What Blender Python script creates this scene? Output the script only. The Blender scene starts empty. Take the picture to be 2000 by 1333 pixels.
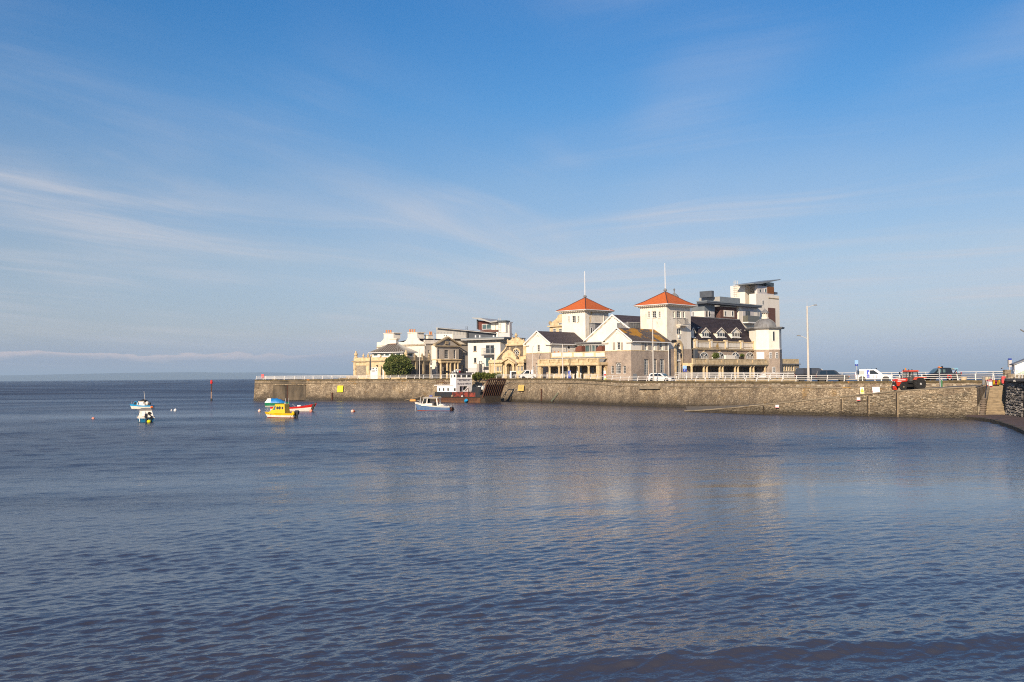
import bpy, math, random
import numpy as np
from mathutils import Vector, Matrix
R = math.radians
random.seed(7)
rng = np.random.default_rng(11)
sc = bpy.context.scene
COL = sc.collection
# ------------------------------------------------------------------ camera
FPX = 1900.0
CAM_H = 5.6
PITCH = math.atan(69.0 / FPX)
ROLL = -0.0085
cam_d = bpy.data.cameras.new('camera')
cam = bpy.data.objects.new('camera', cam_d)
COL.objects.link(cam)
cam_d.sensor_width = 36.0
cam_d.lens = 36.0 * FPX / 2000.0
cam_d.clip_start = 0.5
cam_d.clip_end = 90000.0
camM = Matrix.Translation((0, 0, CAM_H)) @ Matrix.Rotation(math.pi / 2 + PITCH, 4, 'X') @ Matrix.Rotation(ROLL, 4, 'Z')
cam.matrix_world = camM
sc.camera = cam
_r3 = camM.to_3x3()
CR, CU, CF = _r3 @ Vector((1, 0, 0)), _r3 @ Vector((0, 1, 0)), _r3 @ Vector((0, 0, -1))
CP = Vector((0, 0, CAM_H))
# ------------------------------------------------------------------ light
SUN_EL, SUN_AZ = R(23), R(22)
sun_dir = Vector((-math.sin(SUN_AZ) * math.cos(SUN_EL), -math.cos(SUN_AZ) * math.cos(SUN_EL), math.sin(SUN_EL)))
sun_d = bpy.data.lights.new('sun', 'SUN')
sun_d.energy = 5.0
sun_d.angle = R(0.5)
sun_d.color = (1.0, 0.83, 0.63)
sun = bpy.data.objects.new('sun', sun_d)
COL.objects.link(sun)
sun.rotation_euler = sun_dir.to_track_quat('Z', 'Y').to_euler()
world = bpy.data.worlds.new('World')
sc.world = world
world.use_nodes = True
sc.view_settings.view_transform = 'Standard'
sc.view_settings.look = 'None'
sc.view_settings.exposure = 0.26
sc.view_settings.gamma = 1.0
sc.view_settings.use_curve_mapping = False
sc.cycles.filter_width = 1.05
sc.cycles.use_denoising = False
class NT:
 """small helper to write node trees"""
 def __init__(s, nt):
  s.nt = nt
 def n(s, typ, **kw):
  nd = s.nt.nodes.new(typ)
  for k, v in kw.items():
   setattr(nd, k, v)
  return nd
 def put(s, sock, v):
  if isinstance(v, bpy.types.NodeSocket):
   s.nt.links.new(v, sock)
  else:
   if sock.type == 'RGBA' and len(v) == 3:
    v = (*v, 1)
   sock.default_value = v
 def m(s, op, a, b=None, c=None, clamp=False):
  nd = s.n('ShaderNodeMath', operation=op, use_clamp=clamp)
  s.put(nd.inputs[0], a)
  if b is not None:
   s.put(nd.inputs[1], b)
  if c is not None:
   s.put(nd.inputs[2], c)
  return nd.outputs[0]
 def ramp(s, v, lo, hi, a=0.0, b=1.0):
  nd = s.n('ShaderNodeMapRange', clamp=True)
  nd.interpolation_type = 'SMOOTHSTEP'
  s.put(nd.inputs[0], v)
  for i, x in enumerate((lo, hi, a, b)):
   s.put(nd.inputs[i + 1], x)
  return nd.outputs[0]
 def mix(s, f, a, b, mode='MIX'):
  nd = s.n('ShaderNodeMix', data_type='RGBA', blend_type=mode)
  s.put(nd.inputs[0], f)
  s.put(nd.inputs[6], a)
  s.put(nd.inputs[7], b)
  return nd.outputs[2]
 def noise(s, vec, scale, detail=4, rough=0.55, dist=0.0, dim='3D'):
  nd = s.n('ShaderNodeTexNoise', noise_dimensions=dim)
  s.put(nd.inputs['Vector'], vec)
  s.put(nd.inputs['Scale'], scale)
  s.put(nd.inputs['Detail'], detail)
  s.put(nd.inputs['Roughness'], rough)
  s.put(nd.inputs['Distortion'], dist)
  return nd.outputs[0]
 def mapv(s, vec, scale=(1, 1, 1), loc=(0, 0, 0), rot=(0, 0, 0)):
  nd = s.n('ShaderNodeMapping')
  s.put(nd.inputs[0], vec)
  nd.inputs['Location'].default_value = loc
  nd.inputs['Rotation'].default_value = rot
  nd.inputs['Scale'].default_value = scale
  return nd.outputs[0]
 def comb(s, x, y, z):
  nd = s.n('ShaderNodeCombineXYZ')
  s.put(nd.inputs[0], x); s.put(nd.inputs[1], y); s.put(nd.inputs[2], z)
  return nd.outputs[0]
 def sep(s, v):
  nd = s.n('ShaderNodeSeparateXYZ')
  s.put(nd.inputs[0], v)
  return nd.outputs
def build_world():
 t = NT(world.node_tree)
 nt = world.node_tree
 nt.nodes.clear()
 out = t.n('ShaderNodeOutputWorld')
 bg = t.n('ShaderNodeBackground')
 sky = t.n('ShaderNodeTexSky', sky_type='NISHITA')
 sky.sun_disc = False
 sky.sun_elevation = SUN_EL
 sky.sun_rotation = math.pi + SUN_AZ
 sky.altitude = 0
 sky.air_density = 1.0
 sky.dust_density = 0.3
 sky.ozone_density = 4.0
 co = t.n('ShaderNodeTexCoord').outputs['Generated']
 x, y, z = t.sep(co)
 zz = t.m('ADD', t.m('MAXIMUM', z, 0.0), 0.045)
 u, v = t.m('DIVIDE', x, zz), t.m('DIVIDE', y, zz)
 p = t.comb(u, v, 0.0)
 w1 = t.noise(t.mapv(p, (0.55, 0.16, 1), (3.1, 0.6, 0)), 1.0, 3, 0.5)
 warp = t.comb(t.m('ADD', u, t.m('MULTIPLY', t.m('SUBTRACT', w1, 0.5), 1.1)), v, 0.0)
 azc = t.m('ARCTAN2', x, y)
 fa = t.noise(t.mapv(t.mapv(warp, rot=(0, 0, R(36))), (1.35, 0.27, 1), (7.3, 1.4, 0)), 1.0, 7, 0.62, 0.5)
 fb = t.noise(t.mapv(t.mapv(warp, rot=(0, 0, R(-58))), (1.7, 0.24, 1), (2.3, 6.4, 0)), 1.0, 7, 0.62, 0.5)
 sd = t.ramp(azc, -0.06, 0.16)
 fib = t.m('ADD', t.m('MULTIPLY', fa, t.m('SUBTRACT', 1.0, sd)), t.m('MULTIPLY', fb, sd))
 soft = t.noise(t.mapv(p, (0.42, 0.17, 1), (5.65, 3.3, 0)), 1.0, 3, 0.5)
 cir = t.m('MULTIPLY', t.ramp(fib, 0.40, 0.76), t.ramp(soft, 0.34, 0.60))
 veil = t.m('MULTIPLY', t.ramp(soft, 0.36, 0.66), 0.24)
 low = t.ramp(z, 0.0, 0.10, 0.35, 1.0)
 cir = t.m('MULTIPLY', t.m('ADD', t.m('MULTIPLY', cir, 0.72), veil), low, clamp=True)
 az = t.m('ARCTAN2', x, y)
 bankn = t.noise(t.comb(t.m('MULTIPLY', az, 16.0), t.m('MULTIPLY', z, 70.0), 0.3), 1.0, 5, 0.6)
 top = t.m('ADD', 0.0225, t.m('MULTIPLY', t.m('SUBTRACT', bankn, 0.5), 0.022))
 top = t.m('ADD', top, t.m('MULTIPLY', az, -0.010))
 big = t.noise(t.comb(t.m('MULTIPLY', az, 3.0), 0.0, 4.4), 1.0, 2, 0.5)
 side = t.m('MULTIPLY', t.ramp(az, -0.08, -0.34), t.ramp(big, 0.30, 0.5))
 crest = t.m('MULTIPLY', t.ramp(t.m('SUBTRACT', top, z), 0.0, 0.0016), t.ramp(t.m('SUBTRACT', z, top), -0.0085, -0.001))
 cum = t.m('MULTIPLY', t.m('MULTIPLY', crest, side), 0.85)
 base = t.m('MULTIPLY', t.m('MULTIPLY', t.ramp(t.m('SUBTRACT', top, z), 0.0, 0.003), t.ramp(z, -0.002, 0.016)), 0.30)
 base = t.m('MULTIPLY', base, t.ramp(az, 0.15, -0.25))
 cr = t.n('ShaderNodeValToRGB')
 t.put(cr.inputs[0], t.m('MULTIPLY', t.m('MAXIMUM', z, 0.0), 2.0))
 el = cr.color_ramp.elements
 stops = [(0.0, (0.56, 0.62, 1.06)), (0.036, (0.60, 0.65, 1.05)), (0.09, (0.86, 0.76, 0.88)), (0.236, (1.06, 0.93, 0.92)),
 (0.39, (0.90, 0.99, 1.04)), (0.54, (0.55, 0.97, 1.18)), (0.70, (0.37, 0.93, 1.25)), (1.0, (0.30, 0.93, 1.40))]
 el[0].position, el[0].color = stops[0][0], (*[v / 1.25 for v in stops[0][1]], 1)
 el[1].position, el[1].color = stops[-1][0], (*[v / 1.25 for v in stops[-1][1]], 1)
 for ps, cl in stops[1:-1]:
  e = el.new(ps)
  e.color = (*[v / 1.25 for v in cl], 1)
 c = t.mix(1.0, sky.outputs[0], cr.outputs[0], 'MULTIPLY')
 c = t.mix(1.0, c, (1.25, 1.25, 1.25), 'MULTIPLY')
 c = t.mix(cir, c, (6.6, 6.5, 6.9))
 c = t.mix(base, c, (3.6, 3.9, 5.0))
 c = t.mix(cum, c, (7.6, 6.3, 6.2))
 t.put(bg.inputs[0], c)
 bg.inputs[1].default_value = 0.0835
 nt.links.new(bg.outputs[0], out.inputs[0])
build_world()
# ------------------------------------------------------------------ pixel <-> world
def ray(px, py):
 return CF + CR * ((px - 1000.0) / FPX) + CU * ((666.5 - py) / FPX)
def W(px, py, D):
 v = ray(px, py)
 return CP + v * (D / v.y)
def onz(px, py, z):
 v = ray(px, py)
 return CP + v * ((z - CAM_H) / v.z)
# ------------------------------------------------------------------ mesh collecting
class MB:
 def __init__(s):
  s.v, s.f, s.r = [], [], []
  s.cur = 0.5
  s.smooth_from = None
 def add(s, vs, fs):
  b = len(s.v)
  s.v += [tuple(p) for p in vs]
  s.f += [tuple(i + b for i in f) for f in fs]
  s.r += [s.cur] * len(fs)
  return s
 def box(s, x0, x1, y0, y1, z0, z1):
  s.add([(x0, y0, z0), (x1, y0, z0), (x1, y1, z0), (x0, y1, z0), (x0, y0, z1), (x1, y0, z1), (x1, y1, z1), (x0, y1, z1)],
 [(0, 3, 2, 1), (4, 5, 6, 7), (0, 1, 5, 4), (1, 2, 6, 5), (2, 3, 7, 6), (3, 0, 4, 7)])
  return s
 def hexa(s, P):
  """8 points: bottom loop 0-3, top loop 4-7"""
  s.add(P, [(0, 3, 2, 1), (4, 5, 6, 7), (0, 1, 5, 4), (1, 2, 6, 5), (2, 3, 7, 6), (3, 0, 4, 7)])
  return s
 def tube(s, a, b, r0, r1=None, n=6, caps=True):
  r1 = r0 if r1 is None else r1
  a, b = Vector(a), Vector(b)
  d = (b - a)
  if d.length < 1e-6:
   return s
  d.normalize()
  h = Vector((0, 0, 1)) if abs(d.z) < 0.9 else Vector((1, 0, 0))
  p = d.cross(h).normalized()
  q = d.cross(p)
  vs = []
  for c, r in ((a, r0), (b, r1)):
   for k in range(n):
    t_ = 2 * math.pi * k / n + math.pi / n
    vs.append(c + p * (r * math.cos(t_)) + q * (r * math.sin(t_)))
  fs = [(k, (k + 1) % n, n + (k + 1) % n, n + k) for k in range(n)]
  if caps:
   fs += [tuple(range(n))[::-1], tuple(range(n, 2 * n))]
  s.add(vs, fs)
  return s
 def path(s, pts, r, n=6):
  for a, b in zip(pts[:-1], pts[1:]):
   s.tube(a, b, r, r, n)
  return s
 def lathe(s, prof, c=(0, 0, 0), n=12, squash=(1, 1)):
  vs, fs = [], []
  for (r, z) in prof:
   for k in range(n):
    t_ = 2 * math.pi * k / n + math.pi / n
    vs.append((c[0] + r * math.cos(t_) * squash[0], c[1] + r * math.sin(t_) * squash[1], c[2] + z))
  for i in range(len(prof) - 1):
   for k in range(n):
    k2 = (k + 1) % n
    fs.append((i * n + k, i * n + k2, (i + 1) * n + k2, (i + 1) * n + k))
  fs.append(tuple(range(n))[::-1])
  m = (len(prof) - 1) * n
  fs.append(tuple(range(m, m + n)))
  s.add(vs, fs)
  return s
 def ball(s, c, r, n=12, m=8, sq=(1, 1, 1)):
  prof = [(max(1e-3, r * math.sin(math.pi * i / m)) , -r * math.cos(math.pi * i / m) * sq[2]) for i in range(m + 1)]
  return s.lathe(prof, c, n, (sq[0], sq[1]))
 def extr(s, loop, d):
  """loop of 3D points pushed along vector d"""
  d = Vector(d)
  n = len(loop)
  vs = [Vector(p) for p in loop] + [Vector(p) + d for p in loop]
  fs = [tuple(range(n))[::-1], tuple(range(n, 2 * n))] + [(k, (k + 1) % n, n + (k + 1) % n, n + k) for k in range(n)]
  s.add(vs, fs)
  return s
 def loft(s, rings, closed=True, caps=True):
  n = len(rings[0])
  vs = [p for r in rings for p in r]
  fs = []
  for i in range(len(rings) - 1):
   for k in range(n if closed else n - 1):
    k2 = (k + 1) % n
    fs.append((i * n + k, i * n + k2, (i + 1) * n + k2, (i + 1) * n + k))
  if caps:
   fs.append(tuple(range(n))[::-1])
   fs.append(tuple(range((len(rings) - 1) * n, len(rings) * n)))
  s.add(vs, fs)
  return s
 def mesh(s, name, mat, smooth=False):
  me = bpy.data.meshes.new(name)
  me.from_pydata([tuple(p) for p in s.v], [], s.f)
  if len(set(s.r)) > 1:
   at = me.attributes.new('rnd', 'FLOAT', 'FACE')
   at.data.foreach_set('value', s.r)
  me.materials.append(mat)
  if smooth:
   me.polygons.foreach_set('use_smooth', [True] * len(me.polygons))
   try:
    me.set_sharp_from_angle(angle=R(40))
   except Exception:
    pass
  me.update()
  return me
 def build(s, name, mat, parent=None, smooth=False, **props):
  o = bpy.data.objects.new(name, s.mesh(name, mat, smooth))
  COL.objects.link(o)
  if parent is not None:
   o.parent = parent
  for k, v in props.items():
   o[k] = v
  return o
def thing(name, label, cat, loc=(0, 0, 0), rz=0.0, group=None):
 o = bpy.data.objects.new(name, None)
 COL.objects.link(o)
 o.empty_display_size = 0.5
 o.location = loc
 o.rotation_euler = (0, 0, rz)
 o['label'] = label
 o['category'] = cat
 if group:
  o['group'] = group
 return o
def tag(o, label, cat, group=None):
 o['label'] = label
 o['category'] = cat
 if group:
  o['group'] = group
 return o
def inst(src, name, parent, M):
 o = bpy.data.objects.new(name, src if isinstance(src, bpy.types.Mesh) else src.data)
 COL.objects.link(o)
 o.parent = parent
 o.matrix_local = M
 return o
def copy_tree(o, parent=None):
 c = o.copy()
 COL.objects.link(c)
 if parent is not None:
  c.parent = parent
 for ch in list(o.children):
  copy_tree(ch, c)
 return c
# ------------------------------------------------------------------ materials
MATS = {}
def mat(name, col, rough=0.8, col2=None, sc1=1.0, amt=0.6, bump=0.0, bsc=8.0, metal=0.0, vstretch=1.0, spec=0.4,
 spots=None, spsc=1.0, spth=(0.55, 0.68), spots2=None, sp2sc=3.0, sp2th=(0.6, 0.7), coat=0.0):
 m = bpy.data.materials.new(name)
 m.use_nodes = True
 t = NT(m.node_tree)
 b = m.node_tree.nodes['Principled BSDF']
 co = t.n('ShaderNodeTexCoord').outputs['Object']
 if vstretch != 1.0:
  cs = t.mapv(co, (1, 1, 1 / vstretch))
 else:
  cs = co
 c = col
 if col2 is not None:
  c = t.mix(t.m('MULTIPLY', t.ramp(t.noise(cs, sc1, 6, 0.62), 0.36, 0.66), amt), col, col2)
 if spots is not None:
  c = t.mix(t.ramp(t.noise(cs, spsc, 7, 0.68), *spth), c, spots)
 if spots2 is not None:
  c = t.mix(t.ramp(t.noise(t.mapv(co, loc=(5, 9, 2)), sp2sc, 6, 0.65), *sp2th), c, spots2)
 t.put(b.inputs['Base Color'], c)
 b.inputs['Roughness'].default_value = rough
 b.inputs['Metallic'].default_value = metal
 b.inputs['Specular IOR Level'].default_value = spec
 if coat:
  b.inputs['Coat Weight'].default_value = coat
 if bump:
  bn = t.n('ShaderNodeBump')
  bn.inputs['Strength'].default_value = 1.0
  bn.inputs['Distance'].default_value = bump
  t.put(bn.inputs['Height'], t.noise(co, bsc, 5, 0.6))
  t.put(b.inputs['Normal'], bn.outputs[0])
 MATS[name] = m
 return m
def rubble(name, c1, c2, mortar, size=0.35, flat=1.7, spots=None, spsc=0.4, spth=(0.55, 0.7), wet=False, mort_w=0.10, bump=0.06, rnd=True,
 streak=None, amt=1.0, blot=0.45, spots2=None, sp2sc=1.4):
 """coursed rubble: random-sized stones, each of its own tone, set in mortar"""
 m = bpy.data.materials.new(name)
 m.use_nodes = True
 t = NT(m.node_tree)
 b = m.node_tree.nodes['Principled BSDF']
 co = t.n('ShaderNodeTexCoord').outputs['Object']
 jit = t.noise(co, 1.3 / size, 3, 0.5)
 x, y, z = t.sep(co)
 j = t.m('MULTIPLY', t.m('SUBTRACT', jit, 0.5), size * 0.5)
 cv = t.comb(t.m('ADD', x, j), t.m('SUBTRACT', y, j), t.m('MULTIPLY', t.m('ADD', z, j), flat))
 vo = t.n('ShaderNodeTexVoronoi', feature='DISTANCE_TO_EDGE')
 t.put(vo.inputs['Vector'], cv); vo.inputs['Scale'].default_value = 1 / size
 vc = t.n('ShaderNodeTexVoronoi', feature='F1')
 t.put(vc.inputs['Vector'], cv); vc.inputs['Scale'].default_value = 1 / size
 cr, cg, cb = t.sep(vc.outputs['Color'])
 edge = t.ramp(vo.outputs['Distance'], 0.02, mort_w)
 f = t.m('ADD', t.m('MULTIPLY', cr, 0.7), t.m('MULTIPLY', t.noise(co, 6, 5, 0.7), 0.3))
 c = t.mix(t.m('MULTIPLY', f, amt), c1, c2)
 c = t.mix(edge, mortar, c)
 c = t.mix(t.ramp(t.noise(co, 0.42, 7, 0.72), 0.42, 0.62, 0.0, blot), c, (c1[0] * 0.5, c1[1] * 0.5, c1[2] * 0.55))
 if blot > 0.5:
  c = t.mix(t.ramp(t.noise(t.mapv(co, (.5, .5, 2.2), (3, 3, 3)), 1.6, 6, 0.75), 0.46, 0.64, 0.0, 0.5), c, (c2[0] * 0.55, c2[1] * 0.52, c2[2] * 0.5))
  c = t.mix(t.ramp(t.noise(t.mapv(co, (1, 1, 0.8), (3, 3, 3)), 3.2, 5, 0.75), 0.44, 0.66, 0.0, 0.55), c, (c1[0] * 0.42, c1[1] * 0.42, c1[2] * 0.45))
 if spots is not None:
  c = t.mix(t.m('MULTIPLY', t.ramp(t.noise(co, spsc, 7, 0.7), *spth), 0.8), c, spots)
 if spots2 is not None:
  c = t.mix(t.ramp(t.noise(t.mapv(co, loc=(4, 1, 8)), sp2sc, 7, 0.72), 0.60, 0.68), c, spots2)
 if streak is not None:
  st = t.noise(t.mapv(co, (1.9, 1.9, 0.38)), 1.0, 6, 0.7)
  c = t.mix(t.m('MULTIPLY', t.ramp(st, 0.52, 0.68), 0.6), c, streak)
 if wet:
  wn = t.m('ADD', z, t.m('MULTIPLY', t.noise(co, 0.5, 4, 0.6), -0.9))
  wf = t.ramp(wn, -0.15, 0.55, 0.92, 0.0)
  c = t.mix(wf, c, (0.030, 0.024, 0.015))
  wf2 = t.ramp(wn, 0.2, 2.4, 0.50, 0.0)
  c = t.mix(wf2, c, (0.075, 0.06, 0.042))
  t.put(b.inputs['Roughness'], t.ramp(wn, -0.3, 0.3, 0.45, 0.9))
 else:
  b.inputs['Roughness'].default_value = 0.9
 t.put(b.inputs['Base Color'], c)
 b.inputs['Specular IOR Level'].default_value = 0.3
 bn = t.n('ShaderNodeBump')
 bn.inputs['Distance'].default_value = bump
 bn.inputs['Strength'].default_value = 1.0
 h = t.m('ADD', t.m('MULTIPLY', edge, t.m('ADD', 0.6, t.m('MULTIPLY', cg, 0.4))), t.m('MULTIPLY', t.noise(co, 12, 4, 0.6), 0.25))
 t.put(bn.inputs['Height'], h)
 t.put(b.inputs['Normal'], bn.outputs[0])
 MATS[name] = m
 return m
def stone_mat(name, ca, cb, cc, wet=True):
 """separate stones: tone from the per-stone random value"""
 m = bpy.data.materials.new(name)
 m.use_nodes = True
 t = NT(m.node_tree)
 b = m.node_tree.nodes['Principled BSDF']
 co = t.n('ShaderNodeTexCoord').outputs['Object']
 at = t.n('ShaderNodeAttribute', attribute_name='rnd').outputs['Fac']
 c = t.mix(t.ramp(at, 0.0, 0.55), ca, cb)
 c = t.mix(t.ramp(at, 0.62, 1.0), c, cc)
 c = t.mix(t.ramp(t.noise(co, 7, 6, 0.7), 0.40, 0.72, 0.0, 0.55), c, (0.10, 0.085, 0.06))
 c = t.mix(t.ramp(t.noise(co, 0.45, 5, 0.65), 0.45, 0.7, 0.0, 0.5), c, (0.10, 0.09, 0.07))
 if wet:
  x, y, z = t.sep(co)
  wn = t.m('ADD', z, t.m('MULTIPLY', t.noise(co, 0.6, 4, 0.6), -0.8))
  c = t.mix(t.ramp(wn, -0.3, 0.3, 0.85, 0.0), c, (0.028, 0.022, 0.013))
  c = t.mix(t.ramp(wn, 0.2, 1.4, 0.40, 0.0), c, (0.06, 0.048, 0.032))
 t.put(b.inputs['Base Color'], c)
 b.inputs['Roughness'].default_value = 0.85
 b.inputs['Specular IOR Level'].default_value = 0.3
 bn = t.n('ShaderNodeBump')
 bn.inputs['Distance'].default_value = 0.04
 t.put(bn.inputs['Height'], t.noise(co, 9, 5, 0.65))
 t.put(b.inputs['Normal'], bn.outputs[0])
 MATS[name] = m
 return m
PLASTER = mat('white_render', (0.86, 0.80, 0.69), 0.85, (0.74, 0.65, 0.51), 0.7, 0.5, 0.012, 6, vstretch=2.2, spots=(0.58, 0.49, 0.36), spsc=1.3, spth=(0.60, 0.76))
PLASTER_OLD = mat('weathered_render', (0.83, 0.76, 0.65), 0.88, (0.64, 0.55, 0.43), 0.9, 0.6, 0.012, 6, vstretch=2.6,
 spots=(0.50, 0.31, 0.09), spsc=0.30, spth=(0.59, 0.68), spots2=(0.47, 0.42, 0.35), sp2sc=1.7, sp2th=(0.57, 0.72))
SHADEGREY = mat('shade_grey_render', (0.46, 0.41, 0.35), 0.88, (0.34, 0.30, 0.26), 0.8, 0.6, 0.01, 6, vstretch=2)  # villa's turned-away front gets its shade as grey; also a grey screen wall
WHITE = mat('white_paint', (0.80, 0.78, 0.74), 0.45, (0.66, 0.64, 0.60), 2.5, 0.4)
ASHLAR = mat('yellow_limestone', (0.72, 0.56, 0.34), 0.85, (0.50, 0.37, 0.20), 1.1, 0.9, 0.02, 5, spots=(0.24, 0.18, 0.11), spsc=1.3,
 spth=(0.54, 0.72))
ASHLAR_D = mat('dark_limestone', (0.46, 0.36, 0.22), 0.88, (0.25, 0.19, 0.12), 1.3, 0.8, 0.02, 5)  # dirty trim stone; on the walled pavilion's side it carries the shade
SLATE = mat('slate', (0.060, 0.047, 0.050), 0.75, (0.10, 0.075, 0.075), 2.4, 0.7, 0.015, 9, spots=(0.30, 0.15, 0.03), spsc=0.55, spth=(0.68, 0.76))
SLATE_L = mat('lichened_slate', (0.085, 0.07, 0.065), 0.7, (0.13, 0.10, 0.08), 2.0, 0.7, 0.015, 9, spots=(0.42, 0.20, 0.02), spsc=0.22,
 spth=(0.50, 0.545))
SLATE_N = mat('dark_slate', (0.036, 0.027, 0.031), 0.75, (0.065, 0.05, 0.055), 1.2, 0.7, 0.01, 9, spec=0.2)
REDTILE = mat('red_tile', (0.60, 0.155, 0.035), 0.75, (0.46, 0.10, 0.025), 3.0, 0.8, 0.02, 10, spots=(0.58, 0.20, 0.06), spsc=1.2, spth=(0.60, 0.75))
LEAD = mat('lead_sheet', (0.24, 0.24, 0.24), 0.6, (0.15, 0.145, 0.14), 1.5, 0.8, 0.01, 5)
DARKMETAL = mat('dark_cladding', (0.08, 0.09, 0.105), 0.5, (0.11, 0.12, 0.135), 0.8, 0.6)
MIDMETAL = mat('blue_grey_cladding', (0.22, 0.25, 0.27), 0.5, (0.17, 0.19, 0.21), 0.8, 0.6)
LIGHTMETAL = mat('pale_cladding', (0.42, 0.41, 0.38), 0.5, (0.34, 0.33, 0.31), 0.9, 0.6)
REDWOOD = mat('red_brown_boarding', (0.15, 0.045, 0.03), 0.7, (0.10, 0.03, 0.02), 4, 0.7)
BRICKM = mat('brown_brickwork', (0.16, 0.075, 0.055), 0.85, (0.10, 0.05, 0.04), 3.5, 0.8, 0.01, 14)
GLASS = mat('window_glass', (0.025, 0.030, 0.035), 0.08, (0.07, 0.07, 0.06), 0.35, 0.5, spec=0.9)
GLASS_T = mat('greenish_glass', (0.10, 0.17, 0.17), 0.08, (0.04, 0.07, 0.075), 0.5, 0.8, spec=0.9)
CURTAIN = mat('net_curtain', (0.36, 0.34, 0.30), 0.6, (0.18, 0.17, 0.15), 3.0, 0.8)
TERRA = mat('terracotta', (0.62, 0.26, 0.10), 0.8, (0.45, 0.18, 0.07), 3, 0.6)
SHUT = mat('tan_shutter', (0.44, 0.38, 0.31), 0.8, (0.36, 0.31, 0.25), 3, 0.5)
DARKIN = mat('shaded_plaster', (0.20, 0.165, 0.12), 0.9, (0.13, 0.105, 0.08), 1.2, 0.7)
BLACK = mat('black_paint', (0.014, 0.014, 0.016), 0.5)
RUBBER = mat('tyre_rubber', (0.018, 0.017, 0.016), 0.85, (0.035, 0.032, 0.028), 5, 0.6)
PAV_STONE = rubble('pavilion_stone', (0.38, 0.295, 0.225), (0.55, 0.44, 0.345), (0.44, 0.35, 0.27), 0.26, 1.6, mort_w=0.09, bump=0.02)
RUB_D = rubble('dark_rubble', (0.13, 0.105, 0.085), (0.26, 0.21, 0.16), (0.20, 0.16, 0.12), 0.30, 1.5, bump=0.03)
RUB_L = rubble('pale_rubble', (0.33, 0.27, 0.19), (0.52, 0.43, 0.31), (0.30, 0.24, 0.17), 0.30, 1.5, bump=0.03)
HARBOUR = rubble('harbour_wall_stone', (0.25, 0.185, 0.115), (0.66, 0.53, 0.36), (0.31, 0.235, 0.15), 0.42, 1.8, spots=(0.34, 0.20, 0.06),
 spsc=0.35, spth=(0.56, 0.72), wet=True, mort_w=0.07, bump=0.06, streak=(0.10, 0.08, 0.055), amt=0.9,
 spots2=(0.66, 0.56, 0.40), sp2sc=1.3, blot=0.75)
CONC = mat('weathered_concrete', (0.30, 0.245, 0.17), 0.9, (0.16, 0.13, 0.09), 0.7, 0.9, 0.02, 4, spots=(0.06, 0.05, 0.035), spsc=0.8,
 spth=(0.58, 0.74), spots2=(0.36, 0.20, 0.04), sp2sc=0.35, sp2th=(0.60, 0.68))
COPING = mat('mossy_coping', (0.155, 0.115, 0.055), 0.9, (0.075, 0.058, 0.032), 1.6, 0.9, 0.03, 6, spots=(0.44, 0.19, 0.025), spsc=0.16, spth=(0.62, 0.66))
PAVING = mat('promenade_tarmac', (0.11, 0.10, 0.095), 0.9, (0.16, 0.14, 0.12), 0.5, 0.6)
RAILW = mat('rail_white_paint', (0.80, 0.765, 0.71), 0.5, (0.62, 0.55, 0.45), 1.8, 0.45)
GALV = mat('galvanised_steel', (0.58, 0.56, 0.53), 0.45, (0.45, 0.43, 0.40), 3, 0.5, metal=0.25)
POLE = mat('pole_paint', (0.62, 0.57, 0.50), 0.5, (0.50, 0.45, 0.39), 1.5, 0.5)
STEPM = mat('worn_concrete_step', (0.36, 0.28, 0.18), 0.9, (0.22, 0.17, 0.11), 1.2, 0.9, 0.03, 5)
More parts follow.
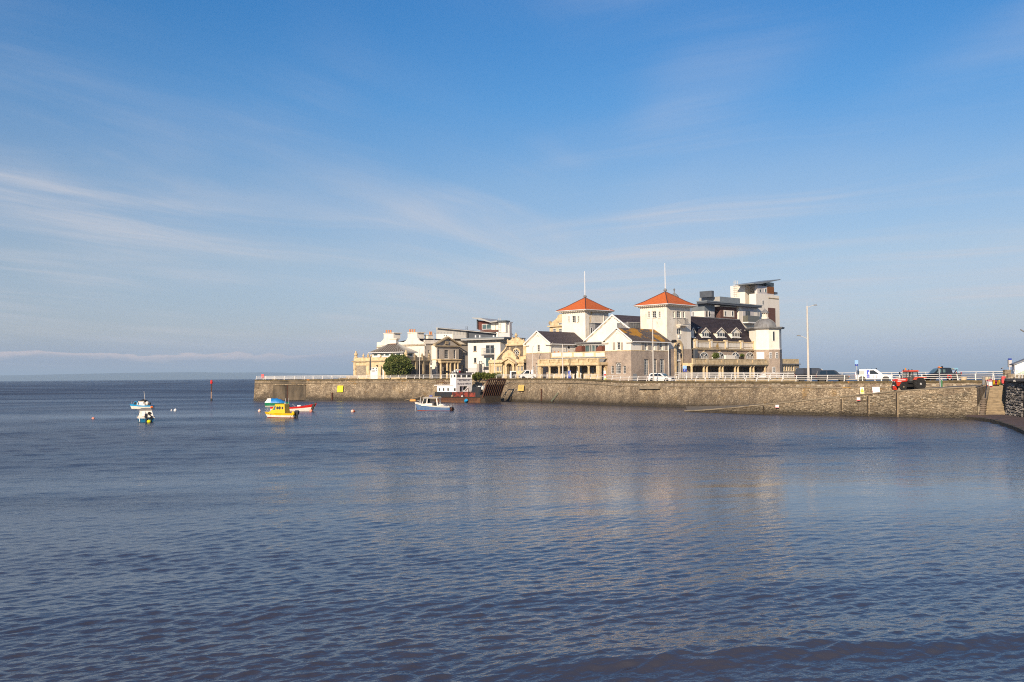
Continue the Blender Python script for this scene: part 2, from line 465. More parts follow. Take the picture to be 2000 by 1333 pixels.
# ------------------------------------------------------------------ the setting: sea, hills, seabed
def make_water():
 t0, step = R(30.5), 0.00175
 angs = list(np.arange(-t0, t0 + 1e-6, step))
 fine = (angs[0], angs[-1])
 out = []
 a = fine[0]; st = 0.01
 while a > -R(88):
  a -= st; st *= 1.4; out.append(a)
 angs = [max(x, -R(89)) for x in out[::-1]] + angs
 a = fine[1]; st = 0.01
 while a < R(88):
  a += st; st *= 1.4; angs.append(min(a, R(89)))
 angs = np.array(angs)
 rs = [9.0]
 while rs[-1] < 45000:
  r = rs[-1]
  rs.append(r + (min(0.0055 * r, r * r / 10640 * 1.25) if r < 500 else 0.012 * r if r < 1200 else 0.08 * r))
 rs = np.array(rs)
 nr, na = len(rs), len(angs)
 RR, AA = np.meshgrid(rs, angs, indexing='ij')
 X, Y = RR * np.sin(AA), RR * np.cos(AA)
 dr = np.gradient(rs)[:, None] * np.ones((1, na))
 def lowf(x, y, seed, scales):
  g = np.random.default_rng(seed)
  o = np.zeros_like(x)
  for s_ in scales:
   for _ in range(5):
    th = g.uniform(0, 2 * np.pi)
    o += np.sin((x * np.cos(th) * 0.35 + y * np.sin(th)) * 2 * np.pi / s_ + g.uniform(0, 6.28))
  return o / (len(scales) * 2.2)
 patch = 0.88 + 0.30 * lowf(X, Y, 5, (38.0, 17.0, 90.0))
 for wx, wy, sx, sy, am in ((26, 74, 34, 8, 0.55), (-21, 45, 10, 3.2, 1.1), (12, 46, 15, 9, -0.50), (-40, 150, 60, 12, -0.25), (10, 110, 40, 12, -0.2),
 (-10, 31, 12, 4, 0.25), (24, 26, 10, 4, 0.3), (40, 95, 20, 8, -0.3), (-60, 330, 90, 14, -0.3), (-120, 240, 60, 12, 0.3)):
  patch += am * np.exp(-((X - wx) / sx) ** 2 - ((Y - wy - 0.08 * (X - wx)) / sy) ** 2)
 patch = np.clip(patch, 0.35, 1.9)
 Z = np.zeros_like(X)
 g = np.random.default_rng(3)
 main = R(134)
 waves = []
 for i in range(110):
  lam = math.exp(g.uniform(math.log(0.20), math.log(0.85)))
  th = main + g.normal(0, 0.40) if i % 4 else R(84) + g.normal(0, 0.25)
  waves.append((lam, th, 0.0170 * (1.0 if lam < 0.6 else 0.85), g.uniform(0, 6.28)))
 for i in range(10):
  lam = math.exp(g.uniform(math.log(3.2), math.log(9.0)))
  waves.append((lam, R(100) + g.normal(0, 0.22), 0.0050, g.uniform(0, 6.28)))
 far = len(waves)
 for i in range(46):
  lam = math.exp(g.uniform(math.log(1.1), math.log(5.5)))
  waves.append((lam, R(104) + g.normal(0, 0.5), 0.0135, g.uniform(0, 6.28)))
 RD = np.clip((RR - 30) / 60, 0, 1)
 for iw, (lam, th, slope, ph) in enumerate(waves):
  k = 2 * np.pi / lam
  lod = np.clip((lam / dr - 2.2) / 2.0, 0, 1)
  amp = slope * lam / (2 * np.pi) * lod * (RD if iw >= far else 1.0)
  arg = k * (X * math.cos(th) + Y * math.sin(th)) + ph
  Z += amp * patch * (np.sin(arg) + 0.22 * np.cos(2 * arg + 3.1))
 c = 18.7 + 0.25 * X - 0.008 * X ** 2 + 0.12 * np.sin(X * 1.3)
 d = Y - c
 ridge = np.exp(-(d / np.where(d < 0, 0.62, 1.5)) ** 2) * np.clip((X + 1.5) / 3, 0, 1)
 Z += 0.155 * ridge
 c2 = 0.16 * X + 25.0
 Z += 0.040 * np.exp(-((Y - c2) / 1.1) ** 2)
 verts = np.stack([X, Y, Z], -1).reshape(-1, 3)
 i = np.arange(nr - 1)[:, None] * na + np.arange(na - 1)[None, :]
 quads = np.stack([i, i + na, i + na + 1, i + 1], -1).reshape(-1, 4)
 me = bpy.data.meshes.new('sea')
 me.vertices.add(len(verts)); me.vertices.foreach_set('co', verts.ravel().astype('f4'))
 me.loops.add(quads.size); me.loops.foreach_set('vertex_index', quads.ravel().astype('i4'))
 me.polygons.add(len(quads))
 me.polygons.foreach_set('loop_start', np.arange(0, quads.size, 4, dtype='i4'))
 me.polygons.foreach_set('loop_total', np.full(len(quads), 4, dtype='i4'))
 me.polygons.foreach_set('use_smooth', np.ones(len(quads), dtype=bool))
 at = me.attributes.new('ruffle', 'FLOAT', 'POINT')
 at.data.foreach_set('value', patch.ravel().astype('f4'))
 me.update(calc_edges=True)
 m = bpy.data.materials.new('muddy_sea_water')
 m.use_nodes = True
 t = NT(m.node_tree)
 b = m.node_tree.nodes['Principled BSDF']
 co = t.n('ShaderNodeTexCoord').outputs['Object']
 ruf = t.n('ShaderNodeAttribute', attribute_name='ruffle').outputs['Fac']
 x, y, z = t.sep(co)
 dist = t.m('SQRT', t.m('ADD', t.m('MULTIPLY', x, x), t.m('MULTIPLY', y, y)))
 mud = t.mix(t.ramp(t.noise(co, 0.05, 3, 0.5), 0.4, 0.7), (0.056, 0.052, 0.062), (0.040, 0.046, 0.066))
 t.put(b.inputs['Base Color'], mud)
 b.inputs['IOR'].default_value = 1.333
 b.inputs['Specular IOR Level'].default_value = 0.62
 rg = t.m('ADD', t.ramp(dist, 14, 100, 0.05, 0.25), t.ramp(dist, 70, 500, 0.0, 0.20))
 t.put(b.inputs['Roughness'], t.m('MULTIPLY', rg, t.ramp(ruf, 0.35, 1.6, 0.55, 1.3)))
 rot = t.mapv(co, (1.0, 1.0, 1.0), rot=(0, 0, R(-22)))
 st = t.mapv(rot, (1.0, 1.7, 1.0))
 n1 = t.noise(st, 3.2, 3, 0.55)
 n2 = t.noise(st, 1.15, 4, 0.6)
 n3 = t.noise(st, 0.30, 4, 0.6)
 n4 = t.noise(st, 0.06, 4, 0.6)
 w2 = t.ramp(dist, 30, 120, 0.0, 1.0)
 w3 = t.ramp(dist, 90, 400, 0.0, 1.0)
 w4 = t.ramp(dist, 500, 2500, 0.0, 1.0)
 h = t.m('MULTIPLY', n1, 0.028)
 h = t.m('ADD', h, t.m('MULTIPLY', t.m('MULTIPLY', n2, 0.30), w2))
 h = t.m('ADD', h, t.m('MULTIPLY', t.m('MULTIPLY', n3, 0.8), w3))
 h = t.m('ADD', h, t.m('MULTIPLY', t.m('MULTIPLY', n4, 2.0), w4))
 bn = t.n('ShaderNodeBump')
 bn.inputs['Strength'].default_value = 1.0
 bn.inputs['Distance'].default_value = 1.0
 t.put(bn.inputs['Height'], t.m('MULTIPLY', h, ruf))
 t.put(b.inputs['Normal'], bn.outputs[0])
 me.materials.append(m)
 o = bpy.data.objects.new('sea', me)
 COL.objects.link(o)
 o['kind'] = 'structure'
 return o
make_water()
SEABED = mat('mud', (0.10, 0.075, 0.05), 0.9, (0.07, 0.05, 0.035), 0.01, 0.6)
mb = MB()
mb.add([(-50000, -2000, -2.5), (50000, -2000, -2.5), (50000, 50000, -2.5), (-50000, 50000, -2.5)], [(0, 1, 2, 3)])
mb.build('seabed', SEABED, kind='structure')
def make_hills():
 """the far coast across the water, 20 km off, and a nearer low headland to the right"""
 m = mat('far_hillside', (0.045, 0.06, 0.05), 0.95, (0.07, 0.07, 0.05), 0.002, 0.6)
 def ridge(name, pts, depth, seed):
  g = np.random.default_rng(seed)
  n = 220
  xs = np.linspace(pts[0][0], pts[-1][0], n)
  hs = np.interp(xs, [p[0] for p in pts], [p[1] for p in pts])
  Ds = np.interp(xs, [p[0] for p in pts], [p[2] for p in pts])
  w = np.zeros(n)
  for k in range(1, 9):
   w += np.sin(xs / (170.0 / k) + g.uniform(0, 6)) / k
  hs = np.maximum(0.5, hs * 0.8 * (1 + 0.075 * w))
  rings = []
  for xx, hh, D in zip(xs, hs, Ds):
   P = W(xx, 730, D)
   Q = W(xx, 730, D + depth)
   rings.append([(P.x, P.y, -2), (P.x, P.y, 1), (P.x + (Q.x - P.x) * .35, P.y + depth * .35, hh * .62),
 (P.x + (Q.x - P.x) * .6, P.y + depth * .6, hh), (Q.x, Q.y, hh * .8), (Q.x, Q.y, -2)])
  b = MB()
  b.loft(rings, True, True)
  b.build(name, m, kind='structure')
 ridge('far_hills', [(-420, 150, 21000), (0, 170, 21000), (130, 180, 20500), (240, 205, 20500), (330, 190, 21000), (520, 175, 21500), (700, 120, 22000), (900, 60, 22000)], 3500, 4)
 ridge('far_headland', [(1925, 2, 9000), (1945, 16, 9000), (1962, 26, 9000), (1990, 34, 9000), (2200, 60, 9000)], 900, 8)
make_hills()
def make_haze():
 m = bpy.data.materials.new('sea_haze')
 m.use_nodes = True
 nt = m.node_tree
 nt.nodes.clear()
 out = nt.nodes.new('ShaderNodeOutputMaterial')
 v = nt.nodes.new('ShaderNodeVolumePrincipled')
 v.inputs['Color'].default_value = (0.60, 0.80, 1.0, 1)
 v.inputs['Density'].default_value = HAZE
 v.inputs['Anisotropy'].default_value = 0.0
 nt.links.new(v.outputs[0], out.inputs['Volume'])
 b = MB()
 b.box(-52000, 52000, -3000, 52000, -3.6, 330)
 o = b.build('haze', m, kind='stuff')
 return o
HAZE = 0.00006
make_haze()
# ------------------------------------------------------------------ harbour wall, promenade, slipway
def pt(px, D, z=0.0):
 v = ray(px, 735)
 return Vector((v.x / v.y * D, D, z))
WALL = [(495, 247, 5.32), (533, 246, 5.32), (597, 246, 5.30), (700, 241, 5.27), (820, 231, 5.24), (900, 226, 5.21), (960, 222, 5.18), (1030, 210, 5.14), (1100, 199, 5.10),
 (1132, 193, 5.04), (1165, 187, 4.84), (1200, 182, 4.62), (1240, 177, 4.53), (1340, 166, 4.50), (1480, 150, 4.50),
 (1560, 144, 4.50), (1640, 139.5, 4.50), (1720, 138, 4.50), (1800, 137, 4.50), (1925, 136, 4.50), (1990, 134, 4.5)]
WP = [pt(a, b, c) for a, b, c in WALL]
_cum = [0.0]
for a_, b_ in zip(WP[:-1], WP[1:]):
 _cum.append(_cum[-1] + (b_.xy - a_.xy).length)
WLEN = _cum[-1]
def wall_at(s):
 """point on the top edge (before batter) at length s, and inland normal"""
 s = max(0.0, min(WLEN - 1e-3, s))
 i = max(k for k in range(len(_cum)) if _cum[k] <= s)
 i = min(i, len(WP) - 2)
 f = (s - _cum[i]) / (_cum[i + 1] - _cum[i])
 p = WP[i].lerp(WP[i + 1], f)
 a, b = WP[max(0, i - (f < .5))], WP[min(len(WP) - 1, i + 1 + (f > .5))]
 d = (b.xy - a.xy).normalized()
 return p, Vector((d.x, d.y, 0)), Vector((-d.y, d.x, 0))
BAT = 0.75
def wall_s(px):
 """length along the wall under a picture column"""
 best, bs = 1e9, 0
 s = 0.0
 while s < WLEN:
  p, d, n = wall_at(s)
  v = p - CP
  x = 1000 + FPX * v.dot(CR) / v.dot(CF)
  if abs(x - px) < best:
   best, bs = abs(x - px), s
  s += 0.25
 return bs
harbour = thing('harbour_wall', 'long weathered stone harbour wall running below the promenade railing to the pier head', 'harbour wall', WP[9] * 1.0)
harbour.location.z = 0
HO = Vector(harbour.location)
mb = MB()
rings = []
ss = []
s_ = 0.0
while s_ < WLEN:
 ss.append(s_); s_ += 1.6
ss.append(WLEN)
for s_ in ss:
 p, d, n = wall_at(s_)
 zt = p.z - 0.32
 prof = []
 for q in (-2.0, 0.0, 0.5, 1.2, 2.2, 3.2, zt - 0.75, zt):
  off = BAT * min(1, max(0, q / 4.5)) ** 1.0 + (0.06 if q < 3.3 else 0.0) * 0
  jit = 0.03 * math.sin(s_ * 1.7 + q * 2.1) + 0.02 * math.sin(s_ * 4.3 + q)
  prof.append(p.xy.to_3d() + n * (off + jit) + Vector((0, 0, q)) - HO)
 prof.append(p.xy.to_3d() + n * 3.0 + Vector((0, 0, zt)) - HO)
 prof.append(p.xy.to_3d() + n * 3.0 + Vector((0, 0, -2)) - HO)
 rings.append(prof)
mb.loft(rings, True, True)
mb.build('wall_face', HARBOUR, harbour)
for nm, zlo, zhi, o0, o1, m_, ra in (('string_course', -0.98, -0.86, BAT - 0.26, BAT + 0.3, CONC, (60, 190)),):
 mb = MB()
 r2 = []
 for s_ in ss:
  if s_ < ra[0] * 0 or s_ > ra[1]:
   continue
  p, d, n = wall_at(s_)
  r2.append([p.xy.to_3d() + n * o + Vector((0, 0, p.z + z)) - HO for o, z in ((o0, zlo), (o0, zhi), (o1, zhi), (o1, zlo))])
 mb.loft(r2, True, True)
 mb.build(nm, m_, harbour)
k = 0
s_ = 0.0
g = random.Random(5)
while s_ < WLEN - 0.2:
 L = g.uniform(1.15, 1.9)
 e_ = min(s_ + L, WLEN)
 pa, d, na = wall_at(s_ + 0.012)
 pb, d, nb = wall_at(e_ - 0.012)
 dz = g.uniform(-0.02, 0.02)
 do = g.uniform(-0.035, 0.03)
 P = []
 for zz in (-0.32, 0.0):
  for (p, n, o) in ((pa, na, BAT - 0.14 + do), (pb, nb, BAT - 0.14 + do), (pb, nb, BAT + 0.62), (pa, na, BAT + 0.62)):
   P.append(p.xy.to_3d() + n * o + Vector((0, 0, p.z + zz + dz)) - HO)
 mb = MB().hexa(P)
 mb.build('coping_stone', COPING, harbour)
 s_ = e_
STONEM = stone_mat('loose_course_stone', (0.22, 0.165, 0.12), (0.37, 0.29, 0.20), (0.52, 0.45, 0.34), wet=False)
STONEW = stone_mat('slipway_stone', (0.19, 0.15, 0.10), (0.37, 0.295, 0.20), (0.52, 0.43, 0.30), wet=True)
STONED = stone_mat('dark_sea_wall_stone', (0.055, 0.05, 0.045), (0.17, 0.15, 0.135), (0.30, 0.27, 0.24), wet=False)
def stone_rows(mb, fn, L, z0f, z1f, g, hmin, hmax, wmin, wmax, proud=(0.02, 0.08), gap=0.03, shift=0.0):
 """fn(s, z, off) -> point;  rows of irregular blocks between z0f(s) and z1f(s)"""
 z = 0.0
 zmax = max(z1f(L * k / 20.0) for k in range(21))
 z = min(z0f(L * k / 20.0) for k in range(21))
 while z < zmax:
  h = g.uniform(hmin, hmax)
  s = g.uniform(-wmax, 0)
  while s < L:
   w = g.uniform(wmin, wmax)
   a, b = max(s, 0), min(s + w, L)
   s += w
   if b - a < wmin * 0.4:
    continue
   mid = 0.5 * (a + b)
   sh = g.uniform(-shift, shift)
   lo, hi = z + sh, z + sh + h * (1 + g.uniform(-1, 1) * shift * 3)
   if lo < z0f(mid) - 0.1 or hi > z1f(mid):
    if lo > z1f(mid) - 0.12 or hi < z0f(mid):
     continue
    hi = min(hi, z1f(mid))
   if g.random() < 0.06:
    continue
   pr = g.uniform(*proud)
   q = [g.uniform(0, 0.22) * h for _ in range(4)]
   qa = [g.uniform(0, 0.12) * (b - a) for _ in range(4)]
   gp = gap * 0.5
   A = [(a + gp, lo + gp), (b - gp, lo + gp), (b - gp, hi - gp), (a + gp, hi - gp)]
   F = [(a + gp + qa[0], lo + gp + q[0] * .5), (b - gp - qa[1], lo + gp + q[1] * .5), (b - gp - qa[2], hi - gp - q[2] * .5), (a + gp + qa[3], hi - gp - q[3] * .5)]
   mb.cur = g.random()
   P = [fn(u, v, 0.06) for u, v in A] + [fn(u, v, -pr) for u, v in F]
   mb.add(P, [(4, 5, 6, 7), (0, 1, 5, 4), (1, 2, 6, 5), (2, 3, 7, 6), (3, 0, 4, 7)])
  z += h
 return mb
g = random.Random(9)
mb = MB()
s0 = wall_s(1190)
def fn_top(u, v, off):
 p, d, n = wall_at(s0 + u)
 return p.xy.to_3d() + n * (BAT * min(1, (p.z - 0.32 + v) / 4.5) + off) + Vector((0, 0, p.z - 0.32 + v)) - HO
stone_rows(mb, fn_top, WLEN - s0 - 0.5, lambda s: -0.70, lambda s: 0.0, g, 0.17, 0.30, 0.30, 0.75, (0.00, 0.07))
mb.build('squared_stones', STONEM, harbour, kind='stuff')
# ------------------------------------------------------------------ slipway wall in front of the main wall
SLIP = [(1336, 147.5, 0.22, 0.0), (1370, 144.5, 0.42, 0), (1440, 139.5, 0.98, 0), (1540, 134.5, 1.80, 0), (1640, 130, 2.58, 0), (1740, 124, 3.34, 0), (1800, 121.5, 3.62, 0),
 (1860, 119.5, 3.80, 0), (1905, 118.5, 3.90, 0)]
SP = [pt(a, b, c) for a, b, c, _ in SLIP]
_sc = [0.0]
for a_, b_ in zip(SP[:-1], SP[1:]):
 _sc.append(_sc[-1] + (b_.xy - a_.xy).length)
SLEN = _sc[-1]
def slip_at(s):
 s = max(0.0, min(SLEN - 1e-3, s))
 i = min(max(k for k in range(len(_sc)) if _sc[k] <= s), len(SP) - 2)
 f = (s - _sc[i]) / (_sc[i + 1] - _sc[i])
 p = SP[i].lerp(SP[i + 1], f)
 d = (SP[min(len(SP) - 1, i + 2)].xy - SP[max(0, i - 1)].xy).normalized()
 return p, Vector((d.x, d.y, 0)), Vector((-d.y, d.x, 0))
def slip_s(px):
 best, bs, s = 1e9, 0, 0.0
 while s < SLEN:
  p, d, n = slip_at(s)
  v = p - CP
  x = 1000 + FPX * v.dot(CR) / v.dot(CF)
  if abs(x - px) < best:
   best, bs = abs(x - px), s
  s += 0.2
 return bs
slip = thing('slipway_wall', 'rough rubble retaining wall of the slipway, tapering down into the water', 'stone wall', (SP[4].x, SP[4].y, 0))
SO = Vector(slip.location)
mb = MB()
rings = []
s_ = 0.0
while s_ <= SLEN:
 p, d, n = slip_at(s_)
 rings.append([p.xy.to_3d() + n * o + Vector((0, 0, z)) - SO for o, z in
 ((-0.25, -1.5), (-0.12, 0.0), (0.05 * p.z, p.z - 0.12), (0.75, p.z - 0.12), (0.75, -1.5))])
 s_ += 1.5
mb.loft(rings, True, True)
mb.build('wall_core', HARBOUR, slip)
mb = MB()
def fn_slip(u, v, off):
 p, d, n = slip_at(u)
 return p.xy.to_3d() + n * (-0.12 + 0.05 * v + off) + Vector((0, 0, v)) - SO
g = random.Random(21)
stone_rows(mb, fn_slip, SLEN, lambda s: -0.2, lambda s: slip_at(s)[0].z - 0.30 - 0.22 * (1 + math.sin(s * .37) + .5 * math.sin(s * 1.3)) * min(1, s / 25), g, 0.11, 0.25, 0.16, 0.50, (-0.03, 0.08), 0.04, 0.045)
mb.build('rubble_stones', STONEW, slip, kind='stuff')
s_ = 0.0
g = random.Random(6)
while s_ < SLEN - 0.3:
 L = g.uniform(0.9, 1.7)
 e_ = min(s_ + L, SLEN)
 pa, d, na = slip_at(s_ + 0.01)
 pb, d, nb = slip_at(e_ - 0.01)
 do = g.uniform(-0.04, 0.03)
 P = []
 for zz in (-0.14, 0.0):
  for (p, n, o) in ((pa, na, -0.10 + do), (pb, nb, -0.10 + do), (pb, nb, 0.72), (pa, na, 0.72)):
   P.append(p.xy.to_3d() + n * (o + 0.05 * p.z) + Vector((0, 0, p.z + zz)) - SO)
 MB().hexa(P).build('coping_stone', CONC, slip)
 s_ = e_
g = random.Random(3)
front, back = [], []
for k in range(30):
 s_ = SLEN * k / 29.0
 p, d, n = slip_at(s_)
 front.append(Vector((p.x, p.y, 0)) + n * 0.5 + Vector((0, 0, p.z - 0.10)))
 px = 1336 + (1925 - 1336) * k / 29.0
 q, d2, n2 = wall_at(wall_s(px))
 back.append(Vector((q.x, q.y, 0)) + n2 * (BAT * 0.5) + Vector((0, 0, min(p.z - 0.10 + 0.12, 3.9))))
mb = MB()
n_ = len(front)
mb.add(front + back, [(k, k + 1, n_ + k + 1, n_ + k) for k in range(n_ - 1)])
SLIPM = mat('slipway_surface', (0.20, 0.165, 0.12), 0.9, (0.12, 0.10, 0.075), 0.8, 0.8, 0.02, 5)
mb.build('slipway', SLIPM, kind='structure')
SLIPZ = lambda px: float(np.interp(px, [a for a, *_ in SLIP], [c for _, _, c, _ in SLIP])) - 0.05
poly = []
for s_ in ss:
 p, d, n = wall_at(s_)
 poly.append(p.xy.to_3d() + n * (BAT + 0.3) + Vector((0, 0, p.z - 0.30)))
mb = MB()
loopb = []
for q, s_ in zip(poly, ss):
 p, d, n = wall_at(s_)
 f = s_ / WLEN
 px = 1000 + 1900 * q.x / q.y
 dep = float(np.interp(px, [495, 640, 700, 1000, 1500, 1570, 1620, 2000], [9, 10, 60, 90, 90, 60, 14, 14]))
 dirv = Vector((0.15, 1, 0)).normalized() if px < 1600 else Vector((n.x, n.y, 0)).normalized()
 loopb.append(q + dirv * dep)
n_ = len(poly)
mb.add(poly + loopb, [(k, k + 1, n_ + k + 1, n_ + k) for k in range(n_ - 1)])
mb.build('promenade', PAVING, kind='structure')
mb = MB()
mb.add([q.copy() for q in loopb] + [Vector((q.x, q.y, -2)) + Vector((0.15, 1, 0)) * .3 for q in loopb], [(k, k + 1, n_ + k + 1, n_ + k) for k in range(n_ - 1)])
mb.build('island_far_edge', HARBOUR, kind='structure')
def deck(px):
 return float(np.interp(px, [a for a, *_ in WALL], [c for _, _, c in WALL])) - 0.30
# ------------------------------------------------------------------ railings
def post_mesh(h):
 m = MB()
 m.path([(0, 0, 0), (0, 0.05, h * 0.3), (0, 0.20, h * 0.8), (0, 0.30, h)], 0.055, 6)
 m.box(-0.09, 0.09, -0.09, 0.11, -0.02, 0.05)
 return m.mesh('post', RAILW, True)
def railing(name, label, pts, h, group, spacing=2.5, rails=(0.98, 0.66, 0.34), lean=1.0, hgts=None, rr=0.038):
 """pts: list of Vector (foot of the railing) ; lean towards the left-hand normal of travel"""
 t = thing(name, label, 'railing', pts[0], 0, group)
 O = Vector(pts[0])
 cum = [0.0]
 for a, b in zip(pts[:-1], pts[1:]):
  cum.append(cum[-1] + (b - a).length)
 tot = cum[-1]
 n = max(1, round(tot / spacing))
 pm = post_mesh(h)
 feet = []
 for k in range(n + 1):
  s = tot * k / n
  i = min(max(j for j in range(len(cum)) if cum[j] <= s + 1e-6), len(pts) - 2)
  f = (s - cum[i]) / (cum[i + 1] - cum[i])
  p = pts[i].lerp(pts[i + 1], f)
  d = (pts[i + 1] - pts[i]); d.z = 0; d.normalize()
  nn = Vector((-d.y, d.x, 0)) * lean
  ang = math.atan2(nn.y, nn.x) - math.pi / 2
  inst(pm, 'post', t, Matrix.Translation(p - O) @ Matrix.Rotation(ang, 4, 'Z'))
  feet.append((p - O, nn))
 for r in rails:
  off = float(np.interp(r, [0, 0.3, 0.8, 1.0], [0, 0.05, 0.20, 0.30]))
  q = [p + nn * (off - 0.02) + Vector((0, 0, h * r)) for p, nn in feet]
  m = MB()
  m.path(q, rr, 6)
  m.build('rail', RAILW, t)
 return t
def rail_pts(p0, p1, off=0.22, dz=0.0):
 s0, s1 = wall_s(p0), wall_s(p1)
 n = max(2, int((s1 - s0) / 2.5))
 out = []
 for k in range(n + 1):
  p, d, n_ = wall_at(s0 + (s1 - s0) * k / n)
  out.append(p.xy.to_3d() + n_ * (BAT + off) + Vector((0, 0, p.z + dz)))
 return out
railing('promenade_railing', 'white three-bar railing on the wall from the pier head to the rusty ferry ramp', rail_pts(497, 975), 0.88, 'white railings along the harbour wall')
railing('promenade_railing', 'white three-bar railing on the wall in front of the yellow loggia', rail_pts(977, 1112), 0.88, 'white railings along the harbour wall')
railing('promenade_railing', 'long white railing on the mossy coping between the white gate posts and the red tractor', rail_pts(1132, 1762), 0.88, 'white railings along the harbour wall')
railing('promenade_railing', 'white railing on the coping right of the red tractor, ending at the rubble end wall', rail_pts(1804, 1944), 0.88, 'white railings along the harbour wall')
def off_line(pxs, D, z):
 return [pt(a, float(np.interp(a, [pxs[0], pxs[-1]], D)), float(np.interp(a, [pxs[0], pxs[-1]], z))) for a in pxs]
railing('pier_railing', 'white railing along the far edge of the pier, left of the yellow stone wall', off_line([515, 560, 600, 640, 688], (256, 256), (5.25, 5.2)), 0.9, None, lean=-1)
railing('sea_railing', 'tall white railing along the far edge of the causeway behind the parked vehicles', off_line(list(range(1612, 1990, 30)), (152, 149), (4.42, 4.42)), 1.30,
 None, 2.6, rails=(0.98, 0.72, 0.46, 0.2), lean=-1, rr=0.045)
railing('ramp_railing', 'white railing of the ramp directly in front of the long colonnade', off_line([1318, 1400, 1480, 1560], (178, 182), (5.05, 5.0)), 0.95, 'white railings of the ramp by the colonnade', 2.2, lean=-1)
railing('ramp_railing', 'lower white railing of the ramp leaning left, between colonnade and wall railing', off_line([1325, 1400, 1480, 1555], (172, 174), (4.9, 4.75)), 0.95, 'white railings of the ramp by the colonnade', 2.4, lean=-1)
mb = MB()
A = off_line([1312, 1400, 1480, 1562], (178.4, 182.4), (5.0, 4.95))
for a, b in zip(A[:-1], A[1:]):
 mb.hexa([Vector((a.x, a.y, 4.3)), Vector((b.x, b.y, 4.3)), Vector((b.x, b.y + .3, 4.3)), Vector((a.x, a.y + .3, 4.3)),
 a, b, b + Vector((0, .3, 0)), a + Vector((0, .3, 0))])
tag(mb.build('ramp_kerb_wall', CONC), 'low concrete kerb wall carrying the white ramp railing before the colonnade', 'low wall')
mb = MB()
A = off_line([1318, 1400, 1480, 1556], (172.4, 174.4), (4.85, 4.70))
for a, b in zip(A[:-1], A[1:]):
 mb.hexa([Vector((a.x, a.y, 4.3)), Vector((b.x, b.y, 4.3)), Vector((b.x, b.y + .3, 4.3)), Vector((a.x, a.y + .3, 4.3)),
 a, b, b + Vector((0, .3, 0)), a + Vector((0, .3, 0))])
tag(mb.build('ramp_kerb_wall', ASHLAR_D), 'low tan kerb wall below the lower ramp railing', 'low wall')
# ------------------------------------------------------------------ things fixed to the walls
def on_wall(px, py, off=-0.02):
 """point on the face of the main wall under a pixel, plus along/normal directions"""
 s = wall_s(px)
 p, d, n = wall_at(s)
 D = p.y
 for _ in range(3):
  q = W(px, py, D)
  D = p.y + n.y * BAT * min(1, max(0, q.z / 4.5))
 q = W(px, py, D)
 return q + n * off, d, n
def on_slip(px, py, off=-0.2):
 s = slip_s(px)
 p, d, n = slip_at(s)
 q = W(px, py, p.y)
 return q + n * off, d, n
def frame_of(d, n, lean=0.0):
 """local X along the wall, Y into the wall, Z up"""
 up = Vector((0, 0, 1))
 y = n.normalized()
 z = (up + y * lean).normalized()
 x = y.cross(z)
 m = Matrix((x, z.cross(x) * -1 if False else z.cross(x), z)).transposed()
 return m.to_4x4()
def text_mesh(s, size, mat_, parent, loc, name='lettering', rot=None, ext=0.004, align='CENTER', bold=0.0, sx=1.0):
 c = bpy.data.curves.new(name, 'FONT')
 c.body = s
 c.size = size
 c.align_x = align
 c.align_y = 'CENTER'
 c.extrude = ext
 c.offset = bold
 c.resolution_u = 2
 o = bpy.data.objects.new('tmp', c)
 COL.objects.link(o)
 dg = bpy.context.evaluated_depsgraph_get()
 me = bpy.data.meshes.new_from_object(o.evaluated_get(dg))
 bpy.data.objects.remove(o)
 me.materials.clear()
 me.materials.append(mat_)
 r = bpy.data.objects.new(name, me)
 COL.objects.link(r)
 r.parent = parent
 M = Matrix.Translation(loc) @ (rot if rot is not None else Matrix.Rotation(math.pi / 2, 4, 'X')) @ Matrix.Diagonal((sx, 1, 1, 1))
 r.matrix_local = M
 return r
SIGN_Y = mat('sign_yellow', (0.80, 0.66, 0.01), 0.5)
SIGN_P = mat('faded_yellow_sign', (0.70, 0.50, 0.14), 0.6, (0.60, 0.44, 0.16), 3, 0.6)
SIGN_W = mat('sign_white', (0.78, 0.74, 0.72), 0.5)
SIGN_G = mat('sign_grey_print', (0.38, 0.33, 0.16), 0.6)
MAROON = mat('sign_maroon', (0.30, 0.02, 0.06), 0.5)
REDP = mat('red_plastic', (0.62, 0.025, 0.02), 0.4, (0.5, 0.02, 0.02), 2, 0.5)
REDF = mat('faded_red_plastic', (0.72, 0.09, 0.09), 0.45, (0.60, 0.05, 0.05), 2, 0.6)
BLUEP = mat('sign_blue', (0.03, 0.06, 0.33), 0.5)
LBLUE = mat('sign_light_blue', (0.30, 0.50, 0.78), 0.5)
RUST = mat('rusty_steel', (0.12, 0.048, 0.024), 0.85, (0.05, 0.03, 0.02), 3, 0.8, 0.01, 12)
TIMBER = mat('dark_wet_timber', (0.05, 0.035, 0.022), 0.85, (0.025, 0.02, 0.014), 2, 0.8)
TIMB_L = mat('bleached_timber', (0.34, 0.26, 0.16), 0.85, (0.22, 0.16, 0.10), 2, 0.7)
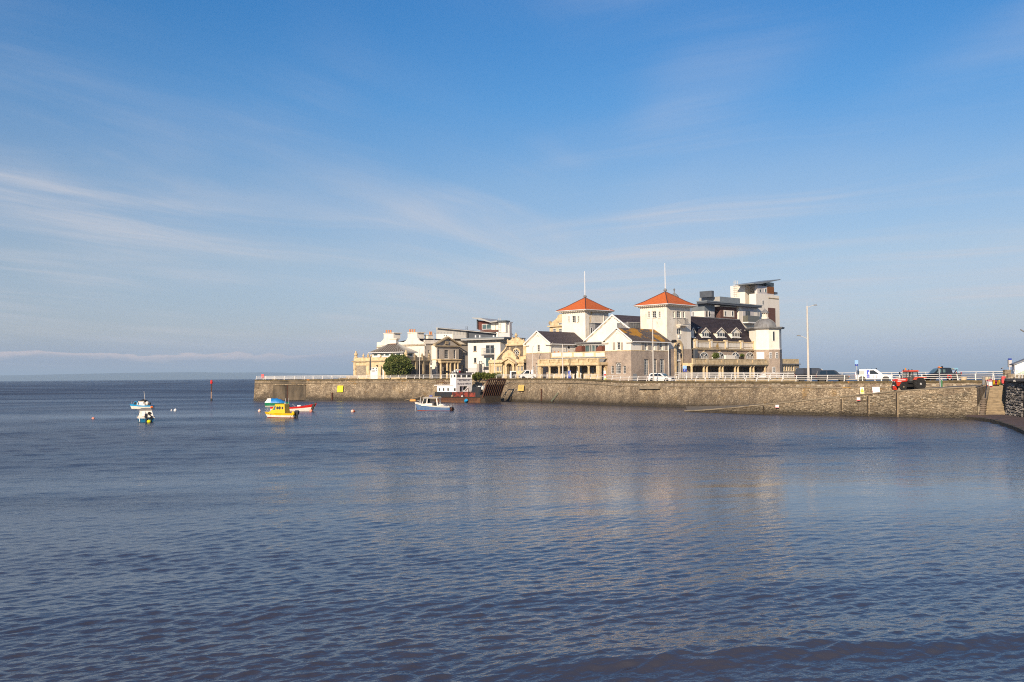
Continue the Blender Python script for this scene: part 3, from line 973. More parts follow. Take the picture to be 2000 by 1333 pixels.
def plate(name, label, cat, fn, px0, px1, py0, py1, m_, lean=0.16, border=None, lines=None, tri=False, off=-0.12):
 c, d, n = fn((px0 + px1) / 2, (py0 + py1) / 2, off)
 a, _, _ = fn(px0, (py0 + py1) / 2, off)
 b, _, _ = fn(px1, (py0 + py1) / 2, off)
 w = (b - a).length
 h = (py1 - py0) * (c.y) / FPX
 t = thing(name, label, cat, c)
 t.rotation_euler = frame_of(d, n, lean).to_euler()
 MB().box(-w / 2, w / 2, -0.03, 0.03, -h / 2, h / 2).build('panel', m_, t)
 if border is not None:
  m = MB()
  for (x0, x1, z0, z1) in border[1]:
   m.box(x0 * w, x1 * w, -0.045, -0.032, z0 * h, z1 * h)
  m.build('band', border[0], t)
 if lines is not None:
  for i, (txt, z, sz) in enumerate(lines[1]):
   text_mesh(txt, sz * h, lines[0], t, (0, -0.036, z * h), 'lettering')
 return t, w, h
plate('warning_sign', 'bright yellow square notice on the pier wall, left of the ferry', 'sign', on_wall, 659, 671, 753.5, 766.5, SIGN_Y, lines=(SIGN_G, [('CAUTION', .30, .2), ('NO DIVING', .06, .15), ('DEEP WATER', -.14, .14), ('NO JUMPING', -.34, .14)]))
plate('warning_sign', 'faded pale yellow square notice on the harbour wall right of the ferry ramp', 'sign', on_wall, 1013, 1024, 752, 764, SIGN_P, lines=(SIGN_G, [('CAUTION', .30, .2), ('NO DIVING', .06, .15), ('DEEP WATER', -.14, .14)]))
t_, w_, h_ = plate('warning_sign', 'white and yellow upright warning sign with a triangle, left of the white notice', 'sign', on_wall, 1680, 1687.5, 757, 769.5, SIGN_W,
 border=(SIGN_Y, [(-0.42, 0.42, -0.30, 0.05), (-0.42, 0.42, -0.46, -0.36), (-0.10, 0.10, 0.12, 0.40)]))
MB().extr([(-0.30 * w_, -0.046, 0.08 * h_), (0.30 * w_, -0.046, 0.08 * h_), (0, -0.046, 0.44 * h_)], (0, -0.006, 0)).build('triangle', SIGN_Y, t_)
plate('notice_board', 'plain white rectangular notice on the wall above the slipway', 'sign', on_wall, 1703.5, 1718, 756, 767.5, SIGN_W, border=(MAROON, [(-0.48, -0.40, -0.46, -0.16)]))
plate('small_notice', 'small white notice with red foot low on the slipway wall, right of the wooden post', 'sign', on_slip, 1675.5, 1682.5, 776.5, 783, SIGN_W, 0.05, (REDF, [(-0.5, 0.5, -0.5, -0.34)]), off=-0.3)
plate('small_notice', 'small white notice with red foot on the slipway wall near its low tip', 'sign', on_slip, 1517, 1523, 791, 797, SIGN_W, 0.05, (REDF, [(-0.5, 0.5, -0.5, -0.34)]), off=-0.3)
def wallpost(name, label, cat, fn, px, py0, py1, w, m_, off=-0.16, group=None, side=None):
 a, d, n = fn(px, py1, off)
 b, _, _ = fn(px, py0, off)
 t = thing(name, label, cat, a, 0, group)
 b = b - a
 m = MB()
 m.hexa([-d * w - n * .09, d * w - n * .09, d * w + n * .12, -d * w + n * .12] + [b + x for x in (-d * w - n * .09, d * w - n * .09, d * w + n * .12, -d * w + n * .12)])
 m.build('timber', m_, t)
 if side is not None:
  m = MB()
  o = d * (w + 0.08)
  m.hexa([o - d * .06 - n * .03, o + d * .1 - n * .03, o + d * .1 + n * .12, o - d * .1 + n * .12] + [b + o + x for x in (-d * .1 - n * .03, d * .1 - n * .03, d * .1 + n * .12, -d * .1 + n * .12)])
  m.build('side_strip', side, t)
 return t
wallpost('fender_post', 'dark short mooring post with white top at the low end of the slipway wall', 'post', on_slip, 1492, 794, 811, 0.07, TIMBER, -.12)
wallpost('fender_post', 'dark vertical fender timber on the slipway wall, leftmost of three', 'post', on_slip, 1644, 780, 813, 0.07, TIMBER, -.10, 'fender timbers on the slipway wall', TIMB_L)
wallpost('fender_post', 'dark vertical fender timber with pale strip, between the other two on the slipway wall', 'post', on_slip, 1696, 774, 813, 0.07, TIMBER, -.10, 'fender timbers on the slipway wall', TIMB_L)
wallpost('fender_post', 'dark vertical fender timber under the tractor, rightmost of three', 'post', on_slip, 1752, 768, 815, 0.075, TIMBER, -.10, 'fender timbers on the slipway wall', TIMB_L)
wallpost('fender_post', 'tall rust-brown fender post on the dark concrete bay of the pier', 'post', on_wall, 559.5, 752, 786, 0.22, TIMBER, -.35, side=RUST)
wallpost('fender_post', 'short rusty pile standing against the pier wall left of the yellow notice', 'post', on_wall, 650, 767, 782, 0.14, RUST, -.3)
wallpost('drain_pipe', 'thin rusty streaked pipe running down the harbour wall right of the pale notice', 'pipe', on_wall, 1058, 760, 784, 0.07, RUST, -.12)
a, d, n = on_wall(1081, 784, -0.5)
b, _, _ = on_wall(1091, 767, -0.1)
tag(MB().tube(a, b, 0.09, 0.07).build('leaning_pole', mat('green_pole', (0.16, 0.22, 0.15), 0.7)), 'pale green pole leaning on the harbour wall below the loggia', 'pole')
a, d, n = on_wall(990, 783, -0.3); b, _, _ = on_wall(999, 783, -0.3); c, _, _ = on_wall(1001, 774, -0.25); c2, _, _ = on_wall(998, 775, -0.25)
m = MB().extr([a, b, c, c2], n * 0.9)
tag(m.build('timber_buttress', TIMBER), 'black triangular timber buttress at the waterline right of the ferry ramp', 'buttress')
a, d, n = on_wall(1249, 760, -0.25); b, _, _ = on_wall(1288, 760, -0.25)
m = MB().hexa([a, b, b + n * .6, a + n * .6, a + Vector((0, 0, .42)), b + Vector((0, 0, .42)), b + n * .6 + Vector((0, 0, .42)), a + n * .6 + Vector((0, 0, .42))])
m.build('projecting_ledge', CONC, harbour).matrix_parent_inverse = Matrix.Translation(-HO)
def bay(p0, p1, y0, y1, off, m_, nm):
 a, d, n = on_wall(p0, y1, off); b, _, _ = on_wall(p1, y1, off)
 c, _, _ = on_wall(p1, y0, off); e, _, _ = on_wall(p0, y0, off)
 m = MB().hexa([a, b, b + n * .6, a + n * .6, e, c, c + n * .6, e + n * .6])
 o = m.build(nm, m_, harbour)
 o.matrix_parent_inverse = Matrix.Translation(-HO)
DOCKM = mat('dark_dock_concrete', (0.15, 0.115, 0.075), 0.9, (0.05, 0.04, 0.028), 0.5, 0.95, 0.03, 3, vstretch=3, spots=(0.25, 0.19, 0.11), spsc=0.9, spth=(0.62, 0.75))  # dark streaked concrete, darker than the wall beside it
bay(533, 597.5, 752.5, 781.5, -0.18, DOCKM, 'dock_panel')
bay(538, 557, 752, 753.6, -0.34, DOCKM, 'dock_beam')
bay(562, 597.5, 752, 753.6, -0.34, DOCKM, 'dock_beam')
bay(533, 597.5, 742.8, 750.5, -0.10, DOCKM, 'dock_lintel')
for i, px in enumerate((497, 512, 543, 588, 610, 663, 700, 740, 776, 815, 1002, 1054, 1083, 1117)):
 py = {1054: 746, 1083: 746, 1117: 746}.get(px, 747.3 if px < 600 else 746.3 if px < 800 else 745.5)
 c, d, n = on_wall(px, py, 0.0)
 m = MB()
 m.box(-0.28, 0.28, -0.14, 0.1, 0.12, 0.24)
 o = m.build('scupper_lintel', STONEM if px > 520 else CONC, harbour)
 o.matrix_parent_inverse = Matrix.Translation(-HO)
 R0 = frame_of(d, n, .1)
 o.matrix_local = Matrix.Translation(c) @ R0
 m = MB()
 m.box(-0.17, 0.17, -0.10, 0.1, -0.16, 0.12)
 o = m.build('scupper', BLACK, harbour)
 o.matrix_parent_inverse = Matrix.Translation(-HO)
 o.matrix_local = Matrix.Translation(c) @ R0
# ------------------------------------------------------------------ rubble end wall, steps, dark sea wall, apron at the right
def wallpoly(name, pts, th, m_, parent=None, z0=-1.0):
 """vertical wall along pts [(x,y,ztop)]; thickness pushed to the left of travel"""
 rings = []
 for i, p in enumerate(pts):
  a = pts[max(0, i - 1)]; b = pts[min(len(pts) - 1, i + 1)]
  d = (b.xy - a.xy).normalized()
  n = Vector((-d.y, d.x, 0)) * th
  rings.append([Vector((p.x, p.y, z0)), Vector((p.x, p.y, p.z)), Vector((p.x, p.y, p.z)) + n, Vector((p.x, p.y, z0)) + n])
 return MB().loft(rings, True, True)
step_w0, step_w1 = 1912, 1962
E0, E1 = pt(1906, 118.3, 3.9), pt(1930, 133.0, 3.95)
ret = thing('stair_side_wall', 'sloping rubble side wall left of the concrete steps, with rounded pale stones at its foot', 'stone wall', (E0.x, E0.y, 0))
EO = Vector(ret.location)
mb = MB()
A0, A1 = pt(1907, 118.2), pt(1929, 131)
dd = (A1 - A0); L_ = dd.length; dd.normalize(); nn = Vector((-dd.y, dd.x, 0))
mb.hexa([A0 - EO, A1 - EO, A1 + nn * .6 - EO, A0 + nn * .6 - EO, A0 - EO + Vector((0, 0, 3.7)), A1 - EO + Vector((0, 0, 3.8)), A1 + nn * .6 - EO + Vector((0, 0, 3.8)), A0 + nn * .6 - EO + Vector((0, 0, 3.7))])
mb.build('wall_core', HARBOUR, ret)
mb = MB()
g = random.Random(4)
B0 = pt(1921, 118.0); B1 = pt(1933, 131)
mb.hexa([A0 - EO + Vector((0.0, -.1, -1)), B0 - EO + Vector((0, -.1, -1)), B1 - EO + Vector((0, 0, -1)), A1 - EO + Vector((0, 0, -1)),
 A0 - EO + Vector((0.0, -.1, 1.5)), B0 - EO + Vector((0, -.1, 1.3)), B1 - EO + Vector((0, 0, 3.72)), A1 - EO + Vector((0, 0, 3.8))])
mb.build('sloping_cap', CONC, ret)
for k in range(9):
 z = 0.25 + k * 0.26
 c = pt(1911.5 + k * 0.6, 117.7 + k * .12, z) - EO
 m = MB().ball((c.x + .2 + g.uniform(-.06, .06), c.y - .15 + g.uniform(-.05, .05), z), 0.40 - .008 * k, 9, 6, (1.1, .9, 0.5))
 m.build('boulder', STONEM, ret, smooth=True)
steps = thing('stone_steps', 'flight of worn concrete steps climbing from the apron to the promenade', 'steps', tuple(pt(1937, 117.5)))
STO = Vector(steps.location)
n_st = 21
for k in range(n_st):
 z = 0.40 + k * 0.168
 D = 117.5 + k * 0.68
 l, r = pt(1921 + 0.65 * k * .85, D), pt(1961.5 + 0.1 * k, D)
 l2, r2 = pt(1921 + 0.65 * k * .85, D + 0.72), pt(1961.5 + 0.1 * k, D + 0.72)
 P = [l, r, r2, l2]
 m = MB().hexa([p - STO + Vector((0, 0, z - 0.5)) for p in P] + [p - STO + Vector((0, 0, z + g.uniform(-.012, .012))) for p in P])
 m.build('step', STEPM, steps)
GRASS = mat('grass_blades', (0.10, 0.14, 0.02), 0.8, (0.16, 0.15, 0.03), 3, 0.7)
mb = MB()
for k in range(900):
 px = g.uniform(1930, 1956)
 D = g.uniform(132.3, 134.5)
 p = pt(px, D, 3.9)
 h = g.uniform(0.12, 0.34)
 a = g.uniform(0, 6.28)
 dx, dy = 0.05 * math.cos(a), 0.05 * math.sin(a)
 mb.add([(p.x - dx, p.y - dy, p.z), (p.x + dx, p.y + dy, p.z), (p.x + dy * 2, p.y - dx * 2, p.z + h)], [(0, 1, 2)])
mb.build('grass', GRASS, kind='stuff')
m = MB().box(-2.2, 2.6, 0, 3, -1.5, 0)
o = m.build('landing', CONC, kind='structure'); o.location = tuple(pt(1943, 131.6, 3.88))
SW = [pt(1963.5, 131.5, 4.78), pt(1965, 124, 4.8), pt(1967, 117.6, 4.82), pt(1975, 115.6, 4.84), pt(1990, 112.5, 4.86), pt(2030, 105, 4.88), pt(2120, 88, 4.9)]
sea_wall = thing('sea_wall', 'dark wall of big blackened boulders right of the steps', 'sea wall', (SW[3].x, SW[3].y, 0))
QO = Vector(sea_wall.location)
rings = []
for i, p in enumerate(SW):
 a = SW[max(0, i - 1)]; b = SW[min(len(SW) - 1, i + 1)]
 d = (b.xy - a.xy).normalized(); n = Vector((-d.y, d.x, 0))
 rings.append([Vector((p.x, p.y, -1)) - QO - n * .2, Vector((p.x, p.y, p.z - 0.3)) - QO + n * .15, Vector((p.x, p.y, p.z - .3)) + n * 1.6 - QO, Vector((p.x, p.y, -1)) + n * 1.6 - QO])
DARKW = mat('sea_wall_shadow_joint', (0.03, 0.027, 0.024), 0.95)
MB().loft(rings, True, True).build('wall_core', DARKW, sea_wall)
_qc = [0.0]
for a_, b_ in zip(SW[:-1], SW[1:]):
 _qc.append(_qc[-1] + (b_.xy - a_.xy).length)
def sea_at(s):
 i = min(max(k for k in range(len(_qc)) if _qc[k] <= max(0, s)), len(SW) - 2)
 f = (s - _qc[i]) / (_qc[i + 1] - _qc[i])
 p = SW[i].lerp(SW[i + 1], f)
 d = (SW[i + 1].xy - SW[i].xy).normalized()
 return p, d, Vector((-d.y, d.x, 0))
g = random.Random(12)
big = []
z = 0.2
while z < 4.45:
 h = g.uniform(0.22, 0.42)
 s = g.uniform(-.3, 0)
 while s < _qc[-1]:
  w = g.choice((g.uniform(0.22, 0.40), g.uniform(0.35, 0.60), g.uniform(0.5, 0.85)))
  mid = s + w / 2
  if 0 < mid < _qc[-1] and g.random() > 0.05:
   p, d, n = sea_at(mid)
   c = p.xy.to_3d() + n * (-.12 + .08 * z) + Vector((0, 0, z + h / 2 + g.uniform(-.09, .09))) - QO
   if (p.y > 111):
    big.append((c, w, h * g.uniform(.8, 1.35), d, n))
  s += w
 z += h * 0.97
g.shuffle(big)
BOULD = []
for q in range(8):
 m = MB().ball((0, 0, 0), 0.5, 7, 5)
 m.v = [(x * (1 + .25 * g.uniform(-1, 1)), y * (1 + .2 * g.uniform(-1, 1)), zz * (1 + .25 * g.uniform(-1, 1))) for x, y, zz in m.v]
 BOULD.append(m)
near = sorted(big, key=lambda b: b[0].y)
meshes = []
for m in BOULD:
 me = m.mesh('boulder', STONED)
 meshes.append(me)
SMATS = [mat('boulder_%d' % i, c_, 0.85, tuple(v * .45 for v in c_), 3, 0.8, 0.05, 6) for i, c_ in enumerate([(0.11, 0.10, 0.09), (0.19, 0.172, 0.155), (0.27, 0.245, 0.22), (0.36, 0.33, 0.295)])]
bm_ = {}
for i, m in enumerate(BOULD):
 for j, sm in enumerate(SMATS):
  bm_[(i, j)] = m.mesh('boulder', sm)
rest = MB()
for i, (c, w, h, d, n) in enumerate(near):
 M = Matrix.Translation(c) @ Matrix.Rotation(math.atan2(d.y, d.x), 4, 'Z') @ Matrix.Rotation(g.uniform(-.3, .3), 4, 'Y') @ Matrix.Diagonal((w * .98, 0.5, h * .98, 1))
 if i < 290:
  inst(bm_[(g.randrange(8), g.choice((0, 0, 1, 1, 2, 2, 3)))], 'boulder', sea_wall, M)
 else:
  src = BOULD[g.randrange(8)]
  rest.cur = g.random() * 0.8
  rest.add([M @ Vector(v) for v in src.v], src.f)
rest.build('small_boulders', STONED, sea_wall, kind='stuff')
s = 0.0
while s < _qc[-1] - 0.5:
 w = g.uniform(0.7, 1.3)
 p, d, n = sea_at(s + .02); p2, d2, n2 = sea_at(min(_qc[-1] - .01, s + w - .02))
 P = [p.xy.to_3d() - QO - n * .12, p2.xy.to_3d() - QO - n2 * .12, p2.xy.to_3d() - QO + n2 * .7, p.xy.to_3d() - QO + n * .7]
 zt = p.z + g.uniform(-.05, .03)
 MB().hexa([v + Vector((0, 0, p.z - .32)) for v in P] + [v + Vector((0, 0, zt)) for v in P]).build('coping_stone', SMATS[1], sea_wall)
 s += w
mb = MB()
a, b, c, d = pt(1966, 116, 4.5), pt(2130, 87, 4.5), pt(2300, 140, 4.5), pt(1966, 145, 4.5)
mb.add([a + Vector((.5, 1, 0)), b + Vector((.5, 1, 0)), c, d], [(0, 1, 2, 3)])
mb.build('esplanade', PAVING, kind='structure')
AP = [onz(1885, 817.6, .10), onz(1912, 820, .10), onz(1935, 823.5, .10), onz(1955, 828.5, .10), onz(1975, 835.5, .10), onz(1992, 842.5, .10), onz(2010, 851, .10), onz(2040, 868, .10), onz(2080, 895, .1)]
IN = [pt(1888, 119.4), pt(1912, 118.6), pt(1935, 118.2), pt(1955, 118.2), pt(1975, 116.2), pt(1992, 113), pt(2012, 109.5), pt(2045, 104), pt(2120, 90)]
APRON = mat('weedy_apron', (0.13, 0.085, 0.07), 0.85, (0.07, 0.05, 0.045), 1.2, 0.9, 0.03, 6)
APEDGE = mat('apron_edge_stone', (0.09, 0.07, 0.045), 0.8, (0.035, 0.028, 0.02), 1.2, 0.9, 0.03, 6)
mb = MB()
V = [Vector((p.x, p.y, 0.32)) for p in AP] + [Vector((p.x, p.y, 0.48)) for p in IN]
n_ = len(AP)
mb.add(V, [(k, k + 1, n_ + k + 1, n_ + k) for k in range(n_ - 1)])
mb.build('apron', APRON, kind='structure')
edge = thing('apron_kerb', 'dark wet kerb stones edging the curved apron at the water', 'kerb', tuple(AP[2]))
KO = Vector(edge.location)
for i, (a, b) in enumerate(zip(AP[:-1], AP[1:])):
 n2 = max(1, int((b - a).length / 1.2))
 for j in range(n2):
  p, q = a.lerp(b, j / n2), a.lerp(b, (j + 1) / n2)
  d = (q - p).normalized(); n = Vector((-d.y, d.x, 0)); q = q - d * .03
  zt = 0.34 + g.uniform(-.02, .03)
  P = [p - n * .06, q - n * .06, q + n * .55, p + n * .55]
  MB().hexa([Vector((v.x, v.y, -1)) - KO for v in P] + [Vector((v.x, v.y, zt)) - KO for v in P]).build('kerb_stone', APEDGE, edge)
# ------------------------------------------------------------------ buildings: a frame per building, faces given by picture columns
class Frame:
 """local X runs along the left-hand face towards the near corner (x=0), local Y runs back along the right-hand face"""
 def __init__(s, name, label, cat, px, D, theta, zb):
  th = R(theta)
  s.e1 = Vector((math.cos(th), -math.sin(th), 0))
  s.e2 = Vector((math.sin(th), math.cos(th), 0))
  s.O = pt(px, D, zb)
  s.zb = zb
  s.t = thing(name, label, cat, s.O, -th)
  s.F = Face(s, 'f', 0.0)
  s.Rt = Face(s, 'r', 0.0)
 def front(s, v):
  return Face(s, 'f', v)
 def right(s, u):
  return Face(s, 'r', u)
 def loc(s, P):
  q = P - s.O
  return Vector((q.dot(s.e1), q.dot(s.e2), q.z))
class Face:
 def __init__(s, fr, kind, c):
  s.fr, s.kind, s.c = fr, kind, c
  if kind == 'f':
   s.n, s.al, s.base = fr.e2, fr.e1, fr.O + fr.e2 * c
  else:
   s.n, s.al, s.base = -fr.e1, fr.e2, fr.O + fr.e1 * c
 def az(s, px, py, d=0.0):
  """along-coordinate and height of the picture point on this plane, d metres behind the face"""
  v = ray(px, py)
  b = s.base + s.n * d
  k = (b - CP).dot(s.n) / v.dot(s.n)
  q = CP + v * k
  return (q - b).dot(s.al), q.z - s.fr.zb
 def P(s, a, d, z):
  if s.kind == 'f':
   return Vector((a, s.c + d, z))
  return Vector((s.c - d, a, z))
 def a(s, px, d=0.0, py=700):
  return s.az(px, py, d)[0]
 def z(s, py, px, d=0.0):
  return s.az(px, py, d)[1]
 def box(s, mb, a0, a1, d0, d1, z0, z1):
  if a0 > a1:
   a0, a1 = a1, a0
  mb.hexa([s.P(a0, d0, z0), s.P(a1, d0, z0), s.P(a1, d1, z0), s.P(a0, d1, z0),
 s.P(a0, d0, z1), s.P(a1, d0, z1), s.P(a1, d1, z1), s.P(a0, d1, z1)])
  return mb
 def pbox(s, mb, x0, x1, y0, y1, d0, d1):
  """picture rectangle -> box lying on the face between depths d0 (outer) and d1 (inner)"""
  xm = 0.5 * (x0 + x1)
  a0, a1 = s.a(x0, d0, y1), s.a(x1, d0, y1)
  z1, z0 = s.z(y0, xm, d0), s.z(y1, xm, d0)
  return s.box(mb, a0, a1, d0, d1, z0, z1)
 def poly(s, mb, pts, d0, d1):
  """picture polygon pushed from d0 to d1"""
  L = [s.az(x, y, d0) for x, y in pts]
  A = [s.P(a, d0, z) for a, z in L]
  mb.extr(A, s.P(0, d1, 0) - s.P(0, d0, 0))
  return mb
 def rect(s, x0, x1, y0, y1, d=0.0):
  xm = 0.5 * (x0 + x1)
  return (s.a(x0, d, y1), s.a(x1, d, y1), s.z(y1, xm, d), s.z(y0, xm, d))
 def skin(s, name, m_, a0, a1, z0, z1, holes=(), depth=0.22, d0=0.0, rev=None, th=None):
  """wall face with real openings (holes as (a0,a1,z0,z1) in metres) and their reveals"""
  mb = MB()
  A = sorted({a0, a1, *[min(max(h[i], a0), a1) for h in holes for i in (0, 1)]})
  Z = sorted({z0, z1, *[min(max(h[i], z0), z1) for h in holes for i in (2, 3)]})
  for i in range(len(A) - 1):
   for j in range(len(Z) - 1):
    ca, cz = 0.5 * (A[i] + A[i + 1]), 0.5 * (Z[j] + Z[j + 1])
    if any(h[0] < ca < h[1] and h[2] < cz < h[3] for h in holes):
     continue
    mb.add([s.P(A[i], d0, Z[j]), s.P(A[i + 1], d0, Z[j]), s.P(A[i + 1], d0, Z[j + 1]), s.P(A[i], d0, Z[j + 1])], [(0, 1, 2, 3)])
  for h in holes:
   h = (max(h[0], a0), min(h[1], a1), max(h[2], z0), min(h[3], z1))
   q = [(h[0], h[2]), (h[1], h[2]), (h[1], h[3]), (h[0], h[3])]
   for k in range(4):
    (u, v), (u2, v2) = q[k], q[(k + 1) % 4]
    mb.add([s.P(u, d0, v), s.P(u2, d0, v2), s.P(u2, d0 + depth, v2), s.P(u, d0 + depth, v)], [(0, 1, 2, 3)])
  return mb.build(name, m_, s.fr.t)
 def window(s, r, nx=2, ny=3, d=0.16, arch=False, frame=None, pane=None, fw=0.06, sill=None, name='window', bw=0.03, curtain=False):
  a0, a1, z0, z1 = r
  frame = frame or WHITE
  pane = pane or GLASS
  w, h = a1 - a0, z1 - z0
  m = MB()
  if arch:
   ah = min(w / 2, h * 0.62)
   zs = z1 - ah
   q_ = ah / (w / 2)
   n = 10
   outer = [(a0 + w / 2 - w / 2 * math.cos(math.pi * k / n), zs + q_ * w / 2 * math.sin(math.pi * k / n)) for k in range(n + 1)]
   inner = [(a0 + w / 2 - (w / 2 - fw * 1.3) * math.cos(math.pi * k / n), zs + (q_ * w / 2 - fw * 1.3) * math.sin(math.pi * k / n)) for k in range(n + 1)]
   for k in range(n):
    m.hexa([s.P(*x) for x in [(outer[k][0], d, outer[k][1]), (outer[k + 1][0], d, outer[k + 1][1]), (inner[k + 1][0], d, inner[k + 1][1]), (inner[k][0], d, inner[k][1]),
 (outer[k][0], d + .06, outer[k][1]), (outer[k + 1][0], d + .06, outer[k + 1][1]), (inner[k + 1][0], d + .06, inner[k + 1][1]), (inner[k][0], d + .06, inner[k][1])]])
   for k in (3, 5, 7):
    t_ = math.pi * k / n
    m.path([s.P(a0 + w / 2, d + .02, zs), s.P(a0 + w / 2 - (w / 2 - fw) * math.cos(t_), d + .02, zs + (q_ * w / 2 - fw) * math.sin(t_))], bw * .8, 4)
   s.box(m, a0 + fw, a1 - fw, d + .003, d + .05, zs - fw / 2, zs + fw / 2)
   ztop = zs
  else:
   ztop = z1
   s.box(m, a0, a1, d, d + .06, z1 - fw, z1)
  s.box(m, a0, a0 + fw, d, d + .06, z0 + fw, ztop - (0 if arch else fw))
  s.box(m, a1 - fw, a1, d, d + .06, z0 + fw, ztop - (0 if arch else fw))
  s.box(m, a0, a1, d, d + .06, z0, z0 + fw)
  for i in range(1, nx):
   x = a0 + w * i / nx
   s.box(m, x - bw / 2, x + bw / 2, d + .004, d + .045, z0 + fw, ztop - (fw if not arch else fw / 2))
  for j in range(1, ny):
   z = z0 + (ztop - z0) * j / ny
   s.box(m, a0 + fw, a1 - fw, d + .008, d + .04, z - bw / 2, z + bw / 2)
  f = m.build(name, frame, s.fr.t)
  m = MB()
  if arch:
   loop = [(a0 + fw * .5, z0 + fw * .5)] + [(a1 - fw * .5, z0 + fw * .5)] + [(a0 + w / 2 + (w / 2 - fw * .6) * math.cos(math.pi * k / n), zs + (q_ * w / 2 - fw * .6) * math.sin(math.pi * k / n)) for k in range(n + 1)]
   m.extr([s.P(a, d + .05, z) for a, z in loop], s.P(0, 0.02, 0) - s.P(0, 0, 0))
  else:
   s.box(m, a0 + fw * .5, a1 - fw * .5, d + .05, d + .07, z0 + fw * .5, z1 - fw * .5)
  m.build('pane', pane, f)
  if curtain:
   m = MB()
   s.box(m, a0 + fw, a0 + w * .42, d + .078, d + .09, z0 + fw, z1 - fw)
   m.build('curtain', CURTAIN, f)
  if sill:
   m = MB()
   s.box(m, a0 - .08, a1 + .08, -.10, d, z0 - .12, z0 - .003)
   m.build('sill', sill, f)
  return f
 def wins(s, lst, **kw):
  """list of picture rects -> windows, returns the openings"""
  H = []
  for it in lst:
   r = s.rect(*it[:4])
   k = dict(kw)
   if len(it) > 4:
    k.update(it[4])
   s.window(r, **k)
   H.append(r)
  return H
def tiles_slope(fr, name, m_, P0, P1, P2, P3, rows, mbm=None, th=0.03, seam=None):
 """roof slope P0-P1 (eaves) to P3-P2 (ridge) as overlapping courses"""
 mb = MB()
 P0, P1, P2, P3 = map(Vector, (P0, P1, P2, P3))
 n = (P1 - P0).cross(P3 - P0).normalized()
 if n.z < 0:
  n = -n
 for k in range(rows):
  f0, f1 = k / rows, (k + 1) / rows
  a, b = P0.lerp(P3, f0), P1.lerp(P2, f0)
  c, d = P1.lerp(P2, f1), P0.lerp(P3, f1)
  up = n * th
  mb.hexa([a - up, b - up, c - up * 0.6, d - up * 0.6, a + up, b + up, c + up * 0.25, d + up * 0.25])
 return mb.build(name, m_, fr.t)
def brackets(face, a0, a1, z, n, m_, proj=0.38, h=0.18, w=0.12, name='eaves_brackets'):
 mb = MB()
 for k in range(n):
  a = a0 + (a1 - a0) * (k + .5) / n
  face.box(mb, a - w / 2, a + w / 2, -proj, 0.0, z - h, z)
 o = mb.build(name, m_, face.fr.t)
 return o
def corbels_rake(face, mb, p, q, n, proj=.3, w=.13, h=.14):
 for k in range(n):
  f = (k + .5) / n
  a, z = p[0] + (q[0] - p[0]) * f, p[1] + (q[1] - p[1]) * f
  face.box(mb, a - w / 2, a + w / 2, -proj, 0.0, z - h, z)
def gable_wing(name, label, px_l, px_c, px_r, D, theta, zb, apex, eaveL, eaveR, breakL, ridge_end, hip_end, roofm, upper_win, shut, ground, side_break, nm='wing'):
 pass
# ================================================================== the pavilion
DZ = 4.55
# ------- one building: two gabled wings, two towers, big central gable, loggia, long colonnade block, octagonal tower, annex
pav = Frame('seaside_pavilion', 'large white and stone pavilion with two red-roofed towers, gabled wings and colonnades', 'pavilion', 1233, 197.5, 45, DZ)
T = pav.t
OVR = 0.55
def wing(px0, pxc, pxr, apex, eL, eR, brk, ridge2, eaveEnd, v0, roofm, wup, side_px_end, side=None):
 """gabled wing, front on plane v0; right side wall at u of the corner column"""
 F = pav.front(v0)
 a0, a1 = F.a(px0), F.a(pxc)
 zb = 0.0
 zbr = F.z(brk, (px0 + pxc) / 2)
 ax, az_ = F.az(*apex)
 zeL, zeR = F.z(eL[1], px0), F.z(eR[1], pxc)
 ze = 0.5 * (zeL + zeR)
 am = 0.5 * (a0 + a1)
 Rr = pav.right(a1)
 ad = Rr.a(side_px_end)
 return F, Rr, a0, a1, am, zbr, az_, ze, ad
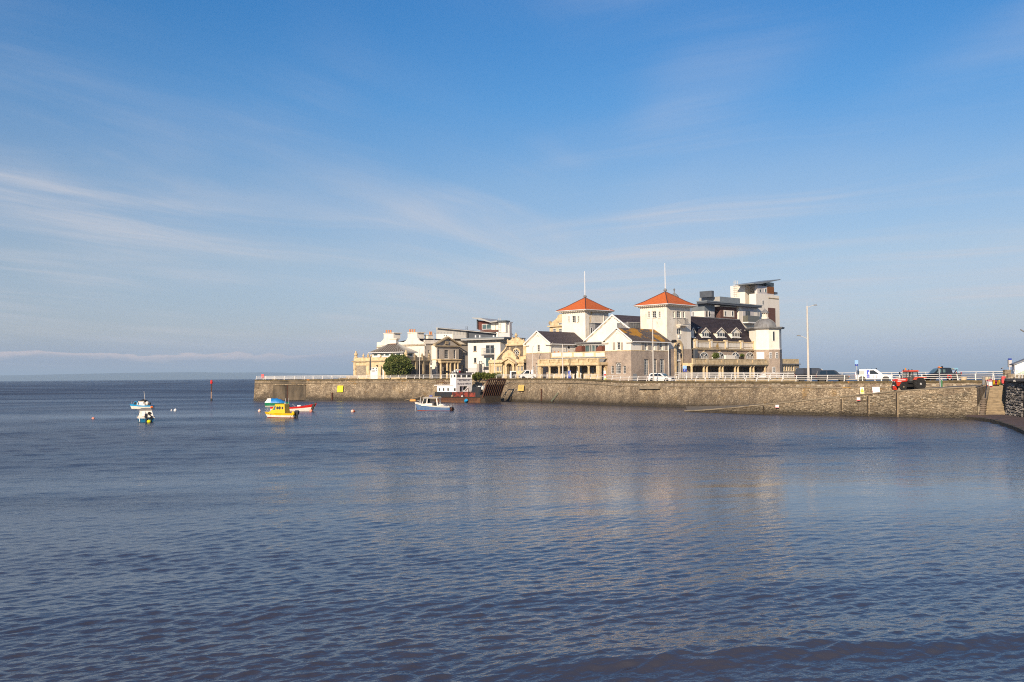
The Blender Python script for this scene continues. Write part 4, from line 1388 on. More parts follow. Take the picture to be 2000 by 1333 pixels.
def build_wing(px0, pxc, apexy, eavey, brk, side_end_px, ridge_end_px, v0, roofm, front_up, front_gnd, side_up, side_gnd, roof_rows=9, zbase=0.0):
 F = pav.front(v0)
 a0, a1 = F.a(px0), F.a(pxc)
 am = 0.5 * (a0 + a1)
 zbr = F.z(brk, 0.5 * (px0 + pxc))
 zap = F.z(apexy, 0.5 * (px0 + pxc))
 ze = F.z(eavey, 0.5 * (px0 + pxc)) - 0.10
 S = pav.right(a1)
 v1 = S.a(side_end_px) - v0 * 0
 mb = MB().box(a0 + .35, a1 - .35, v0 + .35, v1, zbase - .3, ze - .05)
 mb.build('inner_wall', DARKIN, T)
 hu = F.wins(front_up, nx=2, ny=3, sill=PLASTER)
 hg = F.wins(front_gnd, nx=3, ny=5)
 F.skin('upper_wall', PLASTER, a0, a1, zbr, ze, hu)
 F.skin('lower_wall', PAV_STONE, a0, a1, zbase, zbr, hg)
 mb = MB()
 mb.extr([F.P(a0, 0, ze), F.P(a1, 0, ze), F.P(am, 0, zap - 0.25)], F.P(0, .3, 0) - F.P(0, 0, 0))
 mb.build('gable', PLASTER, T)
 S2 = S
 hs = S2.wins(side_up, nx=2, ny=3, sill=PLASTER)
 hsg = S2.wins(side_gnd, nx=3, ny=6)
 S2.skin('upper_wall', PLASTER, v0, v1, zbr, ze, hs)
 S2.skin('lower_wall', PAV_STONE, v0, v1, zbase, zbr, hsg)
 mb = MB().box(a0, a0 + .3, v0 + .001, v1, zbase, ze)
 mb.build('rear_wall', PLASTER, T)
 mb = MB()
 F.box(mb, a0 - .05, a1 + .05, -.07, 0.0, zbr - .08, zbr + .08)
 S2.box(mb, v0 - .02, v1, -.05, 0.0, zbr - .08, zbr + .08)
 mb.build('string_course', ASHLAR, T)
 o = OVR
 rE = S.a(ridge_end_px) if False else None
 F0 = pav.front(v0)
 vr = None
 M_ = pav.right(am)
 vend = M_.a(ridge_end_px, 0, apexy)
 k = (zap - ze) / (am - a0)
 zl = ze - k * o * 0.55
 tiles_slope(pav, 'roof', roofm, (a1 + o, v0 - .3, zl), (a1 + o, v1 + .2, zl), (am, vend, zap), (am, v0 - .3, zap), roof_rows)
 tiles_slope(pav, 'roof', roofm, (a0 - o, v0 - .3, zl), (a0 - o, v1 + .2, zl), (am, vend, zap), (am, v0 - .3, zap), roof_rows)
 tiles_slope(pav, 'hip_slope', roofm, (a0 - o, v1 + .2, zl), (a1 + o, v1 + .2, zl), (am + .05, vend, zap), (am - .05, vend, zap), roof_rows)
 mb = MB()
 for sg in (-1, 1):
  e = am + sg * (am - a0 + o)
  L = [(am, zap + .12), (e, zl + .12), (e, zl - .14), (am, zap - .18)]
  mb.extr([F.P(x, -.42, z) for x, z in L], F.P(0, .16, 0) - F.P(0, 0, 0))
 mb.build('barge_board', WHITE, T)
 mb = MB()
 for sg in (-1, 1):
  corbels_rake(F, mb, (am + sg * .35, zap - .42), (am + sg * (am - a0), ze - .05), 11, .26)
 mb.build('rake_brackets', PLASTER_OLD, T, kind='stuff')
 mb = MB()
 F.box(mb, a0 - o, a0 + 1.0, -.42, 0.0, zl - .36, zl - .10)
 F.box(mb, a1 - 1.0, a1 + o, -.42, 0.0, zl - .36, zl - .10)
 mb.build('eaves_return', PLASTER_OLD, T)
 mb = MB()
 S.box(mb, v0 + .003, v1 + .2, -o - .06, -.0, zl - .24, zl - .045)
 mb.build('gutter', WHITE, T)
 mb = MB()
 zc = zap - (zap - ze) * .42
 for kx, kz in ((0, .12), (-.33, -.02), (.33, -.02)):
  mb.ball(tuple(F.P(am + kx, -.01, zc + kz)), .15, 8, 5)
 mb.build('plaster_relief', PLASTER_OLD, T)
 return F, S, a0, a1, am, v1, zbr, ze, zap
def shutters(face, lst, m_=None):
 for it in lst:
  mb = MB()
  a0, a1, z0, z1 = face.rect(*it)
  face.box(mb, a0, a1, -.06, -.005, z0, z1)
  n = 8
  for k in range(n):
   z = z0 + (z1 - z0) * (k + .3) / n
   face.box(mb, a0 + .05, a1 - .05, -.09, -.061, z, z + (z1 - z0) / n * .35)
  mb.build('shutter', m_ or SHUT, face.fr.t)
FW2 = build_wing(1182, 1232.7, 640.5, 664, 685.5, 1306.5, 1277.5, 0.0, SLATE_L,
 [(1205, 1211.2, 669, 683.5)],
 [(1202.5, 1212.5, 708.5, 730.5, dict(arch=True, nx=4, ny=5)), (1193.3, 1198.8, 715, 730.5, dict(nx=2, ny=5)), (1217, 1222.4, 715, 730.5, dict(nx=2, ny=5))],
 [(1259.3, 1264.3, 669.5, 684), (1273.5, 1278.5, 669.5, 684), (1289, 1294, 669.5, 684)],
 [(1258.3, 1267.3, 702, 733), (1275.8, 1283.4, 702, 733), (1288.8, 1298.3, 702, 733)])
shutters(FW2[0], [(1197.3, 1201.8, 669, 683.5), (1212.8, 1216.8, 669, 683.5)], SHUT)
shutters(FW2[1], [(1253, 1257.8, 669, 684), (1265.5, 1271.8, 669, 684), (1283.5, 1287.8, 669, 684), (1298.5, 1303, 669, 684)], SHUT)
FW1 = build_wing(1028, 1073.6, 647, 669.2, 690, 1143, 1121, 0.0, SLATE,
 [(1049.3, 1054.2, 674, 687.5)],
 [(1046.5, 1053, 710, 731, dict(arch=True, nx=3, ny=5)), (1040.6, 1043.6, 716, 731, dict(nx=1, ny=5))],
 [], [], zbase=0.2)
shutters(FW1[0], [(1044, 1048, 674, 687.5), (1055.3, 1059.3, 674, 687.5)], WHITE)
S1 = FW1[1]
S1.window(S1.rect(1100, 1103, 679, 687), nx=1, ny=2, d=-.05)
S1.window(S1.rect(1104.3, 1107.3, 679, 687), nx=1, ny=2, d=-.05)
a_, z_ = S1.az(1110.7, 679)
MB().lathe([(0.30, -0.03), (0.30, 0.03)], (0, 0, 0), 12).build('round_vent', BLACK, T).matrix_local = Matrix.Translation(S1.P(a_, -.03, z_)) @ Matrix.Rotation(R(90), 4, 'Y')
# ---- big central gable between the wings
VG = FW1[1].a(1143.5)
VT = FW1[1].a(1123)
Fg = pav.front(VG)
g0, g1 = Fg.a(1144.5, 0, 665), Fg.a(1250, 0, 665)
gm, zga = Fg.az(1197.2, 617.2)
zge = Fg.z(666, 1144)
mb = MB()
mb.extr([Fg.P(g0, 0, 0), Fg.P(g1, 0, 0), Fg.P(g1, 0, zge), Fg.P(gm, 0, zga), Fg.P(g0, 0, zge)], Fg.P(0, .4, 0) - Fg.P(0, 0, 0))
mb.build('great_gable', PLASTER, T)
mb = MB()
for sg, e in ((-1, g0 - .45), (1, g1 + .45)):
 sl = (zga - zge) / (gm - g0)
 ze_ = zga - sl * abs(e - gm)
 L = [(gm, zga + .35), (e, ze_ + .35), (e, ze_ + .02), (gm, zga + .02)]
 mb.extr([Fg.P(x, -.35, z) for x, z in L], Fg.P(0, .2, 0) - Fg.P(0, 0, 0))
mb.build('barge_board', WHITE, T)
mb = MB()
for sg in (-1, 1):
 corbels_rake(Fg, mb, (gm + sg * .4, zga - .25), (gm + sg * (gm - g0), zge - .1), 20, .3, .16, .18)
mb.build('rake_brackets', PLASTER_OLD, T, kind='stuff')
vb = VG + 13.5
tiles_slope(pav, 'great_roof', SLATE, (g1 + .6, VG - .3, zge - .2), (g1 + .6, vb, zge - .2), (gm, vb, zga + .25), (gm, VG - .3, zga + .25), 14)
tiles_slope(pav, 'great_roof', SLATE, (g0 - .6, VG - .3, zge - .2), (g0 - .6, vb, zge - .2), (gm, vb, zga + .25), (gm, VG - .3, zga + .25), 14)
M2 = pav.right((gm + g1) / 2 + 0.6)
mb = MB()
r = M2.rect(1226, 1256, 631, 643)
M2.box(mb, r[0], r[1] + 4, 0, 3, r[2] - 1.5, r[3])
mb.build('roof_dormer', LEAD, T)
mb = MB()
for k in range(9):
 a = r[0] + (r[1] - r[0]) * (k + .5) / 9
 M2.box(mb, a - .03, a + .03, -.05, 0, r[2] - .5, r[3] - .12)
mb.build('dormer_battens', LEAD, T)
mb = MB()
M2.box(mb, r[0] - .1, r[1] + .1, -.12, .2, r[3], r[3] + .1)
mb.build('dormer_flashing', WHITE, T)
# ---- towers
def tower(pxl, pxc, pxr, v, apex, eL, eC, eR, wallm, holesL, holesR, zlow_py, name_roof, mast_top, ball):
 """corner column pxc at plane front(v)"""
 F = pav.front(v)
 ac = F.a(pxc)
 a0 = F.a(pxl)
 S = pav.right(ac)
 v1 = S.a(pxr)
 zl, zt = zlow_py, F.z(eC[1] + 4.2, pxc)
 hL = F.wins(holesL, nx=2, ny=3, sill=PLASTER_OLD)
 hR = S.wins(holesR, nx=2, ny=3, sill=PLASTER_OLD)
 F.skin('tower_wall', wallm, a0, ac, zl, zt, hL)
 S.skin('tower_wall', PLASTER_OLD, v, v1, zl, zt, hR)
 MB().box(a0 + .35, ac - .35, v + .35, v1 - .1, zl, zt - .05).build('tower_core', DARKIN, T)
 MB().box(a0, a0 + .3, v + .001, v1, zl, zt).build('tower_wall', PLASTER_OLD, T)
 MB().box(a0 + .3, ac - .001, v1 - .3, v1, zl, zt).build('tower_wall', PLASTER_OLD, T)
 o = 1.0
 mb = MB()
 mb.box(a0 - .35, ac + .35, v - .35, v1 + .35, zt - .02, zt + .22)
 mb.box(a0 - o + .12, ac + o - .12, v - o + .12, v1 + o - .12, zt + .224, zt + .42)
 mb.build('tower_cornice', PLASTER, T)
 Fo, So = pav.front(v), pav.right(ac)
 brackets(Fo, a0 - .5, ac + .5, zt + .22, 15, PLASTER, .80, .16, .16, 'eaves_brackets')
 brackets(So, v - .5, v1 + .5, zt + .22, 15, PLASTER, .80, .16, .16, 'eaves_brackets')
 am, vm = (a0 + ac) / 2, (v + v1) / 2
 M_ = pav.front(vm)
 za = M_.z(apex[1], apex[0])
 ze = zt + .42
 c = [Vector((a0 - o, v - o, ze)), Vector((ac + o, v - o, ze)), Vector((ac + o, v1 + o, ze)), Vector((a0 - o, v1 + o, ze))]
 A = Vector((am, vm, za))
 def bell(P):
  """slightly swept slope: a kink at 35 percent"""
  m_ = P.lerp(A, .34)
  m_.z -= (za - ze) * .045
  return m_
 K = [bell(p) for p in c]
 for k in range(4):
  p, q = c[k], c[(k + 1) % 4]
  rr = MB()
  n1 = 7
  rows = [(p.lerp(K[k], i / n1), q.lerp(K[(k + 1) % 4], i / n1)) for i in range(n1 + 1)]
  n2 = 13
  rows += [(K[k].lerp(A, i / n2), K[(k + 1) % 4].lerp(A, i / n2)) for i in range(1, n2 + 1)]
  for (x0, x1), (y0, y1) in zip(rows[:-1], rows[1:]):
   u = Vector((0, 0, .05))
   rr.add([x0 - u, x1 - u, y1 - u, y0 - u, x0 + u, x1 + u, y1, y0], [(4, 5, 6, 7), (0, 1, 5, 4), (0, 3, 7, 4), (1, 2, 6, 5), (0, 1, 2, 3)])
  rr.build(name_roof, REDTILE, T)
 mb = MB()
 for k in range(4):
  mb.path([c[k] + Vector((0, 0, .06)), K[k] + Vector((0, 0, .06)), A + Vector((0, 0, .06))], .10, 6)
 mb.build('hip_tiles', mat('dark_ridge_tile', (0.14, 0.05, 0.035), 0.8) if 'dark_ridge_tile' not in MATS else MATS['dark_ridge_tile'], T)
 mb = MB()
 for k in range(4):
  mb.path([c[k] + Vector((0, 0, -.03)), c[(k + 1) % 4] + Vector((0, 0, -.03))], .09, 6)
 mb.build('gutter', WHITE, T)
 zb_ = M_.z(ball, apex[0])
 MB().lathe([(.28, za - .25), (.22, za + .02), (.12, za + .12), (.34, zb_ - .22), (.42, zb_), (.30, zb_ + .28), (.10, zb_ + .38)], (am, vm, 0), 10).build('finial_ball', LEAD, T)
 zm = M_.z(mast_top, apex[0])
 MB().lathe([(.11, zb_ + .3), (.09, (zb_ + zm) / 2), (.07, zm)], (am, vm, 0), 8).build('flag_mast', WHITE, T)
 return F, S, a0, ac, v1, zt
TA = tower(1098.3, 1144, 1189.5, VG + .6, (1143.4, 582), (1088.5, 605), (1143, 604.5), (1199, 605), PLASTER,
 [(1109.2, 1112.4, 618.5, 630), (1117.3, 1124.4, 617.5, 630), (1128.2, 1131.5, 618, 630)], [], 5.2, 'red_tile_roof', 530, 579.5)
mb = MB()
S = TA[1]
r = S.rect(1155, 1179, 617, 630.5)
for (x0, x1, z0, z1) in ((r[0], r[1], r[3], r[3] + .12), (r[0], r[1], r[2] - .12, r[2]), (r[0] - .12, r[0], r[2] - .12, r[3] + .12), (r[1], r[1] + .12, r[2] - .12, r[3] + .12)):
 S.box(mb, x0, x1, -.08, 0, z0, z1)
mb.build('wall_panel_moulding', PLASTER, T)
mb = MB()
a_, z_ = S.az(1185, 607.5)
mb.path([S.P(a_, -.9, z_ + .2), S.P(a_ - .2, -.5, z_ - .1), S.P(S.a(1179.5), -.1, S.z(612, 1180)), S.P(S.a(1179.5), -.1, S.z(632, 1180))], .07, 6)
mb.build('downpipe', WHITE, T)
r = S.rect(1151, 1176, 634, 660)
mb = MB()
S.box(mb, r[0], r[1], -1.8, 0, r[2] - 1, r[3])
mb.build('clad_dormer', LEAD, T)
mb = MB()
S.box(mb, r[0] - .1, r[1] + .1, -1.95, 0, r[3], r[3] + .14)
mb.build('dormer_flashing', DARKMETAL, T)
Sd = pav.right(TA[3] + 1.8)
Sd.window(Sd.rect(1153.6, 1157.2, 640, 653), nx=1, ny=1, d=-.06, frame=WHITE, fw=.12)
VB_ = FW2[1].a(1306.5) + .25
TB = tower(1251.8, 1303.4, 1350.3, VB_, (1301, 570.5), (1241.4, 594.6), (1302, 593.7), (1360, 594.2), PLASTER_OLD,
 [(1265.2, 1269, 609, 621), (1273.8, 1281.4, 608.5, 621), (1286.2, 1290, 609, 621)],
 [(1314.2, 1317.8, 609, 621), (1322, 1330, 608.5, 621), (1334.2, 1338, 609, 621), (1322.3, 1330.6, 642.3, 653, dict(nx=2, ny=2)),
 (1320.5, 1329.5, 676, 728.5, dict(nx=3, ny=12, name='stair_window', fw=.08))], 7.6, 'red_tile_roof', 514, 567)
S = TB[1]
zb2 = S.z(682, 1326)
ws = S.rect(1320.5, 1329.5, 676, 728.5)
S.skin('tower_lower_wall', PAV_STONE, VB_, TB[4], 0, zb2, [(ws[0], ws[1], ws[2], 99)], .25, -.10)
S.skin('tower_upper_wall', PLASTER_OLD, VB_, TB[4], zb2 - .002, 7.6, [(ws[0], ws[1], -9, 99)], .2, -.002)
MB().box(TB[2] + .4, TB[3] - .4, VB_ + .4, TB[4] - .1, 0, 7.55).build('tower_core', DARKIN, T)
wv = ws[1] - ws[0]
mb = MB()
zc = S.z(676, 1325) - .2
n = 12
for k in range(n):
 t0_, t1_ = math.pi * k / n, math.pi * (k + 1) / n
 ca = (ws[0] + ws[1]) / 2
 ri, ro = wv / 2 + .02, wv / 2 + .62
 pts = [(ca - ri * math.cos(t0_), zc + ri * math.sin(t0_)), (ca - ri * math.cos(t1_), zc + ri * math.sin(t1_)), (ca - ro * math.cos(t1_), zc + ro * math.sin(t1_)), (ca - ro * math.cos(t0_), zc + ro * math.sin(t0_))]
 mb.extr([S.P(a, -.28, z) for a, z in pts], S.P(0, .27, 0) - S.P(0, 0, 0))
mb.build('window_arch', ASHLAR, T)
mb = MB()
S.box(mb, ws[0] - .62, ws[0] - .02, -.28, -.01, 0, zc)
S.box(mb, ws[1] + .02, ws[1] + .62, -.28, -.01, 0, zc)
mb.build('window_jamb', ASHLAR, T)
mb = MB()
S.box(mb, ws[0], ws[1], -.02, .1, S.z(706, 1325), S.z(703, 1325))
mb.build('window_spandrel', WHITE, T)
r = S.rect(1321.2, 1336.5, 623, 635)
mb = MB()
S.box(mb, r[0], r[1], -1.1, 0, r[2] - .22, r[2])
for a in (r[0] + .35, r[1] - .45):
 S.box(mb, a, a + .12, -.7, 0, r[2] - .6, r[2] - .222)
bal = mb.build('balcony', PLASTER_OLD, T)
mb = MB()
zt_ = r[3] - .05
mb.path([S.P(r[0], 0, zt_), S.P(r[0], -1.05, zt_), S.P(r[1], -1.05, zt_), S.P(r[1], 0, zt_)], .035, 4)
for k in range(12):
 a = r[0] + (r[1] - r[0]) * k / 11
 mb.tube(S.P(a, -1.05, r[2]), S.P(a, -1.05, zt_), .018, .018, 4)
for k in range(1, 5):
 for a in (r[0], r[1]):
  mb.tube(S.P(a, -1.05 * k / 5, r[2]), S.P(a, -1.05 * k / 5, zt_), .018, .018, 4)
mb.build('balustrade', BLACK, bal)
r = S.rect(1324, 1329, 655, 660)
MB().box(0, 0.3, 0, .3, 0, 1).build('wall_bracket', PLASTER_OLD, T).matrix_local = Matrix.Translation(S.P(r[0], -.0, r[2])) @ Matrix.Diagonal((1, 1, .6, 1))
mb = MB()
Sw = FW2[1]
mb.path([Sw.P(Sw.a(1305.2), -.12, FW2[7] - .2), Sw.P(Sw.a(1305.2), -.12, .1)], .07, 6)
mb.build('downpipe', WHITE, T)
mb = MB()
Sw = FW1[1]
mb.path([Sw.P(Sw.a(1077), -.45, FW1[7] - .1), Sw.P(Sw.a(1075.5), -.12, FW1[7] - .5), Sw.P(Sw.a(1075.5), -.12, 3.0)], .08, 6)
mb.build('downpipe', WHITE, T)
mb = MB()
a_, z_ = FW2[1].az(1306, 666)
mb.box(-.5, .5, -.3, .3, -.25, .2)
o = mb.build('wall_floodlight', BLACK, T); o.matrix_local = Matrix.Translation(FW2[1].P(a_ + .5, -1.0, z_ - .1)) @ Matrix.Rotation(.5, 4, 'X')
# ---- loggia between the wings, standing forward of them
FL = pav.front(-2.6)
l0, l1 = FL.a(1054), FL.a(1168.5)
zc1, zc0 = FL.z(701.2, 1110), FL.z(711, 1110)
ze0 = FL.z(715.5, 1110)
l2 = l1
mb = MB()
FL.box(mb, l0 - .15, l2 + .15, -.15, 2.55, ze0, zc0 - .35)
FL.box(mb, FW1[3] + .01, FW2[2] - .01, 2.55, VT + 2.6, ze0, zc0 - .35)
FL.box(mb, l0 - .4, l2 + .4, -.40, 3.0, zc0 - .347, zc0 - .05)
mb.build('entablature', ASHLAR, T)
mb = MB()
FL.box(mb, l0 - .32, l2 + .32, -.32, .0, zc0 - .05, zc0 + .22)
FL.box(mb, l0 - .32, l2 + .32, -.32, .0, zc1 - .16, zc1)
FL.box(mb, l2 - .0, l2 + .32, .003, 2.55, zc0 - .048, zc0 + .22)
FL.box(mb, l2 - .0, l2 + .32, .003, 2.55, zc1 - .16, zc1)
mb.build('balcony_coping', ASHLAR, T)
bays = [l0 + (l1 - l0) * k / 6.0 for k in range(7)]
for k, a in enumerate(bays):
 mb = MB(); FL.box(mb, a - .32, a + .32, -.36, -.02, zc0 + .222, zc1 - .162); mb.build('balustrade_pier', ASHLAR, T)
for k in range(6):
 mb = MB()
 nn = 11
 for j in range(nn):
  a = bays[k] + .45 + (bays[k + 1] - bays[k] - .9) * (j + .5) / nn
  z0, h = zc0 + .222, zc1 - .162 - zc0 - .222
  mb.lathe([(.06, z0), (.11, z0 + h * .3), (.05, z0 + h * .65), (.08, z0 + h)], tuple(FL.P(a, -.17, 0)), 6)
 mb.build('balusters', ASHLAR, T)
for k, a in enumerate(bays):
 mb = MB()
 w = .30 if k in (0, 6) else .22
 if k in (0, 6):
  FL.box(mb, a - .55, a + .35, -.10, .6, 0, ze0)
 else:
  c = FL.P(a, .2, 0)
  mb.box(c.x - .34, c.x + .34, c.y - .34, c.y + .34, 0, .3)
  mb.lathe([(.29, .3), (.30, .5), (.27, 1.4), (.23, ze0 - .25), (.34, ze0 - .2), (.36, ze0 - .001)], (c.x, c.y, 0), 10)
 mb.build('column' if 0 < k < 6 else 'corner_pier', ASHLAR, T)
mb = MB()
c = FL.P(l2, 2.3, 0)
mb.box(c.x - .4, c.x + .2, c.y - .3, c.y + .3, 0, ze0)
mb.build('corner_pier', ASHLAR, T)
FB = pav.front(0.35)
b0, b1 = FW1[2] + .4, FW2[2]
lst = [(1086, 1092, 718, 732), (1093, 1101, 719, 732), (1104, 1108, 718, 731), (1153, 1160, 718.5, 729), (1174.5, 1181.5, 717.5, 729)]
H = FB.wins(lst, nx=3, ny=4, frame=WHITE)
dr = FB.rect(1124.5, 1136.5, 718, 736)
dr = (dr[0], dr[1], 0.02, dr[3])
FB.window(dr, nx=2, ny=2, frame=WHITE, name='entrance_door', fw=.14, bw=.12)
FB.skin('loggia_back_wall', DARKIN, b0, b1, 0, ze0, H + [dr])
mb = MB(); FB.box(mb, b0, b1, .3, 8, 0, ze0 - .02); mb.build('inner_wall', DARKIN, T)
FLL = pav.front(-2.3)
for x0, x1 in ((1079.5, 1098), (1101.5, 1119.5), (1139.5, 1152), (1153.5, 1166)):
 mb = MB(); r = FLL.rect(x0, x1, 730.5, 737); FLL.box(mb, r[0], r[1], 0, .25, 0, r[3]); mb.build('parapet_wall', ASHLAR, T)
FT = pav.front(-0.2)
t0_, t1_ = FT.a(1075.5), FT.a(1181.5)
zt1, zt0 = FT.z(687.8, 1130), FT.z(698.5, 1130)
mb = MB()
FT.box(mb, t0_, t1_, 0, VT + .2, zc0 - .3, zt0)
mb.build('terrace_band', LEAD, T)
mb = MB()
FT.box(mb, t0_, t1_, .02, .4, zt0, zt1)
mb.build('terrace_parapet', ASHLAR, T)
for x0, x1 in ((1079, 1096), (1100, 1117), (1121, 1138), (1142, 1159.5), (1163.8, 1181)):
 mb = MB(); r = FT.rect(x0, x1, 689.5, 697); FT.box(mb, r[0], r[1], -.04, .018, r[2], r[3]); mb.build('parapet_panel', PLASTER, T)
FC = pav.front(VT)
c0, c1 = FC.a(1123), FC.a(1182)
zc_ = FC.z(671, 1150); zcb = zt0
cells = [1123, 1129, 1137.5, 1142, 1151, 1155, 1162, 1169, 1177, 1182]
gz = []
for x0, x1 in zip(cells[:-1], cells[1:]):
 r = FC.rect(x0 + .5, x1 - .5, 675, 687.5)
 gz.append((r[0], r[1], zcb + .2, r[3]))
for i, r in enumerate(gz):
 FC.window(r, nx=1, ny=1, frame=LIGHTMETAL, pane=GLASS_T if i in (2, 3, 5) else GLASS, name='terrace_window', fw=.07)
FC.skin('terrace_room_wall', LIGHTMETAL, c0, c1, zcb, zc_, gz, .2)
mb = MB(); FC.box(mb, c0 - .3, c1 + .3, -.5, .95, zc_, zc_ + .25); mb.build('terrace_room_roof', LEAD, T)
AWN = mat('brown_awning', (0.20, 0.07, 0.045), 0.8, (0.15, 0.05, 0.03), 3, 0.5)
FA = pav.front(VT - 1.3)
for x0, x1 in ((1121.5, 1136), (1163, 1175.5)):
 r = FA.rect(x0, x1, 676, 687)
 mb = MB()
 prof = [(r[0], r[2]), (r[0] + (r[1] - r[0]) * .25, r[2] + (r[3] - r[2]) * .75), (r[0] + (r[1] - r[0]) * .6, r[3]), (r[1], r[3]), (r[1], r[2])]
 mb.extr([FA.P(a, 0, z) for a, z in prof], FA.P(0, 1.2, 0) - FA.P(0, 0, 0))
 mb.build('awning', AWN, T)
for px in (1082, 1089.5, 1110):
 c = FT.P(FT.a(px), .2, zt1)
 MB().lathe([(.11, 0), (.17, .3), (.19, .32)], tuple(c), 8).build('flower_pot', TERRA, T)
mb = MB()
mb.path([FT.P(t0_, .2, zt1 + .55), FT.P(FT.a(1123), .2, zt1 + .55)], .02, 4)
for k in range(12):
 a = t0_ + (FT.a(1123) - t0_) * k / 11
 mb.tube(FT.P(a, .2, zt1), FT.P(a, .2, zt1 + .55), .02, .02, 4)
mb.build('terrace_rail', LEAD, T)
mb = MB(); FC.box(mb, FC.a(1120), c1, .96, 3, zcb, zc_ + .1); mb.build('terrace_back_wall', PLASTER, T)
# ---- long block behind tower B, facing right
u1 = TB[3]
SB = pav.right(u1 - 0.9)
vA, vB = SB.a(1351), SB.a(1476)
SC = pav.right(u1 + 2.6)
cA, cB = SC.a(1351), SC.a(1498)
zP1, zP0 = SC.z(701.5, 1425), SC.z(709.8, 1425)
zE0 = SC.z(715.3, 1425)
mb = MB()
SC.box(mb, cA, cB, -.12, 3.4, zE0, zP0 - .35)
SC.box(mb, cA, cB + .2, -.35, 3.4, zP0 - .347, zP0)
mb.build('entablature', ASHLAR, T)
mb = MB()
SC.box(mb, cA, cB, -.28, .0, zP0, zP0 + .2)
SC.box(mb, cA, cB, -.22, -.06, zP0 + .2, zP1 - .15)
SC.box(mb, cA, cB, -.30, .02, zP1 - .147, zP1)
mb.build('balcony_parapet', ASHLAR, T)
for px in (1353, 1379, 1410, 1440, 1470, 1496):
 mb = MB(); a = SC.a(px); SC.box(mb, a - .45, a + .45, -.34, -.02, zP0 + .005, zP1 - .15); mb.build('parapet_pier', ASHLAR, T)
for px in (1352.5, 1376, 1382, 1407, 1412.7, 1437, 1442.7, 1467, 1473, 1495.5):
 a = SC.a(px)
 c = SC.P(a, .25, 0)
 mb = MB()
 mb.box(c.x - .34, c.x + .34, c.y - .34, c.y + .34, 0, .28)
 mb.lathe([(.29, .28), (.30, .6), (.27, 1.6), (.23, zE0 - .22), (.34, zE0 - .18), (.36, zE0 - .001)], (c.x, c.y, 0), 10)
 mb.build('column', ASHLAR, T)
SBk = pav.right(u1 - 0.6)
lst = [(1357, 1362, 719, 731), (1391, 1394.5, 717, 731), (1396, 1400, 717, 731), (1400.5, 1404.5, 717, 731), (1421.5, 1425, 717, 731), (1426, 1430, 717, 731), (1451, 1456, 717, 731), (1457, 1462, 717, 731)]
H = SBk.wins(lst, nx=2, ny=3, frame=SHUT)
r = SBk.rect(1479.5, 1491.5, 718, 733); r = (r[0], r[1], .02, r[3])
SBk.window(r, nx=2, ny=1, frame=WHITE, name='double_door', fw=.13, bw=.14)
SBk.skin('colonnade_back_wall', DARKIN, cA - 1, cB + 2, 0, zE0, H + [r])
zU1 = SB.z(684.5, 1415)
lst = [(1366.5, 1382.5, 688, 701), (1397, 1413.5, 688, 701), (1428.5, 1443.5, 688, 701), (1456, 1472, 688, 701)]
H = []
for it in lst:
 r = SB.rect(*it)
 SB.window(r, nx=5, ny=2, d=-.14, arch=True, name='arched_window', fw=.1, bw=.06)
 H.append(r)
SB.skin('storey_wall', PAV_STONE, vA, SB.a(1500), zP0, zU1)
mb = MB()
for it in lst:
 a = (SB.a(it[0]) + SB.a(it[1])) / 2
 z = SB.z(688, (it[0] + it[1]) / 2)
 SB.box(mb, a - .35, a + .35, -.15, .02, z - .05, z + .55)
mb.build('keystones', ASHLAR, T)
mb = MB()
SB.box(mb, vA, SB.a(1475.5), -.35, .3, zU1, zU1 + .35)
mb.build('cornice', ASHLAR_D, T)
zQ1 = SB.z(667, 1415)
mb = MB()
SB.box(mb, vA + .6, SB.a(1475), -.10, .2, zU1 + .35, zQ1 - .25)
mb.build('roof_parapet', PLASTER_OLD, T)
mb = MB()
SB.box(mb, vA + .6, SB.a(1475), -.20, .25, zQ1 - .247, zQ1)
mb.build('parapet_coping', ASHLAR, T)
for px in (1359, 1388, 1418, 1448, 1473):
 mb = MB(); a = SB.a(px); SB.box(mb, a - .55, a + .55, -.30, .3, zU1 + .353, zQ1 + .30); mb.build('parapet_pier', ASHLAR, T)
 mb = MB(); SB.box(mb, a - .30, a + .30, -.36, -.303, zU1 + .6, zQ1 - .1); mb.build('pier_niche', PLASTER, T)
for x0, x1 in ((1362, 1384), (1392, 1414), (1422, 1444), (1452, 1470)):
 r = SB.rect(x0, x1, 669.5, 680)
 mb = MB()
 for (p, q, z0, z1) in ((r[0], r[1], r[2], r[2] + .12), (r[0], r[1], r[3] - .12, r[3])):
  SB.box(mb, p, q, -.15, -.101, z0, z1)
 mb.build('parapet_moulding', ASHLAR_D, T)
for px, m_ in ((1363, DARKMETAL), (1388, WHITE), (1389.5, DARKMETAL), (1417.8, WHITE), (1447, WHITE), (1474, WHITE)):
 mb = MB(); a = SB.a(px); SB.box(mb, a - .05, a + .05, -.55, -.36, zP0, zP0 + 2.0); mb.build('balcony_divider', m_, T)
mb = MB(); r = SC.rect(1418, 1437, 694, 701.5); SC.box(mb, r[0], r[1], .1, .5, zP0, r[3]); mb.build('balcony_screen', PLASTER, T)
mb = MB(); r = SC.rect(1447.5, 1454, 697, 701.5); SC.box(mb, r[0], r[1], .1, .6, zP0, r[3]); mb.build('balcony_crate', TIMBER, T)
mb = MB(); SB.box(mb, vA + .1, SB.a(1357), -.8, -.36, zP0, zU1); mb.build('shade_block', DARKMETAL, T)  # dark box put in for the shaded corner; no stair here
zr_e = SB.z(665, 1415) - .3
Mr = pav.right(u1 - 6.5)
vR0, vR1 = Mr.a(1349), Mr.a(1446)
zR = Mr.z(622.5, 1400)
ue = u1 - 1.3
